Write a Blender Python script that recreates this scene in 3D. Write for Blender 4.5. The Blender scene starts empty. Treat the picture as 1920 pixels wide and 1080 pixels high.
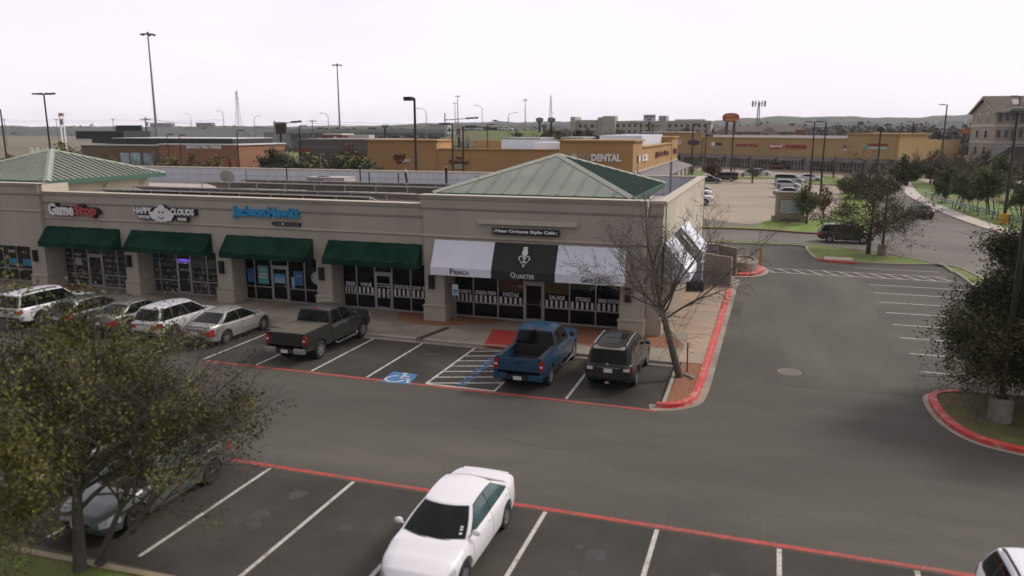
import bpy, bmesh, math, random
from mathutils import Vector, Matrix, noise as mnoise
R = math.radians
scene = bpy.context.scene
COL = scene.collection
random.seed(7)

# ------------------------------------------------------------------ camera numbers
CAM_H = 9.75; F_PX = 1460.0
PITCH = R(11.574); YAW = R(18.374)
_cy, _sy, _cp, _sp = math.cos(YAW), math.sin(YAW), math.cos(PITCH), math.sin(PITCH)
_F = Vector((-_sy*_cp, _cy*_cp, -_sp)); _R = Vector((_cy, _sy, 0)); _U = _R.cross(_F)
def ray(px, py): return _F + _R*((px-960)/F_PX) + _U*((540-py)/F_PX)
def G(px, py, z=0.0):                       # where a sight line meets the level z
    d = ray(px, py); t = (z-CAM_H)/d.z
    return Vector((d.x*t, d.y*t, z))
def A(px, py, Y):                           # where a sight line meets the plane y = Y
    d = ray(px, py); t = Y/d.y
    return Vector((d.x*t, Y, CAM_H+d.z*t))

# ------------------------------------------------------------------ materials
def M(name, rgb, rough=.6, metal=0.0, var=.12, scale=2.0, bump=0.0, bscale=40.0, spec=.5, coat=0.0,
      second=None, sscale=.3, slo=.45, shi=.62, emit=None, estr=0.0, stretch=None, fine=0.0, fscale=60.0, trans=0.0):
    m = bpy.data.materials.new(name); m.use_nodes = True
    nt = m.node_tree; N = nt.nodes; L = nt.links
    b = N['Principled BSDF']
    b.inputs['Roughness'].default_value = rough
    b.inputs['Metallic'].default_value = metal
    b.inputs['Specular IOR Level'].default_value = spec
    if coat: b.inputs['Coat Weight'].default_value = coat; b.inputs['Coat Roughness'].default_value = .06
    tc = N.new('ShaderNodeTexCoord')
    vec = tc.outputs['Object']
    if stretch:
        mp = N.new('ShaderNodeMapping'); mp.inputs['Scale'].default_value = stretch
        L.new(vec, mp.inputs['Vector']); vec = mp.outputs['Vector']
    nz = N.new('ShaderNodeTexNoise'); nz.inputs['Scale'].default_value = scale; nz.inputs['Detail'].default_value = 6
    nz.inputs['Roughness'].default_value = .62
    L.new(vec, nz.inputs['Vector'])
    rp = N.new('ShaderNodeValToRGB')
    rp.color_ramp.elements[0].position = .3; rp.color_ramp.elements[1].position = .7
    c0 = [max(0, c*(1-var)) for c in rgb]; c1 = [min(1, c*(1+var)) for c in rgb]
    rp.color_ramp.elements[0].color = (*c0, 1); rp.color_ramp.elements[1].color = (*c1, 1)
    L.new(nz.outputs['Fac'], rp.inputs['Fac'])
    col = rp.outputs['Color']
    if second is not None:
        n2 = N.new('ShaderNodeTexNoise'); n2.inputs['Scale'].default_value = sscale; n2.inputs['Detail'].default_value = 5
        L.new(vec, n2.inputs['Vector'])
        r2 = N.new('ShaderNodeValToRGB'); r2.color_ramp.elements[0].position = slo; r2.color_ramp.elements[1].position = shi
        L.new(n2.outputs['Fac'], r2.inputs['Fac'])
        mx = N.new('ShaderNodeMix'); mx.data_type = 'RGBA'
        L.new(r2.outputs['Color'], mx.inputs['Factor']); L.new(col, mx.inputs['A']); mx.inputs['B'].default_value = (*second, 1)
        col = mx.outputs['Result']
    if fine:
        n3 = N.new('ShaderNodeTexNoise'); n3.inputs['Scale'].default_value = fscale; n3.inputs['Detail'].default_value = 2
        L.new(vec, n3.inputs['Vector'])
        r3 = N.new('ShaderNodeValToRGB'); r3.color_ramp.elements[0].position = .35; r3.color_ramp.elements[1].position = .68
        r3.color_ramp.elements[0].color = (1-fine,)*3+(1,); r3.color_ramp.elements[1].color = (1+fine,)*3+(1,)
        L.new(n3.outputs['Fac'], r3.inputs['Fac'])
        mm = N.new('ShaderNodeMix'); mm.data_type = 'RGBA'; mm.blend_type = 'MULTIPLY'; mm.inputs['Factor'].default_value = 1
        L.new(col, mm.inputs['A']); L.new(r3.outputs['Color'], mm.inputs['B']); col = mm.outputs['Result']
    L.new(col, b.inputs['Base Color'])
    if bump:
        nb = N.new('ShaderNodeTexNoise'); nb.inputs['Scale'].default_value = bscale; nb.inputs['Detail'].default_value = 3
        L.new(vec, nb.inputs['Vector'])
        bp = N.new('ShaderNodeBump'); bp.inputs['Strength'].default_value = bump; bp.inputs['Distance'].default_value = .02
        L.new(nb.outputs['Fac'], bp.inputs['Height']); L.new(bp.outputs['Normal'], b.inputs['Normal'])
    if emit:
        b.inputs['Emission Color'].default_value = (*emit, 1); b.inputs['Emission Strength'].default_value = estr
    if trans: b.inputs['Transmission Weight'].default_value = trans
    return m

MAT = {}
def mat(key, *a, **k):
    if key not in MAT: MAT[key] = M(key, *a, **k)
    return MAT[key]

# ------------------------------------------------------------------ mesh builder
_tcache = {}
def text_geo(s, bold=0.0):
    key = (s, bold)
    if key in _tcache: return _tcache[key]
    cu = bpy.data.curves.new('lettering', 'FONT'); cu.body = s; cu.size = 1; cu.offset = bold; cu.resolution_u = 2
    cu.fill_mode = 'BOTH'; cu.extrude = .5
    ob = bpy.data.objects.new('lettering', cu); COL.objects.link(ob)
    bpy.context.view_layer.update()
    dg = bpy.context.evaluated_depsgraph_get()
    me = ob.evaluated_get(dg).to_mesh()
    vs = [v.co.copy() for v in me.vertices]; fs = [tuple(p.vertices) for p in me.polygons]
    ob.evaluated_get(dg).to_mesh_clear()
    bpy.data.objects.remove(ob); bpy.data.curves.remove(cu)
    x0 = min(v.x for v in vs); x1 = max(v.x for v in vs); y0 = min(v.y for v in vs); y1 = max(v.y for v in vs)
    out = [((v.x-x0)/(x1-x0), (v.y-y0)/(y1-y0), v.z) for v in vs]
    _tcache[key] = (out, fs); return out, fs

class MB:
    def __init__(s): s.v = []; s.f = []; s.m = []
    def add(s, vs, fs, mi=0):
        o = len(s.v); s.v += [tuple(p) for p in vs]
        for f in fs: s.f.append(tuple(i+o for i in f)); s.m.append(mi)
        return s
    def box(s, x0, x1, y0, y1, z0, z1, mi=0):
        return s.add([(x0,y0,z0),(x1,y0,z0),(x1,y1,z0),(x0,y1,z0),(x0,y0,z1),(x1,y0,z1),(x1,y1,z1),(x0,y1,z1)],
              [(0,3,2,1),(4,5,6,7),(0,1,5,4),(1,2,6,5),(2,3,7,6),(3,0,4,7)], mi)
    def obox(s, c, ux, hx, hy, z0, z1, mi=0):      # box turned in plan; c centre, ux unit x direction
        uy = (-ux[1], ux[0]); P = []
        for z in (z0, z1):
            for a, b in ((-1,-1),(1,-1),(1,1),(-1,1)):
                P.append((c[0]+ux[0]*hx*a+uy[0]*hy*b, c[1]+ux[1]*hx*a+uy[1]*hy*b, z))
        return s.add(P, [(0,3,2,1),(4,5,6,7),(0,1,5,4),(1,2,6,5),(2,3,7,6),(3,0,4,7)], mi)
    def extr(s, pts, vec, mi=0):
        n = len(pts); q = [tuple(Vector(p)+Vector(vec)) for p in pts]
        fs = [tuple(range(n))[::-1], tuple(range(n, 2*n))] + [(i,(i+1)%n,(i+1)%n+n,i+n) for i in range(n)]
        return s.add(list(pts)+q, fs, mi)
    def prism(s, pts, z0, z1, mi=0):
        return s.extr([(p[0],p[1],z0) for p in pts], (0,0,z1-z0), mi)
    def sheet(s, pts, z, mi=0):
        return s.add([(p[0],p[1],z) for p in pts], [tuple(range(len(pts)))], mi)
    def poly(s, pts, mi=0): return s.add(pts, [tuple(range(len(pts)))], mi)
    def rect(s, x0, x1, y0, y1, z, mi=0): return s.sheet([(x0,y0),(x1,y0),(x1,y1),(x0,y1)], z, mi)
    def path(s, pts, rad, n=6, mi=0, cap=True):
        pts = [Vector(p) for p in pts]; k = len(pts)
        if not hasattr(rad, '__len__'): rad = [rad]*k
        o = len(s.v); prev = None
        for i, p in enumerate(pts):
            t = (pts[min(i+1,k-1)]-pts[max(i-1,0)])
            if t.length < 1e-9: t = Vector((0,0,1))
            t.normalize()
            if prev is None:
                a = t.orthogonal().normalized()
            else:
                a = (prev - t*prev.dot(t))
                a = a.normalized() if a.length > 1e-6 else t.orthogonal().normalized()
            prev = a; b = t.cross(a)
            for j in range(n):
                w = 2*math.pi*j/n
                s.v.append(tuple(p + (a*math.cos(w)+b*math.sin(w))*rad[i]))
        for i in range(k-1):
            for j in range(n):
                s.f.append((o+i*n+j, o+i*n+(j+1)%n, o+(i+1)*n+(j+1)%n, o+(i+1)*n+j)); s.m.append(mi)
        if cap:
            s.f.append(tuple(o+j for j in range(n))[::-1]); s.m.append(mi)
            s.f.append(tuple(o+(k-1)*n+j for j in range(n))); s.m.append(mi)
        return s
    def cyl(s, c, r, z0, z1, n=16, mi=0, r1=None): return s.path([(c[0],c[1],z0),(c[0],c[1],z1)], [r, r if r1 is None else r1], n, mi)
    def lathe(s, prof, c, n=16, mi=0, axis='z', cap=True):
        o = len(s.v); k = len(prof)
        for r, h in prof:
            for j in range(n):
                w = 2*math.pi*j/n; a, b = r*math.cos(w), r*math.sin(w)
                if axis == 'z': s.v.append((c[0]+a, c[1]+b, c[2]+h))
                elif axis == 'y': s.v.append((c[0]+a, c[1]+h, c[2]+b))
                else: s.v.append((c[0]+h, c[1]+a, c[2]+b))
        for i in range(k-1):
            for j in range(n):
                s.f.append((o+i*n+j, o+i*n+(j+1)%n, o+(i+1)*n+(j+1)%n, o+(i+1)*n+j)); s.m.append(mi)
        if cap:
            s.f.append(tuple(o+j for j in range(n))); s.m.append(mi)
            s.f.append(tuple(o+(k-1)*n+j for j in range(n))); s.m.append(mi)
        return s
    def grid(s, rows, mi=0, closed=False):
        o = len(s.v); n = len(rows[0])
        for r in rows: s.v += [tuple(p) for p in r]
        for i in range(len(rows)-1):
            for j in range(n if closed else n-1):
                s.f.append((o+i*n+j, o+i*n+(j+1)%n, o+(i+1)*n+(j+1)%n, o+(i+1)*n+j)); s.m.append(mi)
        return s
    def text(s, txt, p0, ux, uz, w, h, depth=.03, mi=0, bold=0.0, shear=0.0):
        # lettering whose lower left corner is p0, running along ux, standing along uz
        vs, fs = text_geo(txt, bold)
        p0 = Vector(p0); ux = Vector(ux).normalized(); uz = Vector(uz).normalized(); nn = ux.cross(uz)
        return s.add([p0+ux*(x*w+shear*y*h)+uz*(y*h)+nn*((z+.5)*depth) for x,y,z in vs], fs, mi)
    def build(s, name, mats, parent=None, smooth=False, ang=35, bevel=0.0, recalc=True, world=True, loc=None,
              label=None, cat=None, group=None, kind=None, keep=False):
        if not isinstance(mats, (list, tuple)): mats = [mats]
        off = Vector((0,0,0))
        if parent is not None and world:
            p = parent
            while p is not None: off += p.location; p = p.parent
        elif parent is None and not keep and loc is None:
            xs = [v[0] for v in s.v]; ys = [v[1] for v in s.v]; zs = [v[2] for v in s.v]
            off = Vector(((min(xs)+max(xs))/2, (min(ys)+max(ys))/2, min(zs)))
        vs = [(v[0]-off.x, v[1]-off.y, v[2]-off.z) for v in s.v] if off.length > 0 else s.v
        me = bpy.data.meshes.new(name); me.from_pydata(vs, [], s.f)
        for m in mats: me.materials.append(m)
        if len(mats) > 1: me.polygons.foreach_set('material_index', s.m)
        if recalc or bevel:
            bm = bmesh.new(); bm.from_mesh(me)
            if recalc: bmesh.ops.recalc_face_normals(bm, faces=bm.faces)
            if bevel:
                es = [e for e in bm.edges if len(e.link_faces) == 2 and e.calc_face_angle(0) > R(30)]
                bmesh.ops.bevel(bm, geom=es, offset=bevel, segments=2, affect='EDGES', clamp_overlap=True)
            bm.to_mesh(me); bm.free()
        if smooth:
            me.shade_smooth()
            try: me.set_sharp_from_angle(angle=R(ang))
            except Exception: pass
        ob = bpy.data.objects.new(name, me); COL.objects.link(ob)
        if parent is not None: ob.parent = parent
        elif loc is not None: ob.location = loc
        elif not keep: ob.location = off
        if label: ob['label'] = label
        if cat: ob['category'] = cat
        if group: ob['group'] = group
        if kind: ob['kind'] = kind
        return ob

def thing(name, label, cat, loc=(0,0,0), rot=0.0, group=None):
    o = bpy.data.objects.new(name, None); COL.objects.link(o)
    o.location = loc; o.rotation_euler = (0,0,rot); o.empty_display_size = .3
    o['label'] = label; o['category'] = cat
    if group: o['group'] = group
    return o
def copy_tree(o, parent=None):
    c = o.copy(); COL.objects.link(c); c.parent = parent
    for ch in [x for x in bpy.data.objects if x.parent == o]: copy_tree(ch, c)
    return c
def dup(root, loc, rot=None, label=None, scale=None, group=None):
    c = copy_tree(root); c.location = loc
    if rot is not None: c.rotation_euler = (0,0,rot)
    if scale is not None: c.scale = (scale,)*3 if not hasattr(scale,'__len__') else scale
    if label: c['label'] = label
    if group: c['group'] = group
    return c

# ------------------------------------------------------------------ camera, sky, sun
cd = bpy.data.cameras.new('camera'); cam = bpy.data.objects.new('camera', cd); COL.objects.link(cam)
cam.location = (0,0,CAM_H); cam.rotation_euler = (R(90)-PITCH, 0, YAW)
cd.sensor_width = 36; cd.lens = 36*F_PX/1920; cd.clip_end = 9000; cd.clip_start = .1
scene.camera = cam
cd.dof.use_dof = True; cd.dof.focus_distance = 46; cd.dof.aperture_fstop = .45

SUN_AZ = R(48)      # measured from +y towards +x: behind the shops and to the right
SUN_EL = R(40)
w = bpy.data.worlds.new('World'); scene.world = w; w.use_nodes = True
nt = w.node_tree; N = nt.nodes; L = nt.links
bg = N['Background']
sky = N.new('ShaderNodeTexSky'); sky.sky_type = 'NISHITA'; sky.sun_disc = False
sky.sun_elevation = SUN_EL; sky.sun_rotation = SUN_AZ; sky.air_density = 1.2; sky.dust_density = 2.5
tc = N.new('ShaderNodeTexCoord')
mp = N.new('ShaderNodeMapping'); mp.inputs['Scale'].default_value = (1.0, 1.0, 3.6)
nz = N.new('ShaderNodeTexNoise'); nz.inputs['Scale'].default_value = 2.1; nz.inputs['Detail'].default_value = 7; nz.inputs['Roughness'].default_value = .55
rp = N.new('ShaderNodeValToRGB'); rp.color_ramp.elements[0].position = .33; rp.color_ramp.elements[1].position = .62
rp.color_ramp.elements[0].color = (.84,.84,.84,1); rp.color_ramp.elements[1].color = (1,1,1,1)
mx = N.new('ShaderNodeMix'); mx.data_type = 'RGBA'; mx.inputs['B'].default_value = (9.95, 9.3, 10.2, 1)
L.new(tc.outputs['Generated'], mp.inputs['Vector']); L.new(mp.outputs['Vector'], nz.inputs['Vector'])
L.new(nz.outputs['Fac'], rp.inputs['Fac']); L.new(rp.outputs['Color'], mx.inputs['Factor'])
L.new(sky.outputs['Color'], mx.inputs['A'])
# thinner, brighter overcast around the veiled sun; duller cloud away from it
vd = N.new('ShaderNodeVectorMath'); vd.operation = 'DOT_PRODUCT'; vd.inputs[1].default_value = (math.sin(R(20)), math.cos(R(20)), .0)
L.new(tc.outputs['Generated'], vd.inputs[0])
mr = N.new('ShaderNodeMapRange'); mr.inputs['From Min'].default_value = -.8; mr.inputs['From Max'].default_value = .30
mr.inputs['To Min'].default_value = .46; mr.inputs['To Max'].default_value = 1.04
L.new(vd.outputs['Value'], mr.inputs['Value'])
ml = N.new('ShaderNodeMix'); ml.data_type = 'RGBA'; ml.blend_type = 'MULTIPLY'; ml.inputs['Factor'].default_value = 1
L.new(mx.outputs['Result'], ml.inputs['A']); L.new(mr.outputs['Result'], ml.inputs['B']); 
sx = N.new('ShaderNodeSeparateXYZ'); L.new(tc.outputs['Generated'], sx.inputs['Vector'])
mz = N.new('ShaderNodeMapRange'); mz.inputs['From Min'].default_value = -.02; mz.inputs['From Max'].default_value = .24; mz.inputs['To Min'].default_value = 1.13; mz.inputs['To Max'].default_value = .97
L.new(sx.outputs['Z'], mz.inputs['Value'])
m2_ = N.new('ShaderNodeMix'); m2_.data_type = 'RGBA'; m2_.blend_type = 'MULTIPLY'; m2_.inputs['Factor'].default_value = 1
L.new(ml.outputs['Result'], m2_.inputs['A']); L.new(mz.outputs['Result'], m2_.inputs['B']); L.new(m2_.outputs['Result'], bg.inputs['Color'])
bg.inputs['Strength'].default_value = .1
sd = bpy.data.lights.new('sun', 'SUN'); so = bpy.data.objects.new('sun', sd); COL.objects.link(so)
sd.energy = 2.0; sd.angle = R(12); sd.color = (1, .93, .82)
sdir = Vector((math.sin(SUN_AZ)*math.cos(SUN_EL), math.cos(SUN_AZ)*math.cos(SUN_EL), math.sin(SUN_EL)))
so.rotation_euler = sdir.to_track_quat('Z', 'Y').to_euler(); so.location = (60, 60, 80)
vs_ = scene.view_settings; vs_.view_transform = 'Standard'; vs_.look = 'None'; vs_.exposure = 0.0; vs_.gamma = 1
# ================================================================== GROUND, ROADS, KERBS, MARKINGS
asph  = mat('asphalt', (.112,.105,.086), rough=.9, var=.19, scale=.45, second=(.070,.065,.053), sscale=.11, slo=.38, shi=.64, fine=.12, stretch=(.45,1,1), fscale=22, bump=.25, bscale=60, spec=.3)
asphd = mat('asphalt_bay', (.060,.056,.045), rough=.9, var=.22, scale=.5, second=(.036,.033,.026), sscale=.3, slo=.45, shi=.7, fine=.16, fscale=22, bump=.25, bscale=60, spec=.3)
asphr = mat('asphalt_road', (.165,.152,.13), rough=.9, var=.1, scale=.2, second=(.128,.117,.10), sscale=.12, fine=.08, fscale=14, spec=.3)
conc  = mat('concrete', (.28,.245,.185), rough=.85, var=.12, scale=1.2, second=(.215,.18,.135), sscale=.5, fine=.08, fscale=30, bump=.1)
conct = mat('concrete_tan', (.33,.27,.20), rough=.88, var=.1, scale=.15, second=(.27,.225,.165), sscale=.09, fine=.06, fscale=6)
concw = mat('concrete_walk', (.46,.42,.36), rough=.85, var=.1, scale=.4)
kerbm = mat('kerb_concrete', (.32,.285,.235), rough=.85, var=.15, scale=1.5)
redp  = mat('red_kerb_paint', (.54,.060,.050), rough=.65, var=.18, scale=3, second=(.46,.23,.18), sscale=2.6, slo=.50, shi=.66, fine=.15, fscale=9)
redl  = mat('red_line_paint', (.40,.060,.045), rough=.75, var=.2, scale=2.5, second=(.17,.085,.068), sscale=2.2, slo=.48, shi=.70, fine=.12, fscale=10)
whitel= mat('white_line_paint', (.50,.475,.43), rough=.75, var=.12, scale=3, second=(.17,.155,.13), sscale=3.2, slo=.55, shi=.72, fine=.12, fscale=12)
bluel = mat('blue_line_paint', (.045,.17,.36), rough=.75, var=.15, scale=3, second=(.08,.14,.22), sscale=2.0, slo=.5, shi=.8)
mulch = mat('mulch', (.26,.115,.06), rough=.95, var=.35, scale=9, bump=.6, bscale=30, fine=.25, fscale=40)
grassm= mat('grass', (.125,.18,.030), rough=.95, var=.3, scale=1.5, second=(.155,.165,.045), sscale=.4, fine=.3, fscale=25, bump=.5, bscale=30)
fieldm= mat('dry_grass', (.165,.14,.085), rough=.95, var=.25, scale=.05, second=(.115,.115,.058), sscale=.012, slo=.45, shi=.6, fine=.2, fscale=1.5)

def off_line(pts, d):
    out = []; n = len(pts)
    for i in range(n):
        a = Vector(pts[max(i-1,0)][:2]); b = Vector(pts[min(i+1,n-1)][:2]); t = b-a
        t = t.normalized() if t.length > 1e-6 else Vector((1,0))
        out.append((pts[i][0]-t.y*d, pts[i][1]+t.x*d))
    return out
def smooth_line(pts, k=6):
    P = [Vector(p[:2]) for p in pts]; out = []
    for i in range(len(P)-1):
        p0 = P[max(i-1,0)]; p1 = P[i]; p2 = P[i+1]; p3 = P[min(i+2,len(P)-1)]
        for j in range(k):
            t = j/k
            q = .5*((2*p1)+(-p0+p2)*t+(2*p0-5*p1+4*p2-p3)*t*t+(-p0+3*p1-3*p2+p3)*t**3)
            out.append((q.x,q.y))
    out.append(tuple(P[-1])); return out
def strip(mb, pts, w, z, mi=0, h=0.0, side=1):
    a = pts; b = off_line(pts, w*side)
    if h:
        mb.grid([[(p[0],p[1],z),(p[0],p[1],z+h-.02),(p[0]+(q[0]-p[0])*.18,p[1]+(q[1]-p[1])*.18,z+h),(q[0],q[1],z+h),(q[0],q[1],z)] for p,q in zip(a,b)], mi)
    else:
        mb.grid([[(p[0],p[1],z),(q[0],q[1],z)] for p,q in zip(a,b)], mi)
    return b

MB().rect(-2500,2500,-400,2800,-.03).build('ground', fieldm, kind='structure', keep=True)
lot_r = [(13.35,57.5),(12.9,61.0),(11.9,62.9),(4.6,62.6),(3.4,67.2),(2.4,69.7),(-95,70.0)]
MB().sheet([(-95,-25),(13.35,-25)]+lot_r, 0.0).build('parking_lot', asph, kind='structure', keep=True)
road_l = [(13.3,-25),(13.3,58),(12.97,61.4),(8.8,66.8),(3.9,70.5),(-95,71.2)]
road_r = [(-95,78.4),(-6,78.2),(3.5,77.6),(8.2,78.4),(9.9,82),(10.4,87),(12.2,100),(13.7,119),(13.4,146),(18,185),(30,230)]
road_x = [(40,225),(27,192),(21.5,155),(18.9,127),(19.0,104),(19.9,89.4),(21.6,79.9),(22.8,70),(23.2,-25)]
MB().sheet(road_l+road_r+road_x, .004).build('road', asphr, kind='structure', keep=True)
MB().sheet([(-60,79),(3,78.6),(9.5,84),(12,100),(13.3,119),(13,146),(17,185),(34,235),(-60,235)], -.012).build('concrete_lot', conct, kind='structure', keep=True)
# front and second row of bays
b = MB(); b.rect(-52,-3.2,26.42,32.0,.004); b.build('parking_bays', asphd, kind='structure', keep=True)
b = MB(); b.rect(-30,13.2,12.55,17.95,.004); b.build('parking_bays_near', asphd, kind='structure', keep=True)
# newer patch of asphalt along the right drive
b = MB(); b.sheet([(-.6,33),(.4,30.5),(5.6,31),(5.9,56),(-.9,55.5),(-1.2,40)], .004)
b.build('asphalt_patch', mat('asphalt_patch',(.108,.102,.083), rough=.9, var=.18, scale=.45, second=(.074,.069,.056), sscale=.16, slo=.4, shi=.64, fine=.12, stretch=(1,.35,1), fscale=22, spec=.3), kind='structure', keep=True)

# walks round the shops
wk = MB(); wk.prism([(-60,32.12),(-3.35,32.12),(-3.35,36.95),(-60,36.95)], -.02, .13)
wk.build('sidewalk', conc, kind='structure', keep=True)
wj = MB()
for x in range(-58,-4,3): wj.rect(x-.015,x+.015,32.2,36.6,.1325)
wj.build('sidewalk_joints', mat('joint',(.10,.085,.07)), kind='structure', keep=True)
side = MB(); side.prism([(-4.75,36.96),(-3.34,36.96),(-3.34,32.13),(-2.28,32.13),(-2.28,48.9),(-1.9,53.8),(-4.75,53.8)], -.02, .126)
side.build('side_walk', mat('concrete_orange',(.39,.285,.20), rough=.85, var=.14, scale=1.0, second=(.33,.265,.20), sscale=.45, fine=.08, fscale=30), kind='structure', keep=True)
sj = MB()
for y in (34.4,36.9,39.4,41.9,44.4,46.9): sj.rect(-4.6,-2.3,y-.015,y+.015,.1285)
for x in (-4.05,-3.75): sj.sheet([(x,33.5),(x+.03,33.5),(x+.42,49.0),(x+.39,49.0)], .1285)
sj.build('side_walk_joints', mat('joint'), kind='structure', keep=True)
# gutter pan outside the walk, front kerb
g = MB(); gl = smooth_line([(-1.62,52.5),(-1.68,48),(-1.72,40),(-1.75,33),(-1.78,29.2),(-1.95,27.5),(-2.7,26.55),(-3.6,26.28)],5)
strip(g, gl, .6, .009, side=-1); strip(g, [(-60,31.72),(-3.4,31.72)], .42, .009)
g.build('gutter', mat('gutter_concrete',(.30,.265,.21), rough=.85, var=.15, scale=1.5, second=(.22,.19,.15), sscale=.8), kind='structure', keep=True)
k = MB(); strip(k, [(-60,31.98),(-3.2,31.98)], .15, 0, h=.14); strip(k, [(-3.36,32.0),(-3.30,28.4),(-3.28,26.8)], .15, 0, h=.14, side=1)
k.build('kerb', kerbm, kind='structure', keep=True)
k = MB(); kl = smooth_line([(-2.02,48.9),(-2.03,44),(-2.06,38),(-2.08,33),(-2.12,29.3),(-2.2,27.9),(-2.55,27.05),(-3.05,26.72),(-3.42,26.66)],5)
strip(k, kl, .2, 0, h=.15, side=-1)
k.build('red_kerb', redp, kind='structure', keep=True)
kr = MB(); strip(kr, kl, .09, .012, side=1); kr.build('red_kerb_foot', redp, kind='structure', keep=True)
bed = MB(); bed.prism([(-3.14,32.1),(-3.12,26.95),(-2.9,26.95),(-2.55,27.3),(-2.38,28.0),(-2.3,29.5),(-2.28,32.1)], -.02, .115)
bed.build('mulch_bed', mulch, kind='structure', keep=True)
bd = MB()
bd.sheet([(-18.6,36.7),(-17.9,35.2),(-16.4,34.45),(-14.9,34.6),(-13.2,35.7),(-12.4,36.75)], .1335)
bd.sheet([(-8.9,36.7),(-8.2,33.7),(-6.9,33.0),(-6.2,33.2),(-6.0,36.7)], .1335)
bd.sheet([(-5.6,36.2),(-5.4,34.5),(-4.6,34.0),(-3.5,34.1),(-3.45,35.2),(-4.1,36.4)], .1335)
bd.sheet([(-44,36.7),(-43.6,35.0),(-40.5,34.8),(-39,36.7)], .1335)
bd.build('mulch_patches', mulch, kind='structure', keep=True)
MB().sheet([(-12.55,34.75),(-11.93,31.82),(-9.9,31.82),(-9.9,34.75)], .138).build('red_tactile_pad', mat('tactile_red',(.36,.035,.022), rough=.8, var=.12, scale=8, bump=.5, bscale=60), kind='structure', keep=True)
dr = MB(); dr.sheet([(-15.35,32.15),(-15.0,32.15),(-14.55,34.4),(-14.9,34.4)], .1365); dr.rect(-15.35,-14.98,31.9,32.12,.142)
dr.build('drain_grate', mat('drain',(.055,.036,.022), rough=.7, var=.3, scale=12), kind='structure', keep=True)

# painted lines
wl = MB(); LW = .055
for x in (-28.25,-25.5,-22.8,-20.12,-17.45,-14.9,-12.32,-6.7): wl.rect(x-LW,x+LW,26.45,31.75,.0085)
wl.rect(-9.5-LW,-9.5+LW,26.45,31.75,.0085); wl.rect(-12.3,-9.5,26.4,26.52,.0088)
for i in range(7):
    y = 26.5+i*.78
    wl.sheet([(-12.27,y),(-12.27,y+.1),(-9.55,y+1.02),(-9.55,y+.92)], .0082)
for x in (-16.2,-13.42,-10.66,-7.9,-5.05,-2.17,.70,3.63,6.5,9.3): wl.rect(x-LW,x+LW,12.9,17.95,.0085)
for y in (34.24,37.0,39.8,42.5,45.28,48.0,50.7,53.35): wl.sheet([(6.25,y-.055),(6.25,y+.055),(12.0,y+.055),(12.0,y-.055)], .0085)
wl.rect(5.9,11.4,59.66,59.76,.0085); wl.rect(-.45,11.6,57.6,57.7,.0085); wl.rect(-.45,11.4,55.95,56.05,.0085)
for i in range(12):
    x = -.3+i*1.0; wl.sheet([(x,57.6),(x+.12,57.6),(x+.92,56.05),(x+.80,56.05)], .0082)
wl.build('parking_lines', whitel, kind='structure', keep=True)
rl = MB(); rl.rect(-22.5,-3.35,26.17,26.38,.0080); rl.rect(-17.5,12,18.02,18.2,.0080)
rl.build('fire_lane_lines', redl, kind='structure', keep=True)
ft = MB()
for x in (-7.2,-12.9,-18.5): ft.text('FIRE LANE NO PARKING', (x,26.22,.0105), (1,0,0), (0,1,0), 1.9, .11, .002)
for x in (-10.6,-2.6,2.6): ft.text('FIRE LANE NO PARKING', (x,18.07,.0105), (1,0,0), (0,1,0), 1.9, .09, .002)
ft.build('fire_lane_lettering', mat('worn_pink_paint',(.36,.17,.14),rough=.8,var=.2,scale=4), kind='structure', keep=True)
q = [G(737,697),G(784,702.6),G(766,721.5),G(713,715.7)]
MB().sheet([(p.x,p.y) for p in q], .0092).build('accessible_bay_square', bluel, kind='structure', keep=True)
cx = sum(p.x for p in q)/4; cy = sum(p.y for p in q)/4
sy_ = MB()
arc = [(cx-.12+.44*math.cos(t), cy-.16+.44*math.sin(t)) for t in [R(100+i*12) for i in range(22)]]
strip(sy_, arc, .10, .0125)
strip(sy_, [(cx-.02,cy+.42),(cx-.02,cy-.05),(cx+.34,cy-.05),(cx+.5,cy-.5),(cx+.66,cy-.46)], .11, .0130)
strip(sy_, [(cx-.02,cy+.2),(cx+.3,cy+.2)], .09, .0135)
sy_.sheet([(cx-.04+.12*math.cos(i*.6283), cy+.56+.12*math.sin(i*.6283)) for i in range(10)], .0125)
sy_.build('wheelchair_symbol', whitel, kind='structure', keep=True)
MB().text('NO PARKING', (-10.75,26.75,.0125), (0,1,0), (-1,0,0), 4.6, .42, .002).build('no_parking_lettering', bluel, kind='structure', keep=True)
mh = MB(); mh.cyl((1.15,32.5),.48,.002,.010,20,0); mh.cyl((1.15,32.5),.36,.010,.013,20,1)
mh.build('manhole_cover', [mat('manhole_ring',(.15,.135,.105), var=.2), mat('manhole_iron',(.125,.105,.078), rough=.6, var=.3, scale=9)], kind='structure', keep=True)
ck = MB(); rr = random.Random(3); P = []
for i in range(60): P.append((-15.4+i*.17, 22.9-.012*i+.35*math.sin(i*.21)+rr.uniform(-.05,.05)))
strip(ck, P, .03, .0045)
ck.build('pavement_cracks', mat('crack_tar',(.085,.077,.062), rough=.8), kind='structure', keep=True)
st = MB(); rr = random.Random(11)
for i in range(46):                                     # old oil drips where cars stand
    row = i % 2; x = rr.choice([-24,-21.5,-18.8,-16.2,-13.6,-8.2,-5.2]) if row else rr.choice([-12,-9.3,-6.5,-3.6,-.8,2.1,5.0])
    x += rr.uniform(-.35,.35); y = (29.3 if row else 15.2)+rr.uniform(-1.6,1.6); r0 = rr.uniform(.07,.33)
    st.sheet([(x+r0*rr.uniform(.6,1.2)*math.cos(a*.5236), y+r0*rr.uniform(.6,1.3)*math.sin(a*.5236)) for a in range(12)], .0052+.00001*i)
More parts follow.
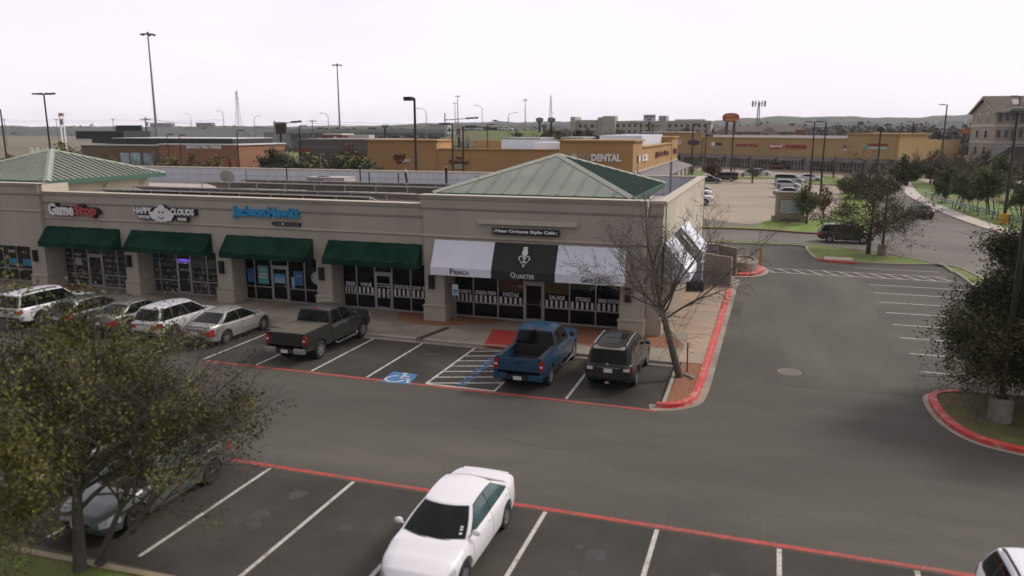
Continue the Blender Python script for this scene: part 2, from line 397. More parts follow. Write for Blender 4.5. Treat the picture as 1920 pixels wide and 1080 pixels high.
st.build('oil_stains', mat('oil',(.045,.040,.036), rough=.6, var=.2), kind='structure', keep=True)

# grass strip between the lot and the cross road, kerbed
ne = smooth_line([(-40,69.6),(-4.9,69.3),(2.4,69.6),(3.1,67.2),(3.5,63.4),(4.3,61.9),(6.3,61.75),(9,61.9),(11.9,62.6),(12.25,60.0),(12.5,57.1),(12.45,45),(12.4,33),(12.4,10)],4)
fe = [(13.25,10),(13.25,33),(13.3,45),(13.25,58.2),(12.9,61.2),(8.7,66.6),(3.9,70.3),(-40,70.95)]
MB().prism(ne+fe, -.02, .11).build('grass_strip', grassm, kind='structure', keep=True)
k = MB(); strip(k, ne, .16, 0, h=.14, side=-1); strip(k, [(-40,71.05),(3.95,70.42),(8.8,66.75),(13.0,61.3),(13.38,58.2),(13.38,10)], .14, 0, h=.14, side=1)
k.build('grass_strip_kerb', kerbm, kind='structure', keep=True)
rk = [p for p in ne if 61.6 < p[1] < 63.3 and 3.3 < p[0] < 6.6]
k = MB(); strip(k, off_line(rk,.02*1), .2, .004, h=.145, side=-1); k.build('red_kerb_patch', redp, kind='structure', keep=True)
MB().box(4.1,6.1,62.2,63.6,.0,.15).build('utility_slab', mat('slab',(.42,.33,.25), var=.12), kind='structure', keep=True)
# island on the right with red kerb
isl = smooth_line([(14,31.85),(9.3,31.85),(7.1,31.75),(6.2,31.25),(5.9,30.3),(6.0,28.3),(6.6,26.8),(7.8,26.1),(9.5,25.75),(14,25.6)],5)
MB().prism(off_line(isl,.1), -.02, .12).build('island_grass', mat('island_grass',(.10,.105,.03), rough=.95, var=.3, scale=1.5, second=(.15,.09,.05), sscale=.9, slo=.5, shi=.7, fine=.3, fscale=25, bump=.5, bscale=30), kind='structure', keep=True)
ri = [p for p in isl if p[0] < 7.3 or p[1] < 28]
k = MB(); strip(k, ri, .26, 0, h=.16); k.build('island_red_kerb', redp, kind='structure', keep=True)
k = MB(); strip(k, [p for p in isl if p[0] >= 6.9 and p[1] > 28], .16, 0, h=.145); strip(k, off_line(ri,-.18), .18, .007)
k.build('island_kerb', kerbm, kind='structure', keep=True)
# near kerb and grass at the lower left
MB().prism([(-40,2),(-9,2),(-9,12.4),(-40,12.0)], -.02, .10).build('near_grass', grassm, kind='structure', keep=True)
k = MB(); strip(k, [(-40,12.05),(-17,12.18),(-9,12.47)], .2, 0, h=.14, side=-1); k.build('near_kerb', mat('kerb_tan',(.30,.25,.15), var=.15), kind='structure', keep=True)
# grass island with the monument sign
mi_ = smooth_line([(-7.5,79.2),(-.9,79.6),(3.5,78.3),(8.2,79.2),(9.6,83),(10.1,88),(11.8,100),(13.3,119),(13,140)],4)+[(10.6,140),(9.4,118),(8.2,106),(5.5,90),(.4,90.5),(-.8,85.5),(-1.2,81.2),(-7.5,80.6)]
MB().prism(mi_, -.02, .12).build('sign_island_grass', mat('grass_bright',(.15,.235,.025), rough=.95, var=.28, scale=.8, second=(.15,.18,.045), sscale=.3, fine=.3, fscale=14, bump=.4), kind='structure', keep=True)
k = MB(); strip(k, [p for p in smooth_line([(-7.5,79.2),(-.9,79.6),(3.5,78.3),(8.2,79.2),(9.6,83),(10.1,88),(11.8,100),(13.3,119),(13,140)],4)], .16, 0, h=.15, side=-1)
k.build('sign_island_kerb', mat('kerb_red_brown',(.22,.10,.075), var=.2), kind='structure', keep=True)
fl = MB()
for i in range(7): fl.rect(.6,5.4,92+i*2.75,92.1+i*2.75,-.006)
for i in range(8): fl.sheet([(-12,100+i*8),(-11.9,100+i*8),(-6.2,103+i*8),(-6.3,103+i*8)], -.006)
fl.build('far_lot_lines', whitel, kind='structure', keep=True)
fi = MB(); fi.prism(smooth_line([(-9,158),(-5,161),(1,164),(2,170),(-6,167),(-12,164),(-9,158)],3)[:-1], -.02,.12)
fi.prism([(6,150),(12,146),(12.6,175),(8,178)], -.02,.12); fi.prism([(-16.5,150),(-14,150),(-14.5,190),(-19,190)], -.02,.12)
fi.build('far_islands', grassm, kind='structure', keep=True)
# right hand walk, verge, park
swi = smooth_line([(22.95,40),(22.9,70),(21.7,79.9),(20.0,89.4),(19.1,104),(19.0,127),(21.6,155),(27.1,193)],4)
sw = MB(); sw.grid([[(p[0],p[1],-.02),(p[0],p[1],.14),(q[0],q[1],.14),(q[0],q[1],-.02)] for p,q in zip(swi, off_line(swi,-1.9))])
sw.build('right_sidewalk', concw, kind='structure', keep=True)
vg = [off_line(swi,-1.93)[i] for i in range(len(swi))]
MB().sheet(vg+[(60,193),(60,40)], .03).build('park_grass', mat('park_grass',(.125,.185,.035), rough=.95, var=.25, scale=.5, second=(.15,.13,.06), sscale=.07, slo=.47, shi=.6, fine=.3, fscale=10), kind='structure', keep=True)
MB().rect(27,90,152,172,.05).build('far_drive', mat('drive_tan',(.36,.30,.24), var=.1, scale=.2), kind='structure', keep=True)
# ================================================================== THE SHOP BUILDING
stucco = mat('stucco', (.395,.362,.300), rough=.9, var=.08, scale=.5, second=(.335,.305,.25), sscale=.6, slo=.5, shi=.75, stretch=(1,1,.10), fine=.05, fscale=50, bump=.12, bscale=90)
stuccol= mat('stucco_low', (.40,.365,.29), rough=.9, var=.06, scale=.5, fine=.05, fscale=50, bump=.12, bscale=90)
stuccoc= mat('stucco_cream', (.56,.51,.40), rough=.9, var=.06, scale=.5, second=(.49,.44,.345), sscale=.3, bump=.1, bscale=90)
trim   = mat('trim_cream', (.47,.43,.345), rough=.85, var=.06)
groove = mat('groove', (.24,.21,.185), rough=.9)
alu    = mat('aluminium', (.42,.41,.41), rough=.4, metal=.6, var=.05)
glassd = mat('shop_glass', (.009,.008,.007), rough=.05, var=.3, scale=.6, spec=.22)
glassm = mat('shop_glass_lit', (.03,.033,.030), rough=.05, var=.6, scale=1.4, spec=.4)
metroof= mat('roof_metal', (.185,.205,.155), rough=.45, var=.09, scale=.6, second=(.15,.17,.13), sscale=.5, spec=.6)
metshade= mat('roof_metal_shaded', (.045,.10,.075), rough=.5, var=.12, scale=.8, spec=.5)  # right slope of the corner roof: shaded seam sides put into the colour
metedge= mat('fascia_green', (.055,.125,.09), rough=.45, var=.1)
green  = mat('awning_green', (.006,.032,.019), rough=.9, var=.3, scale=1.2, spec=.12, second=(.012,.046,.029), sscale=.9, fine=.15, fscale=60)
awwhite= mat('awning_white', (.72,.74,.80), rough=.7, var=.04, scale=.8)
awblack= mat('awning_black', (.022,.024,.020), rough=.8, var=.15)
bronze = mat('lamp_bronze', (.022,.015,.011), rough=.5, metal=.3)
white  = mat('white_paint', (.80,.79,.80), rough=.5, var=.03)
black  = mat('black_paint', (.012,.012,.012), rough=.5)
roofm  = mat('roof_membrane', (.42,.38,.34), rough=.9, var=.12, scale=.6)
parin  = mat('parapet_inside', (.50,.53,.58), rough=.8, var=.08, scale=.5, stretch=(1,1,.15), fine=.06, fscale=6)

B = thing('shop_building', 'long beige stucco shop row with green awnings and two green hipped metal roofs', 'building', (-28,46,0))
PF, PM, WY = 35.42, 35.66, 36.8       # pavilion face, middle face, window plane
piers = [(-42.85,-41.65),(-35.8,-34.85),(-29.35,-28.3),(-22.9,-21.95),(-16.45,-15.35),(-6.45,-5.35)]
# main walls
wm = MB()
wm.box(-41.65,-16.46,PM,36.9,2.92,6.0)                 # band above the middle bays
wm.box(-60,-41.65,PF,36.92,2.66,6.46); wm.box(-16.45,-5.35,PF,36.92,2.66,6.46)
wm.box(-5.35,-4.66,36.05,36.9,0.9,6.43)               # return wall at the right corner
wm.box(-60,-5.0,37.0,37.2,0.0,5.0)                     # wall behind the glass
wm.box(-60,-58,37.2,57.6,.1,6.3)
wm.build('wall', stucco, B, bevel=.02)
sw2 = MB(); sw2.box(-5.02,-4.6,36.93,57.95,.0,6.36); sw2.build('side_wall', stuccoc, B, bevel=.02)
# parapets
pb = MB(); pb.box(-58,-4.6,57.55,57.95,0,6.3); pb.build('back_parapet', parin, B)
pc = MB(); pc.box(-58.1,-4.45,57.48,58.05,6.3,6.4); pc.box(-5.06,-4.5,36.0,57.48,6.36,6.44)
pc.box(-5.5,-4.5,35.98,36.4,6.43,6.5); pc.build('parapet_cap', trim, B, bevel=.02)
wl_ = MB()
for z in (5.75,): wl_.box(-57.9,-5.1,57.53,57.56,z,z+.02)
wl_.build('parapet_seam', mat('seam',(.30,.33,.38)), B)
rd = MB(); rd.box(-59,-5.02,36.92,57.55,4.8,5.0); rd.build('roof_deck', roofm, B)
# cornices: stepped profile run along the front
def cornice(x0, x1, y, ztop, name='cornice', ends=True):
    prof = [(0,-.62),(-.05,-.60),(-.06,-.52),(-.0601,-.20),(-.11,-.14),(-.12,-.06),(-.17,-.04),(-.17,.0),(.40,.02),(.40,-.3)]
    c = MB(); c.extr([(x0, y+p, ztop+z) for p,z in prof], (x1-x0,0,0)); c.build(name, stucco, B, smooth=False)
    g = MB(); g.box(x0+.01,x1-.01,y-.012,y+.01,ztop-.70,ztop-.655); g.build('groove', groove, B)
cornice(-41.60,-16.50,PM,6.03); cornice(-60,-41.55,PF,6.50); cornice(-16.55,-5.28,PF,6.50)
cornice(-5.2775,-4.62,36.05,6.42)
MB().box(-41.56,-41.4,PF+.1,37.4,5.9,6.48).build('parapet_return', stuccoc, B); MB().box(-16.6,-16.47,PF+.1,37.4,5.9,6.49).build('parapet_return', stuccoc, B)
cap = MB(); cap.box(-60,-41.4,PF-.16,36.0,6.521,6.55); cap.box(-16.6,-5.3,PF-.16,36.0,6.521,6.55); cap.box(-41.4,-16.6,PM-.16,36.2,6.051,6.08)
cap.build('cornice_cap', trim, B)
lb = MB(); lb.box(-41.6,-16.5,PM-.035,PM+.01,4.46,4.56); lb.box(-60,-41.55,PF-.035,PF+.01,4.86,4.97); lb.box(-16.55,-5.3,PF-.035,PF+.01,4.47,4.58)
lb.box(-5.29,-4.63,36.01,36.06,4.47,4.58); lb.build('wall_band', trim, B, bevel=.012)
lg = MB(); lg.box(-41.6,-16.5,PM-.012,PM+.01,4.40,4.458); lg.box(-60,-41.55,PF-.012,PF+.01,4.80,4.858); lg.box(-16.55,-5.3,PF-.012,PF+.01,4.41,4.468)
lg.build('groove', groove, B)
# piers with plinth
for i,(x0,x1) in enumerate(piers):
    y = PF if i in (0,4,5) else PM
    p = MB(); p.box(x0,x1,y+.004,36.9,.96,2.95)
    pl = MB(); pl.box(x0-.06,x1+.06,y-.07,36.88,.05,.88); pl.extr([(x0-.10,y-.11,.88),(x0-.10,36.86,.88),(x0-.10,36.86,.93),(x0-.10,y-.11,.93)],(x1-x0+.20,0,0))
    pl.extr([(x0-.06,y-.07,.93),(x0-.06,36.86,.93),(x0-.06,36.86,.98),(x0-.06,y-.01,.98)],(x1-x0+.12,0,0))
    o = p.build('pier', stucco, B, bevel=.02); q2 = pl.build('plinth', stuccol, o, bevel=.015)
p = MB(); p.box(-5.32,-4.66,36.03,36.86,.9,4.4); p.build('corner_pier', stucco, B, bevel=.015)
p = MB(); p.box(-5.31,-4.56,35.97,36.84,.05,.96); p.build('plinth', stuccol, B, bevel=.015)
MB().box(-4.61,-4.56,37,46.9,0,2.6).build('side_wall_shade', mat('side_shade_brown',(.30,.245,.185), rough=.9, var=.1), B)  # thin brown sheet: shade under the side awning put into the colour
# left bay wall piece
MB().box(-60,-52.5,PF+.01,36.9,.05,2.7).build('end_wall', stucco, B)
# storefronts
def storefront(x0, x1, mull, door, ztop, lit, label=None):
    f = MB(); t = .032
    zs = 2.08
    f.box(x0,x1,WY-.05,WY+.05,.13,.22); f.box(x0,x1,WY-.05,WY+.05,ztop-.07,ztop)
    for m in mull: f.box(m-t,m+t,WY-.05,WY+.05,.22,ztop-.07)
    segs = [x0]+[m for m in mull]+[x1]
    for a,b_ in zip(segs[:-1],segs[1:]):
        if door and abs(a-door[0])<.06: f.box(a+t,b_-t,WY-.05,WY+.05,zs+.05,zs+.13)
        else: f.box(a+t if a!=x0 else a,b_-t if b_!=x1 else b_,WY-.045,WY+.045,.90,.96)
    fr = f.build('storefront', alu, B)
    if label: fr['label'] = label
    g = MB(); g.box(x0,x1,WY+.0,WY+.02,.2,ztop-.05); g.build('glass', lit, fr)
    if door:
        d = MB(); a,b_ = door[0]+.035, door[1]-.035
        d.box(a,a+.09,WY-.06,WY-.02,.16,zs+.04); d.box(b_-.09,b_,WY-.06,WY-.02,.16,zs+.04); d.box(a+.09,b_-.09,WY-.06,WY-.02,.16,.30); d.box(a+.09,b_-.09,WY-.06,WY-.02,zs-.07,zs+.04)
        dd = d.build('door', alu, B)
        h = MB(); h.path([(b_-.12,WY-.07,.95),(b_-.12,WY-.15,.97),(b_-.12,WY-.15,1.25),(b_-.12,WY-.07,1.27)],.018,6); h.path([(a+.12,WY-.10,1.05),(b_-.1,WY-.10,1.05)],.014,6); h.build('handle', alu, dd)
    return fr
SF_END = storefront(-52.4,-42.9,[-51,-49.6,-48.2,-46.75,-45.6],None,2.64,glassm)
SF_GAME = storefront(-41.6,-35.85,[-40.95,-39.8,-38.65,-37.5],(-39.8,-38.65),2.9,glassm,'storefront with shelves of goods behind the glass')
storefront(-34.8,-29.4,[-34.3,-33.06,-32.05,-30.92],(-33.06,-32.05),2.9,glassm,'storefront with a lit OPEN sign')
SF_TAX = storefront(-28.25,-22.95,[-27.65,-26.52,-25.42,-24.36],(-26.52,-25.42),2.9,glassd,'storefront with blue and teal posters')
SF_BAR = storefront(-21.9,-16.5,[-21.1,-20.0,-18.97,-17.87],(-20.0,-18.97),2.9,glassd,'dark storefront lettered BEER WINE COCKTAILS')
SF_CAFE = storefront(-15.3,-6.5,[-14.31,-12.97,-11.57,-10.53,-9.2,-7.87],(-11.57,-10.53),2.66,glassd,'dark storefront lettered with dishes and white stripes')
# plain wall and sill under the left end of the first bays
# window lettering and stripes on the cafe glass
def stripes(x0, x1, z0, z1, n):
    m = MB(); wv = (x1-x0)/(2*n)
    for i in range(n): m.box(x0+wv*(2*i+.35),x0+wv*(2*i+1.35),WY-.012,WY-.002,z0,z1)
    return m
dw_ = mat('decal_white',(.64,.63,.64), rough=.6)
for fr_,panes in ((SF_BAR,((-21.86,-21.14),(-21.06,-20.04),(-18.93,-17.91),(-17.83,-16.55))),(SF_CAFE,((-15.25,-14.35),(-14.27,-13.0),(-12.93,-11.62),(-10.48,-9.24),(-9.16,-7.91),(-7.83,-6.55)))):
    for a,b_ in panes: stripes(a,b_,.97,1.32,4 if b_-a < 1.1 else 5).build('window_stripes', dw_, fr_)
stripes(-19.88,-19.08,.80,1.30,3).build('window_stripes', dw_, SF_BAR)
for fr_,words in ((SF_BAR,(('BEER',-21.78,-21.2),('WINE',-20.9,-20.2),('COCKTAILS',-18.9,-17.93),('GOOD',-17.8,-17.3),('FOOD',-17.2,-16.6))),(SF_CAFE,(('GUMBOS',-15.2,-14.45),('FRESH FISH',-14.2,-13.1),('PASTAS',-12.7,-11.85),('SALADS',-10.25,-9.45),('STEAKS',-8.9,-8.15),('BREAD PUDDING',-7.75,-6.62)))):
    for t_,a,b_ in words:
        lt = MB(); lt.text(t_,(a,WY-.006,1.36),(1,0,0),(0,0,1),b_-a,.21,.008,bold=.035); lt.build('window_lettering', dw_, fr_)
lt = MB(); lt.text('ENTRANCE',(-19.85,WY-.006,1.50),(1,0,0),(0,0,1),.75,.09,.008,bold=.02)
lt.extr([(-19.85,WY-.010,1.40),(-19.3,WY-.010,1.40),(-19.3,WY-.010,1.36),(-19.1,WY-.010,1.415),(-19.3,WY-.010,1.47),(-19.3,WY-.010,1.43),(-19.85,WY-.010,1.43)],(0,.008,0))
lt.build('entrance_arrow', dw_, SF_BAR)
lt = MB(); lt.text('115',(-11.9,WY-.006,1.85),(1,0,0),(0,0,1),.22,.14,.008); lt.build('house_number', dw_, SF_CAFE)
# faint brownish reflections painted as thin sheets on some cafe panes
for a,b_,z0,z1,c in ((-12.93,-11.62,1.62,2.5,(.075,.035,.022)),(-10.48,-9.24,1.66,2.5,(.085,.062,.022)),(-9.16,-7.91,1.95,2.2,(.05,.06,.055))):
    k = MB(); k.box(a,b_,WY-.004,WY-.001,z0,z1); k.build('pane_reflection', mat('pane_reflection_%d'%int(-a*100),c,rough=.25,var=.3,scale=3), SF_CAFE)
fd = MB()       # small emblem and hours on the cafe door
def fleur(m, cx, y, cz, s, upright=1, mi=0, tz=None):
    f = (lambda u,v: (cx+u*s, y, cz+v*s*upright)) if tz is None else (lambda u,v: tz(u*s, v*s*upright))
    n = tz_n if tz is not None else Vector((0,-.012,0))
    def P(pts): m.extr([f(u,v) for u,v in pts], n, mi)
    P([(-.20,.22),(-.13,.12),(.13,.12),(.20,.22),(.24,.42),(.16,.62),(.19,.84),(-.19,.84),(-.16,.62),(-.24,.42)])
    for sg in (-1,1):
        ring = []
        for i in range(15):
            t = R(-70+i*20); ring.append((sg*(.27+.20*math.cos(t)), -.08+.20*math.sin(t)))
        for i in range(14):
            w = .095*(1-i/22); a, b2 = ring[i], ring[i+1]
            ca = (sg*.27,-.08)
            def inn(q): return (q[0]+(ca[0]-q[0])*w/.2, q[1]+(ca[1]-q[1])*w/.2)
            P([a,b2,inn(b2),inn(a)])
        P([(sg*.03,-.12),(sg*.09,.0),(sg*.03,.10),(0,.12),(0,-.14)])
        P([(sg*.34,-.25),(sg*.28,-.40),(sg*.10,-.56),(0,-.84),(0,-.66),(sg*.13,-.48),(sg*.24,-.36)])
        P([(0,-.28),(sg*.05,-.34),(sg*.16,-.30),(sg*.14,-.40),(sg*.04,-.44),(0,-.40)])
    P([(-.04,-.14),(.04,-.14),(.03,-.30),(-.03,-.30)])
fleur(fd, -11.05, WY-.004, 1.62, .24)
fd.text('FRENCH QUARTER GRILLE',(-11.36,WY-.006,1.31),(1,0,0),(0,0,1),.62,.05,.008)
for i in range(5): fd.text(['MON - THU','FRI - SAT','SUNDAY','BRUNCH','WELCOME'][i],(-11.24+.02*i,WY-.006,1.2-i*.11),(1,0,0),(0,0,1),.38-.04*i,.05,.008)
fd.build('door_lettering', mat('decal_grey',(.42,.41,.42), rough=.6), B)
MB().box(-11.45,-10.65,WY-.035,WY-.015,.3,2.05).build('door_glass', glassd, B)
# posters behind the tax shop's glass
for x0,x1,y0,z0,z1,nm,c,v in ((-28.15,-27.75,WY-.014,1.15,1.95,'poster_blue',(.03,.16,.36),.5),(-27.45,-26.75,WY-.014,1.1,2.15,'poster_teal',(.10,.36,.34),.15),(-26.35,-25.6,WY-.075,1.2,1.75,'poster_cyan',(.05,.28,.48),.3),(-25.1,-24.5,WY-.014,1.15,1.95,'poster_blue',(.03,.16,.36),.5),(-25.25,-25.05,WY-.016,1.0,1.6,'poster_pale',(.30,.46,.55),.12)):
    MB().box(x0,x1,y0,y0+.01,z0,z1).build('window_poster', mat(nm,c,var=v,scale=4), SF_TAX)
MB().lathe([(0,0),(.36,0),(.36,-.008)],(-23.62,WY-.004,1.62),24,0,axis='y').build('round_decal', mat('poster_ring',(.34,.44,.40)), SF_TAX)
pt = MB(); pt.box(-27.38,-26.82,WY-.020,WY-.014,1.62,1.70); pt.box(-27.38,-26.9,WY-.020,WY-.014,1.45,1.53); pt.text('$',(-23.75,WY-.016,1.45),(1,0,0),(0,0,1),.22,.34,.004)
pt.text('REFUND',(-27.36,WY-.018,1.85),(1,0,0),(0,0,1),.5,.14,.004); pt.text('TAXES',(-24.98,WY-.018,1.62),(1,0,0),(0,0,1),.4,.12,.004); pt.text('WALK INS WELCOME',(-26.3,WY-.079,1.5),(1,0,0),(0,0,1),.65,.09,.004)
for i in range(4): pt.box(-26.3,-25.7,WY-.079,WY-.075,1.25+i*.06,1.275+i*.06)
pt.build('poster_lettering', mat('decal_white'), SF_TAX)
for x0,x1,z0,z1,m_ in ((-46.4,-45.65,1.15,1.6,'poster_cyan'),(-45.2,-44.45,1.15,1.6,'poster_cyan'),(-46.35,-45.75,1.95,2.15,'decal_grey'),(-40.85,-40.35,1.45,1.9,'decal_grey'),(-40.85,-40.35,2.05,2.15,'decal_grey')):
    MB().box(x0,x1,WY-.014,WY-.004,z0,z1).build('window_poster', mat(m_), SF_END if x0 < -42 else SF_GAME)
# goods seen through the first two shops' glass
rr = random.Random(5)
for x0,x1 in ((-41.5,-40.98),(-40.9,-39.85),(-38.6,-37.55),(-37.45,-35.9),(-34.75,-34.35),(-34.25,-33.1),(-32.0,-30.97),(-30.87,-29.45)):
    gd = MB()
    for z in (.3,.62,1.05,1.4,1.75,2.1):
        x = x0
        while x < x1-.08:
            wv = rr.uniform(.05,.26); gd.box(x,min(x+wv,x1),WY-.006,WY-.003,z,z+rr.uniform(.08,.25),rr.randrange(6)); x += wv+rr.uniform(.0,.12)
    gd.build('shelf_goods', [mat('goods_%d'%i,c,var=.3,scale=8,rough=.7) for i,c in enumerate([(.10,.10,.09),(.16,.14,.10),(.20,.20,.19),(.06,.07,.08),(.13,.06,.05),(.06,.11,.14)])], B)['kind'] = 'stuff'
op = MB(); op.text('OPEN',(-33.0,WY-.03,1.98),(1,0,0),(0,0,1),.85,.26,.02,bold=.02); op.build('open_sign', mat('neon_blue',(.1,.05,.5),emit=(.22,.10,1.0),estr=1.3), B)['label'] = 'glowing violet OPEN sign'
op = MB(); op.text('CBD OIL',(-32.9,WY-.02,1.52),(1,0,0),(0,0,1),.7,.15,.01,bold=.02); op.build('window_lettering', mat('decal_grey'), B)

# awnings: sloped cloth with end panels and a hanging valance
def awning(x0, x1, yb, yf, zt, zf, zv, m, label, name='awning', along='x'):
    a = MB()
    n = 12
    rows = []
    for k in range(7):
        t = k/6; sag = .05*math.sin(math.pi*t)
        rows.append([(x0+(x1-x0)*i/n, yb+(yf-yb)*t, zt+(zf-zt)*t-sag+.012*math.sin(i*2.4+k)) for i in range(n+1)])
    a.grid(rows)
    a.poly([(x0,yf,zf-.001),(x1,yf,zf-.001),(x1,yf-.001,zv),(x0,yf-.001,zv)])
    for x in (x0,x1): a.poly([(x,yb,zt),(x,yf,zf),(x,yf,zv),(x,yb,zv)])
    o = a.build(name, m, B, recalc=True); o['label'] = label
    f = MB(); f.path([(x0,yf+.02,zv+.02),(x1,yf+.02,zv+.02)],.02,6); f.path([(x0+.02,yf+.02,zv+.03),(x0+.02,yb,zv+.03)],.02,6); f.path([(x1-.02,yf+.02,zv+.03),(x1-.02,yb,zv+.03)],.02,6)
    f.build('awning_frame', alu, o)
    return o
for x0,x1,l in ((-41.5,-35.95,'left'),(-35.1,-29.5,''),(-28.5,-23.0,''),(-22.05,-16.65,'')):
    awning(x0,x1,PM-.01,34.9,4.0,3.12,2.83,green,'dark green cloth awning')
AW = [awning(-15.8,-12.62,PF-.04,34.75,4.33,3.05,2.66,awwhite,'white awning panel lettered FRENCH')]
AW.append(awning(-12.615,-9.43,PF-.04,34.745,4.335,3.052,2.655,awblack,'black awning panel with white fleur and the word QUARTER'))
AW.append(awning(-9.425,-6.2,PF-.04,34.75,4.33,3.05,2.66,awwhite,'white awning panel lettered GRILLE'))
zb = 2.735; w2_ = mat('decal_white2',(.66,.65,.66),rough=.7); d2_ = mat('decal_dark',(.03,.03,.03),rough=.7)
for i,(t_,a,b_,m_) in enumerate((('FRENCH',-14.75,-13.77,d2_),('QUARTER',-11.62,-10.42,w2_),('GRILLE',-8.15,-7.2,d2_))):
    al = MB(); al.text(t_[0],(a,34.735,zb),(1,0,0),(0,0,1),(b_-a)*.2,.29,.008,0,bold=.01); al.text(t_[1:],(a+(b_-a)*.225,34.735,zb),(1,0,0),(0,0,1),(b_-a)*.775,.21,.008,0,bold=.01)
    al.build('lettering', m_, AW[i])
al = MB()
dv = Vector((0,34.745-(PF-.04),3.052-4.335)).normalized(); dn = Vector((0,dv.z,-dv.y))
if dn.y > 0: dn = -dn
tz_n = dn*.012
c0 = Vector((-11.0,35.05,3.70))+dn*.055
fleur(al, 0,0,0,.62, tz=lambda u,v: c0+Vector((u,0,0))-dv*v)
al.build('fleur_emblem', w2_, AW[1])
# side awnings over the right wall, three panels
def side_awning(y0,y1,m,label,dx):
    a = MB(); rows = []
    for k in range(6):
        t = k/5; rows.append([(-4.59+1.2*t, y0+(y1-y0)*i/6, 4.45-1.35*t-.04*math.sin(math.pi*t)) for i in range(7)])
    a.grid(rows); a.poly([(-3.39,y0,3.1),(-3.39,y1,3.1),(-3.389,y1,2.72),(-3.389,y0,2.72)])
    for y in (y0,y1): a.poly([(-4.59,y,4.45),(-3.39,y,3.1),(-3.39,y,2.72),(-4.59,y,2.72)])
    o = a.build('side_awning', m, B); o['label'] = label
    if dx:
        e = MB()
        d2 = Vector((1.2,0,-1.35)).normalized(); n2 = Vector((d2.z*-1,0,d2.x)); 
        cc = Vector((-4.0,(y0+y1)/2,3.80))+n2*.05
        global tz_n; tz_n = n2*.012
        fleur(e,0,0,0,.6,tz=lambda u,v: cc+Vector((0,u,0))-d2*v); e.build('emblem', mat('decal_white2'), o)
side_awning(36.6,39.95,awwhite,'white side awning panel nearest the front corner',0)
side_awning(39.96,43.3,awblack,'black side awning panel with white emblem',1)
side_awning(43.31,46.65,awwhite,'white side awning panel at the far end',0)
# wall lamps on the piers
for i,(x0,x1) in enumerate(piers[:6]):
    y = PF if i in (0,4,5) else PM; x = (x0+x1)/2-.12 if i != 5 else -6.05
    l = MB(); l.box(x-.14,x+.14,y-.16,y+.0,1.86,2.46); l.box(x-.17,x+.17,y-.19,y+.0,2.46,2.50); l.box(x-.17,x+.17,y-.19,y+.0,1.82,1.86); l.box(x-.09,x+.09,y-.175,y-.16,1.95,2.38)
    l.build('wall_lamp', bronze, B, bevel=.01)
# hipped roofs with standing seams
def hip(cx, cy, hx, hy, ze, za, label, shade_right):
    P = [Vector((cx-hx,cy-hy,ze)),Vector((cx+hx,cy-hy,ze)),Vector((cx+hx,cy+hy,ze)),Vector((cx-hx,cy+hy,ze))]; ap = Vector((cx,cy,za))
    r = MB(); 
    for i in range(4):
        a, b_ = P[i], P[(i+1)%4]; mi = 1 if (i == 1 and shade_right) else 0
        r.poly([a,b_,ap], mi)
        nrm = (b_-a).cross(ap-a).normalized(); L_ = (b_-a).length; n = int(L_/.46) if mi or not shade_right else int(L_/.92)
        for k in range(1,n):
            t = k/n; base = a.lerp(b_,t); d = (ap-(a+b_)/2)
            s = 1-abs(2*t-1)
            top = base+d*(s*.98)
            u = (b_-a).normalized()*.022; h = nrm*.065
            r.extr([base-u,base+u,base+u+h,base-u+h], top-base, mi)
    o = r.build('pavilion_roof', [metroof, metshade], B); o['label'] = label
    h = MB()
    for i in range(4):
        d = (ap-P[i]); side_ = Vector((-d.y,d.x,0)).normalized()
        up = Vector((0,0,.09))
        h.extr([P[i]+side_*.24-up*.3,P[i]+up,P[i]-side_*.24-up*.3,P[i]-up], d*.997, 0)
    h.build('hip_cap', mat('hip_cap',(.30,.32,.25),rough=.45,var=.06), o)
    f = MB()
    f.box(cx-hx-.06,cx+hx+.06,cy-hy-.06,cy-hy-.003,ze-.26,ze+.02); f.box(cx+hx+.003,cx+hx+.06,cy-hy,cy+hy,ze-.26,ze+.02); f.box(cx-hx-.06,cx-hx-.003,cy-hy,cy+hy,ze-.26,ze+.02); f.box(cx-hx,cx+hx,cy+hy+.003,cy+hy+.06,ze-.26,ze+.02)
    f.box(cx-hx+.01,cx+hx-.01,cy-hy+.01,cy+hy-.01,ze-.1,ze-.06)
    f.build('fascia', metedge, o)
    t = MB(); t.box(cx-hx+.7,cx+hx-.7,cy-hy+.9,cy+hy-.9,5.0,ze-.1)
    t.build('roof_tower', stuccoc, B)
    for y in (cy-hy+1.6,cy,cy+hy-1.6):
        bk = MB(); bk.box(cx+hx-.69,cx+hx-.1,y-.06,y+.06,ze-.32,ze-.11); bk.extr([(cx+hx-.69,y-.05,ze-.8),(cx+hx-.69,y+.05,ze-.8),(cx+hx-.2,y+.05,ze-.33),(cx+hx-.2,y-.05,ze-.33)],(0,0,.1))
        bk.build('bracket', stucco, B)
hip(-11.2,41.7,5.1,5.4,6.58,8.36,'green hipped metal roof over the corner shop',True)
hip(-46.75,41.2,4.95,4.9,6.62,8.33,'green hipped metal roof at the left end',False)
# grey inner side of the right parapet
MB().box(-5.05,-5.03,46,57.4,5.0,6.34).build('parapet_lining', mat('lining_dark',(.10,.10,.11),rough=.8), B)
# downpipe on the right wall
MB().path([(-4.5,47.1,.1),(-4.5,47.1,2.6)],.05,8).build('downpipe', black, B)
MB().box(-4.58,-4.55,46.92,47.04,0.1,2.7).build('corner_trim', white, B)

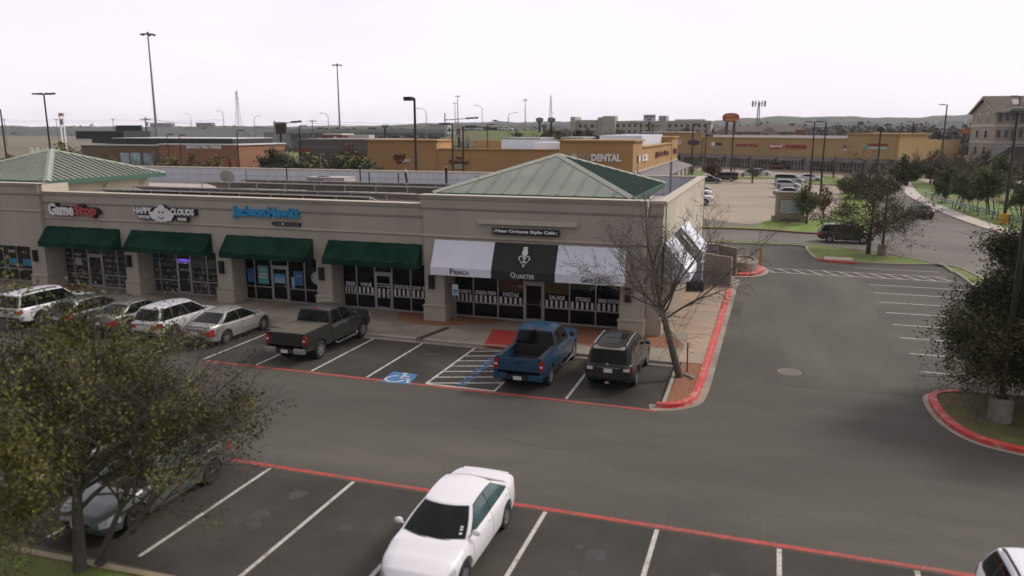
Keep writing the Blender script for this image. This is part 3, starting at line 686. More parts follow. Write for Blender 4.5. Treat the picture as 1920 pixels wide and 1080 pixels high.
# ------------------------------------------------------------------ shop signs
def sign_thing(label, loc): return thing('shop_sign', label, 'sign', loc)
s = sign_thing('white and red GameStop letters on a black backing on the beige wall', (-38.9,PM,4.6))
y = PM-.22; k = MB()
vs1 = [('Game',-40.95,-39.02,4.68,.70),('Stop',-38.98,-37.3,4.60,.74)]
for t_,a,b_,z,h in vs1: k.text(t_,(a+.04,y+.2,z+.02),(1,0,0),(0,0,1),b_-a+.07,h+.03,.20,bold=.11)
k.box(-37.3,-37.1,y+.02,y+.2,4.86,5.05); k.build('backing', black, s)
k = MB(); k.text('Game',(-40.95,y-.003,4.70),(1,0,0),(0,0,1),1.93,.70,.05,bold=.045); k.build('lettering', mat('sign_white',(.70,.72,.72),rough=.4), s)
k = MB(); k.text('Stop',(-38.98,y-.003,4.60),(1,0,0),(0,0,1),1.68,.76,.05,bold=.045); k.build('lettering', mat('sign_red',(.42,.07,.085),rough=.4), s)
s = sign_thing('white HAPPY CLOUDS letters beside a smiling white cloud, SMOKE and VAPE below', (-32.3,PM,4.6))
y = PM-.2
for t_,a,b_,z,h in (('HAPPY',-34.58,-33.28,5.0,.36),('CLOUDS',-32.0,-30.35,4.99,.38)):
    k = MB(); k.text(t_,(a+.03,y+.18,z-.01),(1,0,0),(0,0,1),b_-a+.06,h,.16,bold=.09); k.build('backing', black, s)
MB().box(-34.3,-33.35,y,y+.14,4.69,4.95).build('backing', black, s); MB().box(-31.66,-30.85,y,y+.14,4.63,4.90).build('backing', black, s)
k = MB()
for t_,a,b_,z,h in (('HAPPY',-34.6,-33.3,5.0,.36),('CLOUDS',-32.02,-30.4,4.99,.37),('SMOKE',-34.25,-33.5,4.73,.18),('VAPE',-31.55,-30.95,4.67,.18)): k.text(t_,(a,y+.003,z),(1,0,0),(0,0,1),b_-a,h,.04,bold=.05)
k.build('lettering', mat('sign_white'), s)
cl = MB(); pts = []
lobes = [(-.55,-.02,.24),(-.30,.22,.20),(0,.36,.27),(.32,.20,.21),(.56,.0,.22),(.50,-.2,.16),(.22,-.26,.16),(-.06,-.28,.17),(-.34,-.24,.17)]
for ai in range(72):
    t = R(ai*5); dx, dz = math.cos(t), math.sin(t); best = .2
    for lx,lz,lr in lobes:
        bq = lx*dx+lz*dz; cq = lx*lx+lz*lz-lr*lr; dq = bq*bq-cq
        if dq >= 0: best = max(best, bq+math.sqrt(dq))
    pts.append((-32.62+best*dx*1.05, y-.04, 4.96+best*dz*.92))
cb = MB(); cb.extr([(p[0]+.05,p[1]+.02,p[2]+.015) for p in pts],(0,.18,0)); cb.build('backing', black, s)
cl.extr(pts,(0,.05,0)); cl.build('cloud_emblem', mat('sign_white'), s)
ey = MB()
for sx in (-.13,.10): ey.lathe([(0,0),(.07,0),(.07,-.015)],(-32.62+sx,y-.042,5.12),12,0,axis='y')
ey.path([(-32.8+.055*i, y-.05, 4.86-.012*(9-(i-3)**2)) for i in range(7)],.018,6,1)
ey.build('cloud_face', [mat('sign_magenta',(.36,.08,.16)), black], s)
s = sign_thing('bright blue Jackson Hewitt letters with TAX SERVICE below', (-25.7,PM,4.8))
k = MB(); k.text('Jackson.Hewitt',(-27.9,PM-.03,4.93),(1,0,0),(0,0,1),4.22,.70,.16,bold=.062); k.build('lettering', mat('sign_blue',(.018,.26,.50),rough=.35), s)
k = MB(); k.box(-25.4,-23.65,PM-.14,PM-.02,4.66,4.84); k.build('backing', black, s)
k = MB(); k.text('TAX  SERVICE',(-25.35,PM-.145,4.69),(1,0,0),(0,0,1),1.65,.12,.02,bold=.02); k.build('lettering', mat('sign_grey',(.12,.12,.12)), s)
k = MB(); k.lathe([(0,0),(.055,0),(.055,-.02)],(-24.72,PM-.142,4.75),10,0,axis='y'); k.build('dot', mat('sign_white'), s)
s = sign_thing('black New Orleans Style Cafe board hung from a cream bar on the wall', (-11,PF,4.8))
k = MB(); k.box(-13.45,-8.5,PF-.2,PF-.02,5.22,5.44); k.build('mounting_bar', mat('raceway',(.50,.45,.38),rough=.6), s, bevel=.01)
for x in (-12.2,-11.05,-9.85):
    k = MB(); k.box(x-.025,x+.025,PF-.13,PF-.09,5.0,5.219); k.build('hanger', mat('raceway'), s)
k = MB(); k.box(-12.74,-9.38,PF-.18,PF-.03,4.74,5.04); k.build('board', black, s, bevel=.01)
k = MB(); k.text('New Orleans Style Cafe',(-12.55,PF-.184,4.80),(1,0,0),(0,0,1),3.0,.20,.01,bold=.045)
for x in (-12.68,-9.5): k.path([(x,PF-.184,4.8),(x+.05,PF-.184,4.86),(x,PF-.184,4.92),(x+.05,PF-.184,4.98)],.012,5)
k.build('lettering', mat('sign_white'), s)

# ------------------------------------------------------------------ things on the roof
panelm = mat('solar_panel', (.03,.033,.04), rough=.25, var=.2, scale=2); panelb = mat('panel_back',(.16,.15,.135),rough=.6,var=.1); frm = mat('panel_frame',(.55,.54,.52),rough=.4,metal=.4)
def solar_row(x0, x1, y, zlow, label):
    t = thing('solar_panel_row', label, 'solar panels', ((x0+x1)/2,y,5.0), group='solar panel rows on the shop roof')
    n = max(2,int((x1-x0)/2.05)); wv = (x1-x0)/n; D = 1.7; ht = .52
    for i in range(n):
        a = x0+i*wv; p = MB()
        p.extr([(a+.02,y,zlow+ht),(a+wv-.02,y,zlow+ht),(a+wv-.02,y+D,zlow),(a+.02,y+D,zlow)],(0,.0,-.03),0)
        o = p.build('panel', panelb, t)
        q = MB()
        q.box(a,a+wv,y-.03,y-.003,zlow+ht-.05,zlow+ht+.02)
        q.extr([(a+wv-.018,y,zlow+ht-.04),(a+wv+.018,y,zlow+ht-.04),(a+wv+.018,y,zlow+ht+.015),(a+wv-.018,y,zlow+ht+.015)],(0,D,-ht),0)
        q.build('frame', frm, o)
        c = MB(); c.extr([(a+.02,y+.01,zlow+ht+.004),(a+wv-.02,y+.01,zlow+ht+.004),(a+wv-.02,y+D,zlow+.004),(a+.02,y+D,zlow+.004)],(0,0,.006)); c.build('cells', panelm, o)
    l = MB()
    for i in range(n+1):
        a = x0+i*wv; l.box(a-.025,a+.025,y+.05,y+.1,5.0,zlow+ht-.04); l.box(a-.025,a+.025,y+D-.12,y+D-.07,5.0,zlow-.02)
    l.build('support', frm, t)
solar_row(-39.5,-20.6,37.6,5.62,'nearest solar panel row, low behind the front parapet')
solar_row(-38.6,-18.4,39.6,5.66,'second solar panel row from the front parapet')
solar_row(-36.6,-16.9,43.6,5.75,'third solar panel row on tall legs')
solar_row(-35.5,-16.4,46.4,5.75,'farthest solar panel row from the front parapet')
def hvac(x,y,w_,d,h,label,z0=5.0):
    t = thing('rooftop_unit', label, 'air conditioner', (x,y,z0), group='air conditioning units on the shop roof')
    b = MB(); b.box(x-w_/2,x+w_/2,y-d/2,y+d/2,z0+.12,z0+h); b.box(x-w_/2-.03,x+w_/2+.03,y-d/2-.03,y+d/2+.03,z0+h,z0+h+.05); b.box(x-w_/2+.05,x+w_/2-.05,y-d/2+.05,y+d/2-.05,z0,z0+.12)
    b.build('cabinet', mat('hvac_beige',(.42,.385,.35),rough=.6,var=.06), t, bevel=.015)
    g = MB(); g.box(x-w_/2+.1,x-w_/2+.1+w_*.42,y-d/2-.02,y-d/2-.002,z0+.25,z0+h-.12)
    for i in range(9): g.box(x-w_/2+.1,x-w_/2+.1+w_*.42,y-d/2-.03,y-d/2-.021,z0+.28+i*(h-.45)/9,z0+.30+i*(h-.45)/9)
    g.build('grille', mat('hvac_grille',(.05,.05,.055),rough=.6), t)
    p = MB(); p.box(x+w_*.1,x+w_*.18,y-d/2-.015,y-d/2-.002,z0+.4,z0+h-.2); p.build('panel', mat('hvac_panel',(.50,.50,.52)), t)
    f = MB(); f.cyl((x-w_*.2,y),min(d,w_)*.3,z0+h+.05,z0+h+.09,18); f.build('fan_guard', mat('hvac_grille'), t)
hvac(-30.6,50.2,3.1,1.6,1.25,'large beige rooftop unit with dark grille near the back parapet')
hvac(-21.9,49.6,2.6,1.7,.72,'low beige rooftop unit behind the farthest panels')
hvac(-18.2,41.2,1.2,1.0,.62,'small rooftop unit under the panel ends near the corner roof')
hvac(-38.4,49.5,2.4,1.5,.62,'flat rooftop unit below the left satellite dish')
def dish(x,y,z,label,r,az):
    t = thing('satellite_dish', label, 'satellite dish', (x,y,5.0), group='satellite dishes on the shop roof')
    d = MB(); d.lathe([(0,.0),(r*.35,.02),(r*.7,.08),(r,.17),(r,.185),(r*.7,.095),(r*.35,.035),(0,.015)],(0,0,0),24)
    Rm = Matrix.Rotation(az,4,'Z')@Matrix.Rotation(R(66),4,'X')
    d.v = [tuple(Rm@Vector(p)+Vector((x,y,z))) for p in d.v]; d.build('reflector', mat('dish_grey',(.26,.25,.24),rough=.5,var=.08), t, smooth=True)
    m = MB(); m.path([(x,y,5.0),(x,y,z-.35),(x,y+.08,z)],.035,8); f = Rm@Vector((0,-.1,.75*r/.6)); m.path([tuple(Rm@Vector((0,-r*.8,.15))+Vector((x,y,z))),tuple(f+Vector((x,y,z)))],.018,6); m.build('mast', mat('galv',(.35,.35,.35),metal=.6,rough=.4), t)
    n = MB(); q = f+Vector((x,y,z)); n.box(q.x-.06,q.x+.06,q.y-.06,q.y+.06,q.z-.06,q.z+.06); n.build('receiver', mat('hvac_panel'), t)
dish(-17.9,47.2,6.15,'grey satellite dish beside the corner green roof',.62,R(150))
dish(-38.6,48.8,6.15,'grey satellite dish near the left green roof',.55,R(200))
def pipe(x,y,h,r,label,cap=False,tilt=0,m=None):
    t = thing('vent_pipe', label, 'vent pipe', (x,y,5.0), group='pipes on the shop roof')
    k = MB(); k.path([(x,y,5.0),(x-tilt,y,5.0+h)],r,10); k.build('pipe', m or black, t)
    c = MB()
    if cap: c.lathe([(.05,0),(r*2.2,.02),(r*2.2,.1),(.03,.22)],(x-tilt,y,5.0+h),12)
    else: c.cyl((x-tilt,y),r*1.25,5.0+h-.05,5.0+h+.02,10)
    c.build('cap', m or mat('galv'), t)
    b = MB(); b.lathe([(r*2.6,0),(r*1.3,.12),(r*1.1,.2)],(x,y,5.0),10); b.build('flashing', mat('galv'), t)
pipe(-29.0,53.0,1.55,.05,'thin black pipe beside the large beige rooftop unit')
pipe(-26.8,53.5,1.5,.05,'thin black pipe with elbow left of the leaning pipe')
pipe(-25.2,52.0,1.6,.09,'leaning black flue with pale cap',True,.28)
pipe(-21.6,50.5,2.15,.09,'tall thick black pipe behind the low rooftop unit')
pipe(-22.0,49.2,1.0,.07,'stubby black pipe on the low rooftop unit')
pipe(-37.4,49.5,1.75,.03,'thin dark pole right of the left satellite dish')
pipe(-34.2,50.0,2.1,.045,'black pole left of the large beige rooftop unit')
pipe(-30.6,54.5,1.9,.06,'short black pipe over the back parapet by the rooftop unit')
pipe(-16.1,53.5,1.8,.03,'thin pale pole left of the corner roof',m=mat('galv'))
pipe(-8.6,52.5,2.3,.05,'grey pole behind the right slope of the corner roof',m=mat('galv'))
pipe(-6.7,55.0,2.5,.09,'thick grey pole near the right parapet',m=mat('pole_grey',(.20,.20,.22),rough=.5))
pipe(-13.2,56.5,1.9,.06,'white pipe over the back parapet behind the corner roof',m=white)
# ================================================================== VEHICLES
def lerp(a,b,t): return a+(b-a)*t
def interp(tab, x):
    if x <= tab[0][0]: return tab[0][1]
    for (x0,y0),(x1,y1) in zip(tab[:-1],tab[1:]):
        if x <= x1:
            t = (x-x0)/(x1-x0); t = t*t*(3-2*t)*.5+t*.5
            return y0+(y1-y0)*t
    return tab[-1][1]
tyrem = mat('tyre', (.018,.018,.018), rough=.85); rimm = mat('rim_alloy', (.42,.42,.43), rough=.3, metal=.7); rimd = mat('rim_grey',(.16,.16,.165),rough=.35,metal=.6)
cglass = mat('car_glass', (.007,.009,.008), rough=.04, var=.4, spec=.2); cglassb = mat('car_glass_teal', (.05,.10,.105), rough=.05, var=.4, spec=.7)
tailm = mat('tail_light', (.36,.018,.018), rough=.15, var=.2, scale=12); headm = mat('head_light', (.55,.57,.58), rough=.1, var=.2, scale=10); chrome = mat('chrome',(.6,.6,.6),rough=.15,metal=.9)
plast = mat('black_trim', (.02,.02,.021), rough=.6); platem = mat('plate_white', (.60,.61,.62), rough=.5, var=.2, scale=20); seamm = mat('door_gap',(.008,.008,.008))
amber = mat('amber_lens',(.55,.18,.03),rough=.2)
def paint(key, rgb=(.5,.5,.5), metal=.0, rough=.32): return mat('paint_'+key, rgb, rough=rough, metal=metal, var=.03, scale=1.0, coat=.35)

TYPES = {
 'sedan': dict(L=4.82,W=1.82,wb=2.78,fo=.96,r=.33,
    top=[(0,.80),(.012,.93),(.04,1.00),(.14,1.03),(.3,.98),(.55,.95),(.70,.955),(.78,.93),(.90,.82),(.965,.70),(1,.56)],
    wid=[(0,.60),(.01,.70),(.035,.79),(.09,.865),(.2,.905),(.5,.91),(.8,.905),(.90,.86),(.955,.76),(.985,.62),(1,.52)],
    bot=[(0,.44),(.03,.30),(.1,.22),(.9,.20),(.97,.24),(1,.36)],
    rb=.135,rt=.305,ft=.555,fb=.735,zr=1.46,belt=.955,wr=.57,win=[(.09,.50),(.53,.95)],tail=(0.0,.065,3.2,5.6),head=(.895,.985,3.6,5.8)),
 'suv': dict(L=4.80,W=1.92,wb=2.80,fo=.92,r=.38,
    top=[(0,.98),(.008,1.06),(.03,1.10),(.3,1.08),(.6,1.07),(.72,1.12),(.80,1.10),(.93,1.03),(.98,.93),(1,.78)],
    wid=[(0,.80),(.01,.86),(.03,.91),(.08,.945),(.5,.955),(.85,.95),(.93,.92),(.975,.83),(1,.70)],
    bot=[(0,.52),(.03,.40),(.1,.32),(.9,.32),(.97,.36),(1,.48)],
    rb=.012,rt=.055,ft=.56,fb=.71,zr=1.76,belt=1.08,wr=.68,win=[(.03,.27),(.31,.62),(.65,.965)],tail=(0.0,.03,4.4,6.2),head=(.93,.99,3.9,5.8)),
 'cross': dict(L=4.55,W=1.84,wb=2.68,fo=.92,r=.35,
    top=[(0,.90),(.01,.98),(.03,1.03),(.3,1.03),(.6,1.0),(.72,1.03),(.80,1.0),(.93,.90),(.98,.78),(1,.64)],
    wid=[(0,.68),(.01,.76),(.035,.84),(.09,.90),(.5,.92),(.8,.915),(.92,.86),(.97,.75),(1,.58)],
    bot=[(0,.48),(.03,.36),(.1,.26),(.9,.25),(.97,.28),(1,.40)],
    rb=.03,rt=.115,ft=.56,fb=.75,zr=1.63,belt=1.01,wr=.60,win=[(.04,.25),(.29,.60),(.63,.955)],tail=(0.0,.06,3.6,6.0),head=(.905,.985,3.8,5.8)),
 'hatch': dict(L=4.25,W=1.76,wb=2.6,fo=.85,r=.32,
    top=[(0,.84),(.012,.92),(.03,.97),(.3,.96),(.6,.93),(.72,.94),(.80,.91),(.92,.80),(.98,.68),(1,.56)],
    wid=[(0,.62),(.01,.72),(.035,.80),(.09,.86),(.5,.88),(.8,.87),(.92,.82),(.97,.70),(1,.54)],
    bot=[(0,.46),(.03,.32),(.1,.22),(.9,.20),(.97,.24),(1,.36)],
    rb=.03,rt=.17,ft=.56,fb=.78,zr=1.50,belt=.945,wr=.57,win=[(.06,.24),(.28,.58),(.61,.95)],tail=(0.0,.06,3.6,6.2),head=(.89,.985,3.6,5.8)),
 'van': dict(L=5.05,W=1.95,wb=3.0,fo=.95,r=.34,
    top=[(0,.98),(.008,1.05),(.03,1.08),(.6,1.04),(.75,1.08),(.83,1.02),(.93,.90),(.98,.78),(1,.64)],
    wid=[(0,.82),(.01,.88),(.03,.93),(.08,.96),(.5,.97),(.85,.96),(.93,.90),(.975,.78),(1,.62)],
    bot=[(0,.48),(.03,.34),(.1,.24),(.9,.22),(.97,.26),(1,.38)],
    rb=.008,rt=.035,ft=.62,fb=.80,zr=1.75,belt=1.05,wr=.74,win=[(.03,.29),(.32,.60),(.63,.965)],tail=(0.0,.03,4.2,7.0),head=(.92,.985,3.8,5.8)),
 'pickup': dict(L=5.80,W=2.03,wb=3.70,fo=.98,r=.40,
    top=[(0,1.31),(.36,1.30),(.37,1.24),(.70,1.23),(.78,1.24),(.92,1.20),(.975,1.12),(1,.95)],
    wid=[(0,.995),(.36,1.0),(.85,1.0),(.93,.97),(.975,.90),(1,.78)],
    bot=[(0,.52),(.1,.46),(.36,.42),(.9,.40),(.97,.44),(1,.52)],
    rb=.372,rt=.388,ft=.60,fb=.715,zr=1.94,belt=1.22,wr=.72,win=[(.05,.46),(.50,.955)],tail=None,head=(.945,.992,4.2,6.0),bed=.365),
}
def section(T, x):
    L = T['L']; u = x/L; w = interp(T['wid'],u)*T['W']/2/1.0/ (T['W']/2) * 1.0
    w = interp(T['wid'],u); zt = interp(T['top'],u); zb = interp(T['bot'],u); h = zt-zb
    pts = [(0,zb),(w*.84,zb),(w*.965,zb+.07),(w*.998,zb+.34*h),(w,zb+.55*h),(w*.985,zb+.74*h),(w*.955,zb+.90*h),(w*.885,zt-.008),(w*.6,zt+.018),(0,zt+.028)]
    ax = [T['L']-T['fo'], T['L']-T['fo']-T['wb']]; Ra = T['r']+.075
    for c in ax:
        d = abs(x-c)
        if d < Ra:
            za = T['r']+.01+math.sqrt(Ra*Ra-d*d)
            pts = [(y, max(z,za) if i < 6 else z) for i,(y,z) in enumerate(pts)]
            pts = [(y, min(z, pts[6][1]-.004*(6-i)) if i < 6 else z) for i,(y,z) in enumerate(pts)]
    return pts
def spt(T, x, p):
    s = section(T,x); i = min(int(p), len(s)-2); t = p-i
    return (lerp(s[i][0],s[i+1][0],t), lerp(s[i][1],s[i+1][1],t))
def stations(T, x0, x1):
    L = T['L']; ax = [L-T['fo'], L-T['fo']-T['wb']]; Ra = T['r']+.075; xs = set()
    for i in range(25): xs.add(round(x0+(x1-x0)*i/24,4))
    for c in ax:
        for k in range(-8,9):
            q = c+Ra*math.sin(k/8*math.pi/2)
            if x0 < q < x1: xs.add(round(q,4))
        for q in (c-Ra-.004,c+Ra+.004):
            if x0 < q < x1: xs.add(round(q,4))
    for u in (.006,.012,.02,.03,.045,.06,.955,.965,.975,.985,.993):
        q = u*L
        if x0 < q < x1: xs.add(round(q,4))
    return sorted(xs)

def make_car(kind, name, label, cat, loc, rot, pm, group=None, opts=()):
    T = TYPES[kind]; L, W, r = T['L'], T['W'], T['r']; cx = L/2
    t = thing(name, label, cat, loc, rot, group)
    bed = T.get('bed')
    def bl(m, nm, mm, par=None, **k): return m.build(nm, mm, par or t, world=False, **k)
    X = lambda x: x-cx
    x0 = bed*L if bed else 0
    b = MB(); rows = []
    for x in stations(T, x0, L):
        s = section(T,x); ring = [(X(x),y,z) for y,z in s]+[(X(x),-y,z) for y,z in s[-2:0:-1]]
        rows.append(ring)
    b.grid(rows, 0, closed=True); n = len(rows[0])
    b.poly(rows[0]); b.poly(rows[-1])
    body = bl(b, 'body', pm, smooth=True, ang=38)
    def patch(m, xa, xb, pa, pb, side, off, mi=0, nx=6, npz=4):
        g = []
        for i in range(nx+1):
            x = lerp(xa,xb,i/nx); row = []
            for j in range(npz+1):
                p = lerp(pa,pb,j/npz); y,z = spt(T,x,p); e = .02; xq = min(max(x+e,0),L)
                y2,z2 = spt(T,xq,p); y3,z3 = spt(T,x,min(p+.1,8.9))
                d1 = Vector((e,(y2-y),(z2-z))); d2 = Vector((0,y3-y,z3-z)); nn = d2.cross(d1)
                nn = nn.normalized() if nn.length > 1e-9 else Vector((0,1,0))
                if nn.y < 0: nn = -nn
                q = Vector((X(x),y,z))+nn*off; row.append((q.x,q.y*side,q.z))
            g.append(row)
        m.grid(g, mi)
    # cabin
    rb,rt,ft,fb = (T[k]*L for k in ('rb','rt','ft','fb')); zr = T['zr']; belt = T['belt']; wr = T['wr']
    def side(u,v):
        xb = lerp(rb,fb,u); xt = lerp(rt,ft,u)
        yb = interp(T['wid'],xb/L)*.895; zb = min(interp(T['top'],xb/L)-.03, belt+.10)
        zt = zr-.05*abs(2*u-.95)**2.2
        bow = .035*math.sin(math.pi*v)
        return Vector((X(lerp(xb,xt,v)), lerp(yb,wr,v)+bow, lerp(zb,zt-.035,v)))
    c = MB(); nu, nv = 14, 6
    for sg in (1,-1): c.grid([[(p.x,p.y*sg,p.z) for p in [side(i/nu,j/nv) for j in range(nv+1)]] for i in range(nu+1)])
    def endp(u, s, v):
        p = side(u,v); sgn = 1 if u > .5 else -1
        return Vector((p.x+sgn*(.20 if u > .5 else .10)*(1-s*s), p.y*s, p.z+.028*v*(1-s*s)*1.3))
    for u in (0,1): c.grid([[tuple(endp(u,-1+2*i/10,j/nv)) for j in range(nv+1)] for i in range(11)])
    rows = []
    for i in range(nu+1):
        u = i/nu; p = side(u,1); row = []
        for k in range(11):
            s = -1+2*k/10; bx = (.20*max(0,(u-.75)/.25)-.10*max(0,(.2-u)/.2))*(1-s*s)
            row.append((p.x+bx, p.y*s, p.z+.036*(1-s*s)))
        rows.append(row)
    c.grid(rows); bl(c, 'cabin', pm, smooth=True, ang=42)
    def sidewin(u0,u1,sg):
        g = MB(); rows = []
        for i in range(9):
            u = lerp(u0,u1,i/8); row = []
            for j in range(5):
                v = lerp(.10,.90,j/4); p = side(u,v); row.append((p.x,(p.y+.008)*sg,p.z+.002))
            rows.append(row)
        g.grid(rows); return g
    gm = cglassb if 'teal' in opts else cglass
    for sg in (1,-1):
        g = MB(); ua = T['win'][0][0]-.02; ub = T['win'][-1][1]+.015
        g.grid([[(q.x,(q.y+.004)*sg,q.z) for q in [side(lerp(ua,ub,i/14),lerp(.05,.94,j/5)) for j in range(6)]] for i in range(15)]); bl(g,'window_trim',plast,smooth=True)
    g = MB()
    for s0 in (-.1,.55):
        P = [endp(1,lerp(s0,s0-.62,j/4),.06+.012*j) for j in range(5)]; g.path([(q.x+.022,q.y,q.z+.012) for q in P],.009,4)
    bl(g,'wiper',plast)
    for sg in (1,-1):
        for (u0,u1) in T['win']:
            o = bl(sidewin(u0,u1,sg), 'side_window', gm, smooth=True)
    for u,nm in ((1,'windshield'),(0,'rear_window')):
        g = MB(); rows = []; off = .010 if u else -.010
        v0, v1, sw = (.09,.95,.93) if u else ((.10,.90,.90) if kind not in ('sedan',) else (.04,.93,.90))
        for i in range(11):
            s = -sw+2*sw*i/10; row = []
            for j in range(6):
                p = endp(u,s,lerp(v0,v1,j/5)); row.append((p.x+off,p.y,p.z+.006))
            rows.append(row)
        g.grid(rows); bl(g, nm, cglass, smooth=True)
    if 'stickers' in opts:
        g = MB()
        for v in (.20,.30,.37):
            q0 = [endp(1,a_,b2) for a_,b2 in ((.74,v),(.82,v),(.82,v+.05),(.74,v+.05))]; g.poly([(q.x+.016,q.y,q.z+.012) for q in q0])
        bl(g,'sticker',platem)
    # wheels
    ax = [L-T['fo'], L-T['fo']-T['wb']]; tw = .115
    for xa in ax:
        for sg in (1,-1):
            yw = (interp(T['wid'],xa/L)-tw-.02)*sg
            m = MB(); m.lathe([(r*.62,-tw),(r*.93,-tw),(r,-tw*.72),(r,tw*.72),(r*.93,tw),(r*.62,tw)],(X(xa),yw,r),28,0,axis='y',cap=False)
            o = bl(m, 'wheel', tyrem, smooth=True, ang=30)
            q = MB(); f = tw*.78*sg; q.lathe([(r*.60,-tw*.8*sg),(r*.66,f*1.25),(r*.60,f*1.2),(r*.56,f*.3),(r*.10,f*.35)],(X(xa),yw,r),28,0,axis='y')
            for k in range(5 if kind != 'pickup' else 6):
                w0 = 2*math.pi*k/(5 if kind != 'pickup' else 6)+.3; a = Vector((math.cos(w0),0,math.sin(w0))); p_ = Vector((-a.z,0,a.x))
                pts = [a*r*.10+p_*r*.09, a*r*.60+p_*r*.075, a*r*.60-p_*r*.075, a*r*.10-p_*r*.09]
                q.extr([tuple(Vector((X(xa),yw+f*.5,r))+z) for z in pts],(0,f*.55,0))
            q.lathe([(r*.15,f*.4),(r*.15,f*1.12),(r*.10,f*1.2)],(X(xa),yw,r),14,0,axis='y')
            bl(q, 'rim', rimd if 'darkrim' in opts else rimm, o, smooth=True, ang=30)
    # lamps
    for sg in (1,-1):
        if T['tail']:
            m = MB(); a,b2,p0,p1 = T['tail']; patch(m, a*L, b2*L, p0, p1, sg, .012); bl(m,'taillight',tailm if 'spoiler' not in opts else mat('tail_dark',(.10,.012,.012),rough=.15,var=.2),smooth=True)
        m = MB(); a,b2,p0,p1 = T['head']; patch(m, a*L, b2*L, p0, p1, sg, .010); bl(m,'headlight',headm,smooth=True)
        m = MB(); mx, my, mz = X(fb-.12*L*.35), interp(T['wid'],fb/L)*.93+.10, belt+.10
        if kind == 'pickup': mz += .06; my += .06
        hs = (.06,.10,.07) if kind != 'pickup' else (.07,.12,.12)
        m.lathe([(.02,-1),(.72,-.8),(1,-.3),(1,.3),(.72,.8),(.02,1)],(0,0,0),12,0,axis='y')
        m.v = [(mx+v[0]*hs[0], sg*my+v[1]*hs[1], mz+v[2]*hs[2]) for v in m.v]
        m.path([(mx,sg*(my-.12),mz-.05),(mx,sg*my,mz-.02)],.025,6)
        bl(m,'mirror', plast if 'darkmirror' in opts else pm, smooth=True)
        g = MB()
        for (u0,u1) in T['win'][-2:]:
            xs_ = lerp(rb,fb,u0)-.05
            if xs_ > x0+.05: patch(g, xs_-.006, xs_+.006, 2.2, 6.6, sg, .003, 0, 1, 8)
        xs_ = fb-.16; patch(g, xs_-.006, xs_+.006, 2.2, 6.0, sg, .003, 0, 1, 8)
        bl(g,'door_gap',seamm)
        g = MB()
        for (u0,u1) in T['win'][-2:]:
            xh = lerp(rb,fb,u0)+.02; y,z = spt(T,xh,6.0); g.box(X(xh),X(xh)+.17,min(sg*(y-.004),sg*(y+.03)),max(sg*(y-.004),sg*(y+.03)),z-.05,z-.02)
        bl(g,'door_handle', chrome if 'chrome' in opts else pm)
    # front: grille, plate, lower intake
    zt = interp(T['top'],.985); wf = interp(T['wid'],.995)
    m = MB(); zz = interp(T['top'],1); zb = interp(T['bot'],1)
    m.box(X(L)-.03,X(L)+.012,-wf*.72,wf*.72,lerp(zb,zz,.52),lerp(zb,zz,.93)); bl(m,'grille',plast,bevel=.01)
    m = MB(); m.box(X(L)-.03,X(L)+.012,-wf*.62,wf*.62,lerp(zb,zz,.05),lerp(zb,zz,.34)); bl(m,'lower_intake',plast,bevel=.01)
    m = MB(); m.box(X(L)+.012,X(L)+.03,-.15,.15,lerp(zb,zz,.36),lerp(zb,zz,.36)+.15); bl(m,'front_plate',platem)
    # rear
    if not bed:
        zt0 = interp(T['top'],.0); zb0 = interp(T['bot'],0); w0 = interp(T['wid'],0)
        zp = lerp(zb0,zt0,.52) if kind != 'sedan' else lerp(zb0,zt0,.62)
        m = MB(); m.box(X(0)-.022,X(0)+.02,-.16,.16,zp,zp+.155); bl(m,'rear_plate',platem)
        m = MB(); m.box(X(0)-.03,X(0)+.06,-w0*.92,w0*.92,zb0-.02,zb0+.10); bl(m,'rear_valance',plast,bevel=.02)
        m = MB(); m.box(X(0)-.015,X(0)+.01,-w0*.86,w0*.86,lerp(zb0,zt0,.36),lerp(zb0,zt0,.385)); bl(m,'bumper_gap',seamm)
        m = MB(); m.box(X(0)-.02,X(0)+.01,-.45,.45,zp+.19,zp+.215); bl(m,'trunk_trim',chrome if 'chrome' in opts else plast)
        for sg in (1,-1):
            m = MB(); m.box(X(0)-.012,X(0)+.015,min(sg*w0*.62,sg*w0*.99),max(sg*w0*.62,sg*w0*.99),zp+.02,zt0-.02 if 'spoiler' not in opts else zt0-.16); o = bl(m,'taillight',tailm if 'spoiler' not in opts else mat('tail_dark'),bevel=.008)
            if 'spoiler' in opts:
                m = MB(); m.box(X(0)-.02,X(0)+.10,min(sg*w0*.70,sg*w0*1.02),max(sg*w0*.70,sg*w0*1.02),zt0-.155,zt0-.01); bl(m,'clear_lens',mat('clear_lens',(.62,.63,.64),rough=.15),o,bevel=.02)
        if kind == 'sedan':
            m = MB(); m.grid([[(X(lerp(.02*L,.055*L,i/4)),-.62+1.24*j/10,interp(T['top'],.03)+.045+.02*math.sin(i*.8)-.02*(abs(j-5)/5)**2) for j in range(11)] for i in range(5)]); 
            bl(m,'spoiler',pm,smooth=True)
    if 'rails' in opts:
        for sg in (1,-1):
            m = MB(); P = [side(u,1) for u in (.06,.12,.5,.82,.88)]
            m.path([(p.x,(p.y-.06)*sg,p.z+(.03 if 0 < i < 4 else -.01)+.05) for i,p in enumerate(P)],.028,8); bl(m,'roof_rail',mat('rail_silver',(.55,.55,.55),rough=.3,metal=.7) if 'chrome' in opts else plast,smooth=True)
    if 'cladding' in opts:
        for sg in (1,-1):
            m = MB()
            segs = [(.0,ax[1]-r-.08),(ax[1]+r+.08,ax[0]-r-.08),(ax[0]+r+.08,L)]
            for a,b2 in segs: patch(m, max(a,.01), min(b2,L-.01), 1.0, 2.7, sg, .012, 0, 8, 3)
            bl(m,'side_cladding',plast,smooth=True)
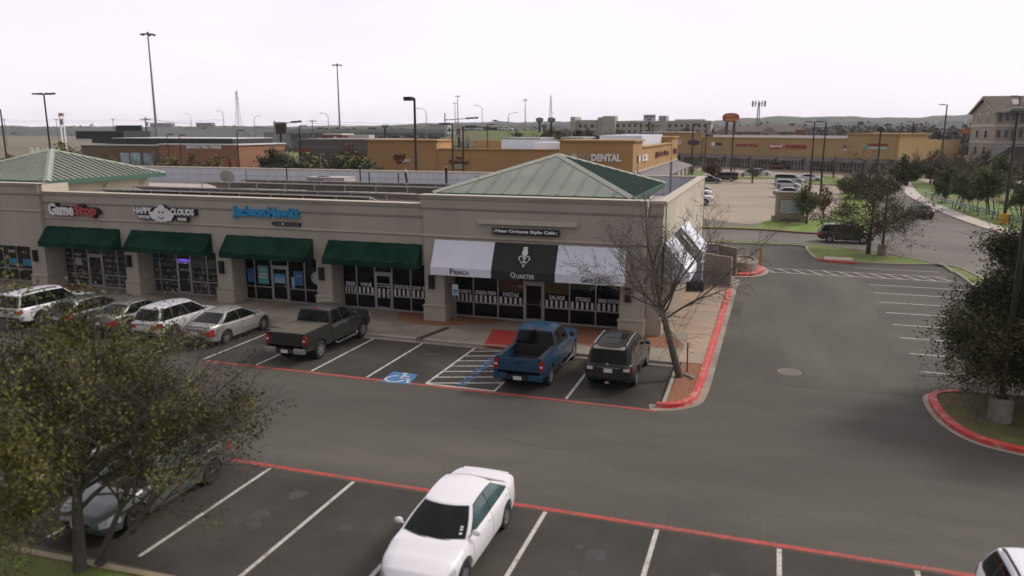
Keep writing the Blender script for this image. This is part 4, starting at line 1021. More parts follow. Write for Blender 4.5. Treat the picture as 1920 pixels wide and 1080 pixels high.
    if kind == 'suv' and 'spoiler' in opts:
        p = side(0,1); m = MB(); m.grid([[(p.x-.20+.26*i/3, -.60+1.2*j/8, p.z+.032-.012*(3-i)) for j in range(9)] for i in range(4)]); m.grid([[(p.x-.20, -.60+1.2*j/8, p.z-.004-z) for j in range(9)] for z in (0,.035)])
        bl(m,'spoiler',mat('spoiler_grey',(.30,.26,.22),rough=.3,coat=.5),smooth=True)
        m = MB(); m.box(X(0)-.16,X(0)+.02,-.05,.05,.36,.46); m.box(X(0)-.18,X(0)-.12,-.09,.09,.39,.43); bl(m,'tow_hitch',chrome)
        m = MB(); m.box(X(0)-.07,X(0)+.02,-.80,.80,.56,.68); bl(m,'rear_bumper',mat('bumper_dark',(.022,.024,.024),rough=.5),bevel=.03)
        m = MB(); m.path([(X(0)-.03,.02,1.10),(X(0)-.05,.02,1.10)],.06,12); bl(m,'emblem',chrome)
    if 'sunroof' in opts:
        p0, p1 = side(.45,1), side(.8,1); m = MB(); m.grid([[(lerp(p0.x,p1.x,i/4),-.42+.84*j/6,max(p0.z,p1.z)+.045-.036*((-.42+.84*j/6)/wr)**2) for j in range(7)] for i in range(5)]); bl(m,'sunroof',cglass)
    # pickup bed
    if bed:
        xbf = x0-.03; zt = 1.31; fl = .84
        for sg in (1,-1):
            m = MB(); rows = []
            for x in stations(T,0,xbf):
                s = section(T,x); ou = [(X(x),y*sg,z) for y,z in s[1:7]]
                yo = s[6][0]; zi = max(fl, .0)
                rows.append(ou+[(X(x),(yo-.02)*sg,zt+.005),(X(x),(yo-.12)*sg,zt+.005),(X(x),(yo-.13)*sg,zt-.02),(X(x),(yo-.13)*sg,zi)])
            m.grid(rows); m.poly(rows[0]); m.poly(rows[-1]); bl(m,'bed_side',pm,smooth=True,ang=40)
            m = MB(); m.box(X(0)+.02,X(xbf),min(sg*.72,sg*.865),max(sg*.72,sg*.865),zt+.008,zt+.022); bl(m,'bed_rail',plast)
            m = MB(); m.box(X(0)-.022,X(0)+.09,min(sg*.80,sg*.985),max(sg*.80,sg*.985),.86,1.24); o = bl(m,'taillight',tailm,bevel=.02)
            m = MB(); m.box(X(0)-.027,X(0)-.02,min(sg*.83,sg*.95),max(sg*.83,sg*.95),1.0,1.08); bl(m,'reverse_lens',headm,o)
            m = MB(); m.path([(X(x0+.15),sg*1.0,.46),(X(x0+.25),sg*1.06,.40),(X(L-T['fo']-.75),sg*1.06,.40),(X(L-T['fo']-.65),sg*1.0,.46)],.045,8); bl(m,'side_step',chrome if 'chrome' in opts else plast,smooth=True)
        m = MB(); m.box(X(0)+.03,X(xbf),-.87,.87,fl-.05,fl)
        for i in range(9): m.box(X(0)+.1,X(xbf)-.05,-.78+i*.19,-.70+i*.19,fl,fl+.012)
        m.box(X(xbf)-.06,X(xbf),-.87,.87,fl,zt-.01); bl(m,'bed_floor',plast)
        m = MB(); m.box(X(0)-.015,X(0)+.055,-.795,.795,.80,1.30); tg = bl(m,'tailgate',pm,bevel=.02)
        m = MB(); m.box(X(0)-.03,X(0)-.016,-.15,.15,1.10,1.19); bl(m,'handle',plast,tg)
        m = MB(); m.box(X(0)-.021,X(0)-.0155,-.70,.70,.98,.985); m.box(X(0)-.021,X(0)-.0155,-.70,.70,.90,.905); bl(m,'crease',seamm,tg)
        for ya,yb in ((-.98,-.42),(.42,.98)):
            m = MB(); m.box(X(0)-.17,X(0)-.02,ya,yb,.50,.73); bl(m,'bumper_corner',pm if 'chromebumper' not in opts else chrome,bevel=.035)
        m = MB(); m.box(X(0)-.15,X(0)-.02,-.419,.419,.50,.66); bl(m,'bumper_step',plast,bevel=.02)
        m = MB(); m.box(X(0)-.165,X(0)-.151,-.16,.16,.51,.65); bl(m,'rear_plate',platem)
        p = side(0,1); m = MB(); m.box(p.x-.03,p.x+.05,-.22,.22,p.z+.0,p.z+.055); o = bl(m,'brake_light',tailm,bevel=.01)
        m = MB(); m.box(p.x-.034,p.x-.029,-.21,-.12,p.z+.01,p.z+.045); m.box(p.x-.034,p.x-.029,.12,.21,p.z+.01,p.z+.045); bl(m,'cargo_lens',headm,o)
        m = MB(); m.path([(p.x+.15,.02,p.z+.03),(p.x+.02,.02,p.z+.12)],[.03,.012],6); bl(m,'roof_antenna',plast)
        m = MB(); m.box(X(0)+.1,X(x0)+.5,-.7,.7,.42,.62); bl(m,'chassis',plast)
        if 'cover' in opts:
            m = MB(); m.grid([[(lerp(X(0)+.03,X(xbf)-.01,i/8),-.86+1.72*j/8,1.335+.012*math.sin(j/8*math.pi)+.006*math.sin(i*1.9)) for j in range(9)] for i in range(9)]); m.box(X(0)+.03,X(xbf)-.01,-.86,.86,1.29,1.332)
            bl(m,'bed_cover',mat('tonneau',(.085,.075,.052),rough=.75,var=.15),smooth=True)
    return t
U = math.pi/2
# ---- parked nose-in at the shops
make_car('pickup','pickup_truck','blue crew cab pickup truck with an open bed parked at the cafe','pickup truck',(-8.62,29.62,0),U,paint('blue',(.012,.060,.112)),opts=('chrome','darkmirror'))
make_car('suv','parked_suv','dark green grey SUV with silver roof rails parked under the bare tree','suv',(-5.42,30.15,0),U,paint('green_grey',(.015,.020,.017)),opts=('rails','chrome','spoiler','sunroof','darkmirror','cladding'))
make_car('pickup','pickup_truck','dark grey pickup truck with a covered bed parked at the beer and wine shop','pickup truck',(-19.02,29.95,0),U,paint('dark_grey',(.022,.023,.020)),opts=('cover','chrome','chromebumper'))
make_car('sedan','parked_car','silver sedan parked nose-in nearest the dark grey pickup','car',(-24.25,30.1,0),U,paint('silver',(.29,.285,.275),.2),group='cars parked nose-in at the shops')
make_car('cross','parked_car','white hatchback parked nose-in between two silver cars','car',(-27.1,29.95,0),U,paint('white',(.58,.58,.60)),group='cars parked nose-in at the shops')
make_car('sedan','parked_car','grey sedan with pale roof edge parked left of the white hatchback','car',(-29.85,30.1,0),U,paint('mid_grey',(.13,.125,.12),.2),group='cars parked nose-in at the shops')
make_car('hatch','parked_car','dark grey hatchback second from the left, behind the leafy tree','car',(-32.6,30.0,0),U,paint('slate',(.07,.075,.08),.2),group='cars parked nose-in at the shops')
make_car('suv','parked_suv','white SUV at the far left end of the row by the shops','suv',(-35.4,30.0,0),U,paint('white2',(.66,.66,.68)),opts=('rails',))
# ---- near row, nose towards the camera
make_car('sedan','parked_car','white sedan parked alone in the near row facing the camera','car',(-6.62,15.55,0),-U,paint('white_bright',(.78,.77,.78)),opts=('teal','stickers'))
make_car('sedan','parked_car','dark silver green sedan parked under the leafy tree facing the camera','car',(-15.22,15.3,0),-U,paint('silver_green',(.115,.135,.13),.2),opts=('teal','darkrim'))
make_car('cross','parked_car','black car parked left of the silver green sedan in the near row','car',(-18.25,15.2,0),-U,paint('black',(.018,.02,.02)),opts=())
make_car('cross','parked_car','white car cut off by the lower right corner','car',(5.33,14.75,0),-U,paint('white3',(.80,.80,.84)),opts=('rails',))
# ---- moving on the cross road and the side road
make_car('cross','driving_suv','dark blue SUV driving right along the cross road','suv',(6.35,73.3,0),0,paint('navy',(.012,.018,.034)),opts=('chrome',))
make_car('sedan','driving_car','black sedan driving away up the side road','car',(15.9,97.2,0),R(99),paint('black2',(.014,.015,.017)),opts=('chrome',))
# ---- far lot
def far(kind, px, py, rot, label, pm, cat='car', nm='parked_car', opts=()):
    g = G(px,py); make_car(kind,nm,label,cat,(g.x,g.y+1.0,0),rot,pm,'cars in the far tan lot',opts)
far('sedan',1328,344,0,'black sedan nosing out from behind the shop parapet',paint('black'))
far('van',1357,340,math.pi,'black van parked just right of the black sedan',paint('black2'),'van','parked_van')
far('cross',1405,332,math.pi,'white SUV parked at the head of the far lot',paint('white'),'suv','parked_suv')
far('sedan',1424,329,0,'white sedan half hidden behind the white SUV',paint('white2'))
far('pickup',1455,319,math.pi,'dark red pickup truck parked in front of the farther shops',paint('maroon',(.09,.015,.015)),'pickup truck','pickup_truck')
far('van',1480,345,0,'pale green minivan behind the silver hatchback',paint('pale_green',(.30,.37,.36),.1),'van','parked_van')
far('hatch',1476,354,0,'silver blue hatchback parked in front of the minivan',paint('silver_blue',(.45,.49,.53),.1))
far('sedan',1482,371,0,'silver sedan parked behind the monument sign',paint('silver2',(.42,.42,.42),.2))
far('sedan',1518,341,0,'white sedan parked beyond the pale minivan',paint('white'))
def far2(kind, x, y, rot, label, pm, cat, nm):
    make_car(kind,nm,label,cat,(x,y,0),rot,pm,'cars in the far tan lot')
far2('pickup',-10.05,104.5,0,'white pickup truck nearest the shop wall in the far lot',paint('white'),'pickup truck','pickup_truck')
far2('suv',-10.5,115.5,0,'white SUV second behind the shop wall in the far lot',paint('white2'),'suv','parked_suv')
far2('cross',-11.2,125,0,'pale silver car third behind the shop wall in the far lot',paint('silver'),'car','parked_car')
make_car('suv','parked_suv','dark green SUV parked in the drive by the tan hotel','suv',(51.3,158,0),math.pi,paint('dark_green',(.02,.035,.032)))
# ================================================================== TREES
barkg = mat('bark_grey', (.16,.14,.12), rough=.95, var=.3, scale=8, bump=.5, bscale=30)
barkd = mat('bark_dark', (.055,.046,.036), rough=.95, var=.3, scale=8)
twigm = mat('twig_brown', (.095,.078,.062), rough=.95, var=.25, scale=5)
twigg = mat('twig_grey', (.15,.132,.115), rough=.95, var=.25, scale=5)
def leafmat(key, rgb): return mat(key, rgb, rough=.65, var=.35, scale=1.3, spec=.25)
oak = [leafmat('oak_dark',(.036,.047,.019)), leafmat('oak_mid',(.062,.072,.028)), leafmat('oak_olive',(.105,.092,.040))]
olive=[leafmat('olive_dark',(.038,.043,.017)), leafmat('olive_mid',(.075,.08,.022)), leafmat('olive_yellow',(.15,.145,.026))]
shrub=[leafmat('shrub_dark',(.055,.070,.032)), leafmat('shrub_mid',(.095,.112,.045)), leafmat('shrub_light',(.15,.158,.065))]
gold =[leafmat('gold_dark',(.085,.078,.030)), leafmat('gold_mid',(.13,.115,.04)), leafmat('gold_light',(.17,.15,.055))]
redb =[leafmat('redbrown_dark',(.075,.05,.032)), leafmat('redbrown_mid',(.11,.07,.04)), leafmat('redbrown_light',(.14,.095,.05))]

def rvec(g):
    while True:
        v = Vector((g.uniform(-1,1),g.uniform(-1,1),g.uniform(-1,1)))
        if .05 < v.length < 1: return v.normalized()
def grow(mb, p, d, ln, r, lev, P, g, tips):
    n = P['seg'][lev]; pts = [p]; rad = [r]; dirs = [d]; cur = p; dd = d.normalized()
    r1 = r*P['taper'][lev]
    for i in range(n):
        dd = (dd + rvec(g)*P['wander'][lev] + Vector((0,0,P['up'][lev]))).normalized()
        cur = cur+dd*(ln/n); pts.append(cur); rad.append(lerp(r,r1,(i+1)/n)); dirs.append(dd)
    mb.path(pts, rad, P['sides'][lev], 0, cap=False)
    if lev == len(P['n']):
        tips.append((pts, lev)); return
    if lev == len(P['n'])-1: tips.append((pts, lev))
    k = P['n'][lev]; s0 = P['start'][lev]
    for j in range(k):
        t = s0+(1-s0)*((j+g.uniform(.1,.9))/k); t = min(t,.995); f = t*n; i = min(int(f),n-1)
        q = pts[i].lerp(pts[i+1], f-i); base = dirs[i+1]
        ang = R(g.uniform(*P['ang'][lev])); az = g.uniform(0,2*math.pi) if lev else (2*math.pi*(j*.618+g.uniform(-.08,.08)))
        a = base.orthogonal().normalized(); b = base.cross(a)
        nd = base*math.cos(ang)+(a*math.cos(az)+b*math.sin(az))*math.sin(ang)
        grow(mb, q, nd, ln*P['len'][lev]*g.uniform(.7,1.15)*(1-.35*(t-s0)/(1.001-s0)*P.get('cone',1)), max(lerp(r,r1,t)*P['rr'][lev],P['rmin']), lev+1, P, g, tips)
    if P.get('lead', True):
        grow(mb, pts[-1], dd, ln*P['len'][lev]*.9, r1*.95, lev+1, P, g, tips)
def leaves(tips, size, per, spread, g, nm=3, squash=1.0, clump=None, keep=None):
    m = MB()
    for pts, lev in tips:
        c = pts[len(pts)//2]
        if keep and not keep(c,g): continue
        if clump and mnoise.noise(c*clump[0]) < clump[1]: continue
        tone = min(nm-1, max(0, int((mnoise.noise(c*.9)+.5)*nm+g.uniform(-.5,.5))))
        for _ in range(per):
            q = pts[g.randrange(len(pts))] + rvec(g)*spread*g.random()**.5
            a = rvec(g); a.z *= squash; b = a.cross(rvec(g))
            if b.length < .05: continue
            a = a.normalized()*size*g.uniform(.6,1.3); b = b.normalized()*size*g.uniform(.3,.65)
            mi = tone if g.random() < .7 else g.randrange(nm)
            m.add([q-a,q-b*.9+a*.1,q+a,q+b*.9+a*.1],[(0,1,2,3)],mi)
    return m
BASE = dict(seg=[6,6,5,4,3], taper=[.55,.4,.35,.3,.3], wander=[.08,.16,.22,.28,.3], up=[.02,.06,.05,.03,0], sides=[10,7,5,4,3],
            n=[7,6,5,4], start=[.35,.25,.2,.15], ang=[(35,65),(30,60),(25,60),(25,65)], len=[.75,.6,.55,.5], rr=[.55,.55,.55,.6], rmin=.006)
def tree(name, label, cat, base, seed, ln, r, lean, P, leaf=None, bark=barkd, twig=None, group=None, lsize=.1, per=8, spread=.3, clump=None, scale=None, extra=None, keep=None):
    g = random.Random(seed); Q = dict(BASE); Q.update(P)
    t = thing(name, label, cat, base, 0, group)
    w = MB(); tips = []
    stems = extra or [(Vector((0,0,-.05)), Vector(lean))]
    for p0,d0 in stems: grow(w, p0, d0, ln*g.uniform(.9,1.05), r, 0, Q, g, tips)
    w.build('trunk', bark, t, smooth=True, recalc=False, world=False, ang=60)
    if leaf:
        m = leaves(tips, lsize, per, spread, g, len(leaf), clump=clump, keep=keep); m.build('crown', leaf, t, recalc=False, world=False)
    return t

# the bare tree in the mulch bed by the right kerb
tree('bare_tree','leafless tree leaning left in the mulch bed beside the red kerb','tree',(-2.98,30.09,.1),21,3.3,.155,(-.34,-.03,1),
     dict(n=[9,6,6,4], start=[.80,.2,.15,.12], ang=[(38,78),(22,55),(22,58),(25,60)], len=[1.02,.62,.58,.55], wander=[.05,.17,.22,.26,.3], up=[.0,.055,.05,.04,.02], rr=[.42,.58,.55,.5], rmin=.0095, taper=[.72,.30,.3,.35,.4], cone=.5),
     bark=mat('bark_bare',(.105,.09,.075), rough=.95, var=.3, scale=8, bump=.5, bscale=30))
# foreground tree at the lower left: open crown with yellow green leaf tufts and long bare twigs
tree('leafy_tree','loose olive and yellow green tree filling the lower left foreground','tree',(-14.12,11.9,.05),5,2.5,.15,(.02,.05,1),
     dict(n=[11,8,6,4], start=[.55,.15,.12,.1], ang=[(25,80),(28,62),(28,65),(30,72)], len=[1.22,.62,.58,.5], wander=[.07,.2,.25,.3,.32], up=[.0,.03,.02,.0,0], rr=[.5,.55,.5,.5], rmin=.0045, cone=.35),
     leaf=olive, bark=mat('bark_oak',(.085,.073,.058),rough=.95,var=.3,scale=8,bump=.5), lsize=.050, per=19, spread=.26, clump=(.8,-.22), keep=lambda c,g: (c.z > 2.4 or g.random() < (.3 if c.x > -.2 else .8)) and (c.x < 1.3 or c.z < 4.3 and g.random() < .75 and mnoise.noise(c*1.1) > -.05))
tree('twiggy_tree','leafless grey brown twiggy stems leaning out of the leafy tree to the right','tree',(-13.95,12.15,.02),9,2.6,.075,(.55,.42,1),
     dict(n=[6,6,5,4], start=[.5,.2,.12,.1], ang=[(25,65),(25,58),(25,60),(28,65)], len=[1.0,.66,.62,.55], wander=[.07,.2,.24,.28,.3], up=[.0,.03,.02,.02,0], rr=[.55,.55,.5,.5], rmin=.0042, cone=.5),
     bark=twigm, extra=[(Vector((0,0,-.05)),Vector((.42,.30,1))),(Vector((-.05,.05,-.05)),Vector((.15,.5,1))),(Vector((.05,-.03,-.05)),Vector((.62,.25,1)))])
# dark live oak on the right island
tree('live_oak','dense dark green oak on the red kerbed island at the right edge','tree',(9.7,30.3,.1),33,2.75,.22,(.0,.0,1),
     dict(n=[22,10,6,4], start=[.42,.14,.12,.1], ang=[(5,102),(30,65),(30,70),(30,75)], len=[1.28,.54,.52,.5], wander=[.07,.16,.24,.3,.3], up=[.0,.0,.0,.0,0], rr=[.5,.5,.5,.5], rmin=.007, cone=.0, lead=False),
     leaf=oak, lsize=.062, per=30, spread=.42, keep=lambda c,g: ((c.x+.45)/4.1)**2+(c.y/3.8)**2+((c.z-3.3)/3.0)**2 < 1.0+.25*mnoise.noise(c*.9) and c.z > .75)
# road side tree: dark feathery
tree('roadside_tree','dark feathery half bare tree on the grass strip by the cross road','tree',(7.45,66.0,.1),44,3.0,.19,(.03,0,1),
     dict(n=[11,7,6,4], start=[.32,.15,.12,.1], ang=[(42,82),(28,58),(25,60),(28,65)], len=[1.3,.6,.56,.5], wander=[.06,.16,.22,.28,.3], up=[.0,.0,-.01,-.01,-.02], rr=[.45,.55,.55,.55], rmin=.012, cone=.35),
     leaf=[mat('oak_mid'),mat('oak_olive'),leafmat('oak_brown',(.085,.065,.035))], bark=barkd, lsize=.085, per=4, spread=.35, clump=(.5,-.02))
def gp(px,py): g = G(px,py); return (g.x,g.y,.05)
tree('small_tree','small green and brown tree right of the monument sign','tree',(3.6,85.6,.1),51,2.0,.13,(0,0,1),
     dict(n=[8,6,5], start=[.4,.2,.15], ang=[(35,70),(30,60),(30,65)], len=[.85,.55,.5], rmin=.012, cone=.5), leaf=shrub, lsize=.12, per=9, spread=.35, clump=(.8,-.2))
tree('small_tree','reddish shrubby tree between the small green tree and the feathery tree','tree',(5.6,91.5,.1),52,1.6,.10,(0,0,1),
     dict(n=[7,6,5], start=[.3,.2,.15], ang=[(35,70),(30,60),(30,65)], len=[.85,.55,.5], rmin=.012, cone=.5), leaf=redb, lsize=.14, per=5, spread=.35, clump=(.8,-.1))
# thicket behind the guard rail, multi-stemmed
rr = random.Random(17); spots = [(21.9,108,1.0,'leftmost'),(22.9,105.5,.8,'second from the left'),(24.0,102.5,1.05,'third from the left'),(25.9,99,.75,'fourth from the left'),(27.3,98.5,1.05,'second from the right'),(28.6,94.5,.7,'rightmost')]
proto = []
for v in range(2):
    st = [(Vector((rr.uniform(-.5,.5),rr.uniform(-.5,.5),-.05)), Vector((rr.uniform(-.25,.25),rr.uniform(-.25,.25),1))) for _ in range(4)]
    proto.append(tree('thicket_tree','x','tree',(0,0,0),60+v,2.4,.07,(0,0,1), dict(n=[5,5,5], start=[.5,.2,.15], ang=[(25,65),(30,60),(30,65)], len=[.75,.55,.5], rmin=.01, cone=.5), leaf=shrub, lsize=.13, per=7, spread=.45, clump=(.55,-.12), group='multi-stemmed trees behind the guard rail', extra=st))
for i,(x,y,s,l) in enumerate(spots):
    lab = l+' of the multi-stemmed green trees behind the blue guard rail'
    if i < 2: o = proto[i]; o.location = (x,y,.05); o.scale = (s,s,s); o['label'] = lab
    else: dup(proto[i%2],(x,y,.05),rr.uniform(0,6),lab,(s,s,s*rr.uniform(.92,1.08)))
tree('tall_bush','tall olive bush at the bend of the right sidewalk','bush',(22.2,118,.05),71,2.6,.09,(0,0,1), dict(n=[9,6,5], start=[.12,.15,.12], ang=[(30,70),(30,60),(30,65)], len=[.8,.55,.5], rmin=.012, cone=.5), leaf=shrub, lsize=.17, per=9, spread=.45)
# trees beyond the park and behind the shops
bareP = dict(n=[9,7,6,3], start=[.22,.18,.15,.1], ang=[(30,65),(28,55),(25,55),(25,60)], len=[.85,.6,.55,.5], rmin=.02, cone=.5, up=[0,.04,.04,.03,.02])
pb1 = tree('bare_tree','x','tree',(0,0,0),81,3.4,.2,(0,0,1), bareP, bark=twigm, group='bare trees in the distance')
pb2 = tree('bare_tree','x','tree',(0,0,0),82,3.4,.2,(.05,0,1), bareP, leaf=redb, bark=twigm, lsize=.2, per=2, spread=.5, group='bare trees in the distance')
pg1 = tree('leafy_tree','x','tree',(0,0,0),83,2.6,.2,(0,0,1), dict(n=[9,6,5], start=[.25,.15,.12], ang=[(35,80),(30,60),(30,65)], len=[.95,.6,.5], rmin=.02, cone=.4), leaf=shrub, lsize=.26, per=9, spread=.7, group='leafy trees in the distance')
pg2 = tree('leafy_tree','x','tree',(0,0,0),84,2.6,.2,(0,0,1), dict(n=[9,6,5], start=[.2,.15,.12], ang=[(35,80),(30,60),(30,65)], len=[.95,.6,.5], rmin=.02, cone=.4), leaf=gold, lsize=.22, per=11, spread=.8, group='leafy trees in the distance')
pg3 = tree('leafy_tree','x','tree',(0,0,0),85,2.4,.2,(0,0,1), dict(n=[10,6,5], start=[.15,.15,.12], ang=[(35,85),(30,60),(30,65)], len=[1.0,.6,.5], rmin=.02, cone=.3), leaf=oak, lsize=.26, per=10, spread=.7, group='leafy trees in the distance')
used = set(); rr = random.Random(23)
def height_of(p): return max(c.bound_box[1][2] for c in p.children if c.type == 'MESH')
HT = {}
def put(p, px, D, ytop, label, z=0.0):
    wide = 1.75 if p is pg2 else 1.3
    a = A(px, 300, D); zt = A(px, ytop, D).z
    if p.name not in HT: HT[p.name] = height_of(p)
    s = max(.2,(zt-z)/HT[p.name])
    if p.name not in used: used.add(p.name); p.location = (a.x,D,z); p.scale = (s,s,s); p['label'] = label; p.rotation_euler = (0,0,rr.uniform(0,6)); return
    dup(p,(a.x,D,z),rr.uniform(0,6),label,(s*wide*rr.uniform(.9,1.1),s*wide*rr.uniform(.9,1.1),s))
put(pb1,1722,165,272,'bare tree right of the corner of the far orange shops')
put(pb2,1748,158,278,'bare reddish tree left of the leaning lamp post')
put(pb1,1772,150,262,'dark bare tree right of the leaning lamp post')
put(pb2,1800,156,285,'bare reddish tree in front of the tan drive')
put(pg3,1705,150,288,'dark bushy tree at the left end of the park trees')
put(pg1,1873,140,285,'green tree by the dark SUV in the hotel drive')
put(pb1,1905,176,275,'bare tree under the hotel gable at the right edge')
put(pb2,1850,190,278,'bare reddish tree in front of the hotel entrance')
put(pb1,1820,185,272,'bare tree left of the hotel entrance')
put(pb1,1413,150,288,'small bare tree in the bed behind the white SUV')
put(pb2,1338,158,296,'bare shrubby tree left of the black van')
put(pb1,1300,170,300,'bare shrubby tree beside the lamp post by the orange side wall')
put(pb1,1565,170,282,'small dark bare tree in front of the middle of the far shops')
put(pb1,1378,186,284,'small dark tree in front of the shop left of the lamp post')
put(pg1,1610,120,318,'leafy young tree left of the dome lamp post')
put(pg2,1590,128,325,'yellowish young tree beyond the feathery tree')
put(pg3,1660,122,322,'dark round tree right of the dome lamp post')
# behind the shop roof on the left
put(pg2,132,92,262,'golden olive tree left of the brick restaurant')
put(pg2,205,98,286,'golden olive tree in front of the brick restaurant windows')
put(pb1,295,102,262,'bare tree in front of the brick restaurant corner')
put(pg2,330,100,289,'low golden tree below the restaurant lettering')
put(pg2,395,100,290,'low golden bush tree at the right end of the brick restaurant')
put(pb2,362,108,285,'bare tree in front of the restaurant lettering')
put(pg3,497,128,280,'round dark green tree on the roadside verge')
put(pg3,525,122,275,'taller dark green tree beside the bare verge tree')
put(pb1,548,118,276,'bare grey tree behind the rooftop pipes')
put(pg1,592,98,283,'green bushy tree left of the yellow wall')
put(pg3,625,96,285,'dark green bushy tree behind the leaning flue')
put(pg1,660,94,290,'green bushy tree touching the yellow wall')
put(pg1,690,94,296,'small green bush at the corner of the yellow wall')
put(pb2,655,122,262,'wide bare tree in front of the dark grey restaurant')
put(pb1,610,126,270,'bare tree in front of the red lettering wall')
put(pb1,845,230,250,'bare tree on the bank behind the lamp posts')
put(pb1,875,225,249,'bare tree on the bank right of the twin lamp posts')
put(pb2,812,235,250,'bare tree on the bank by the bridge end')
put(pg3,985,215,245,'dark green bush on the bank left of the hotel')
put(pb2,1030,210,234,'reddish bare tree left of the long hotel')
put(pb1,1062,215,238,'bare tree at the left end of the long hotel')
put(pg3,1085,225,240,'dark tree in front of the left hotel windows')
put(pg3,1118,220,240,'dark tree under the middle of the long hotel')
put(pb1,1140,222,235,'bare tree under the raised centre of the long hotel')
put(pb2,1165,225,240,'bare tree under the right half of the long hotel')
put(pg3,1270,260,236,'dark tree in front of the right end of the long hotel')
put(pg3,780,240,255,'dark bush under the bridge near the tall box lamp')
put(pg3,745,250,255,'dark bush under the green highway sign')
put(pb2,20,120,285,'bare tree at the left edge beyond the green roof')
# ================================================================== BACKGROUND BUILDINGS
orange = mat('stucco_orange', (.40,.235,.095), rough=.9, var=.07, scale=.25, second=(.36,.21,.085), sscale=.12)
orangel= mat('stucco_ochre', (.385,.275,.13), rough=.9, var=.07, scale=.2, second=(.345,.245,.115), sscale=.1)
otrim  = mat('ochre_trim', (.40,.25,.10), rough=.85)
stone  = mat('stone_grey', (.27,.25,.22), rough=.9, var=.2, scale=1.5)
greyroof=mat('awning_grey_metal', (.15,.14,.135), rough=.6, var=.12)
winm   = mat('far_glass', (.03,.04,.045), rough=.1, var=.5, scale=.5)
wing   = mat('far_glass_green', (.05,.09,.08), rough=.1, var=.5, scale=.6)
tanw   = mat('hotel_tan', (.33,.285,.225), rough=.9, var=.07, scale=.1)
beige  = mat('hotel_beige', (.37,.35,.31), rough=.9, var=.07, scale=.1)
brick  = mat('brick_orange', (.29,.145,.085), rough=.9, var=.12, scale=.6)
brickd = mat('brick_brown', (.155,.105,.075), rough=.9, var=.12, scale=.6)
membr  = mat('roof_white', (.62,.61,.60), rough=.8, var=.08)
s_white = mat('sign_white'); s_red = mat('sign_red_far',(.34,.03,.03)); s_dark = mat('sign_maroon',(.10,.012,.015))
# ---- yellow shop with its end wall
Y0 = 108.0
pA = A(690,320,Y0); pB = A(1186,320,Y0); zA = A(690,264,Y0).z; z1 = A(900,281,Y0).z
xA, xB = pA.x, pB.x; zt = A(1186,266,Y0).z; x1 = A(819,300,Y0).x; x2 = A(1049,300,Y0).x
B2 = thing('yellow_shop', 'orange yellow stucco shop building with MYDENTAL lettering behind the grey shop roof','building',((xA+xB)/2,Y0,0))
xe = A(1272,300,165).x; Ye = 160.0
w_ = MB(); w_.box(xA,x1,Y0,Y0+6,0,zA); w_.box(x1,x2,Y0+.1,Y0+1,0,z1); w_.box(x2,xB,Y0,Y0+8,0,zt); w_.box(xB-1,xB-.1,Y0+8,Ye-9,0,zt-1.0); w_.box(xB-5,xB,Ye-9,Ye,0,zt+.05)
w_.box(xA,xB-1,Y0+45,Y0+46,0,zt-.6); w_.build('wall', orange, B2, bevel=.03)
r_ = MB(); r_.box(xA+.2,xB-1,Y0+1,Y0+45,z1-1.2,z1-1.0); r_.build('roof', membr, B2)
c_ = MB(); c_.box(xA-.25,x1+.3,Y0-.3,Y0+6.2,zA,zA+.22); c_.box(x1+.31,x2-.31,Y0-.1,Y0+1.0,z1,z1+.18); c_.box(x2-.3,xB+.35,Y0-.35,Y0+8.2,zt,zt+.22); c_.box(xB-1.1,xB+.15,Y0+8.2,Ye-9.1,zt-1.0,zt-.8); c_.box(xB-5.2,xB+.3,Ye-9.1,Ye+.2,zt+.05,zt+.28)
c_.build('cornice', otrim, B2, bevel=.03)
rb = MB(); rb.box(x1+.5,x2-4,Y0+28,Y0+28.4,z1-1,z1+1.1); rb.box(xB-9,xB-2,Y0+20,Y0+44,z1-1,zt+.7); rb.build('roof_parapet', mat('roof_blue_white',(.60,.64,.68),rough=.8,var=.06), B2)
ru = MB(); ru.box(x2-5.5,x2-.6,Y0+6,Y0+10,z1-.9,z1+1.0); ru.build('roof_hatch', white, B2)
aw = MB(); aw.extr([(xB,Y0+3,3.6),(xB+3.2,Y0+3,2.7),(xB+3.2,Y0+3,2.55),(xB,Y0+3,3.3)],(0,Ye-Y0-4,0)); aw.build('metal_awning', greyroof, B2)
cb_ = MB(); cb_.box(xB,xB+.2,Y0+1,Ye-.5,3.62,3.85); cb_.build('wall_band', mat('trim_cream'), B2)
for i in range(7):
    y = Y0+8+i*6.6; q = MB(); q.box(xB+2.7,xB+3.0,y,y+.3,0,2.55); q.build('post', trim, B2)
    if i < 6:
        q = MB(); q.box(xB+.0,xB+.06,y+1,y+6,.2,2.6); q.build('window', winm, B2)
def far_sign(label, parent_loc, fn): 
    s = thing('shop_sign', label, 'sign', parent_loc); fn(s); return s
def ltr(s, t_, x, y, z, w__, h, m, depth=.15, bold=.03, ux=(1,0,0), nm='lettering', shear=0):
    k = MB(); k.text(t_,(x,y,z),ux,(0,0,1),w__,h,depth,0,bold,shear); return k.build(nm, m, s)
def xz(px,py,Y): p = A(px,py,Y); return p.x,p.z
x,z = xz(1086,302,Y0); xx,_ = xz(1164,302,Y0); h = xz(1086,288,Y0)[1]-z; xm,_ = xz(1108,302,Y0)
s = thing('shop_sign','white MYDENTAL letters on the orange yellow wall','sign',(x,Y0,z))
ltr(s,'MY',x,Y0-.05,z,xm-x-.1,h,mat('sign_pale',(.48,.44,.38)),bold=-.01); ltr(s,'DENTAL',xm+.05,Y0-.05,z,xx-xm,h,s_white,bold=.05)
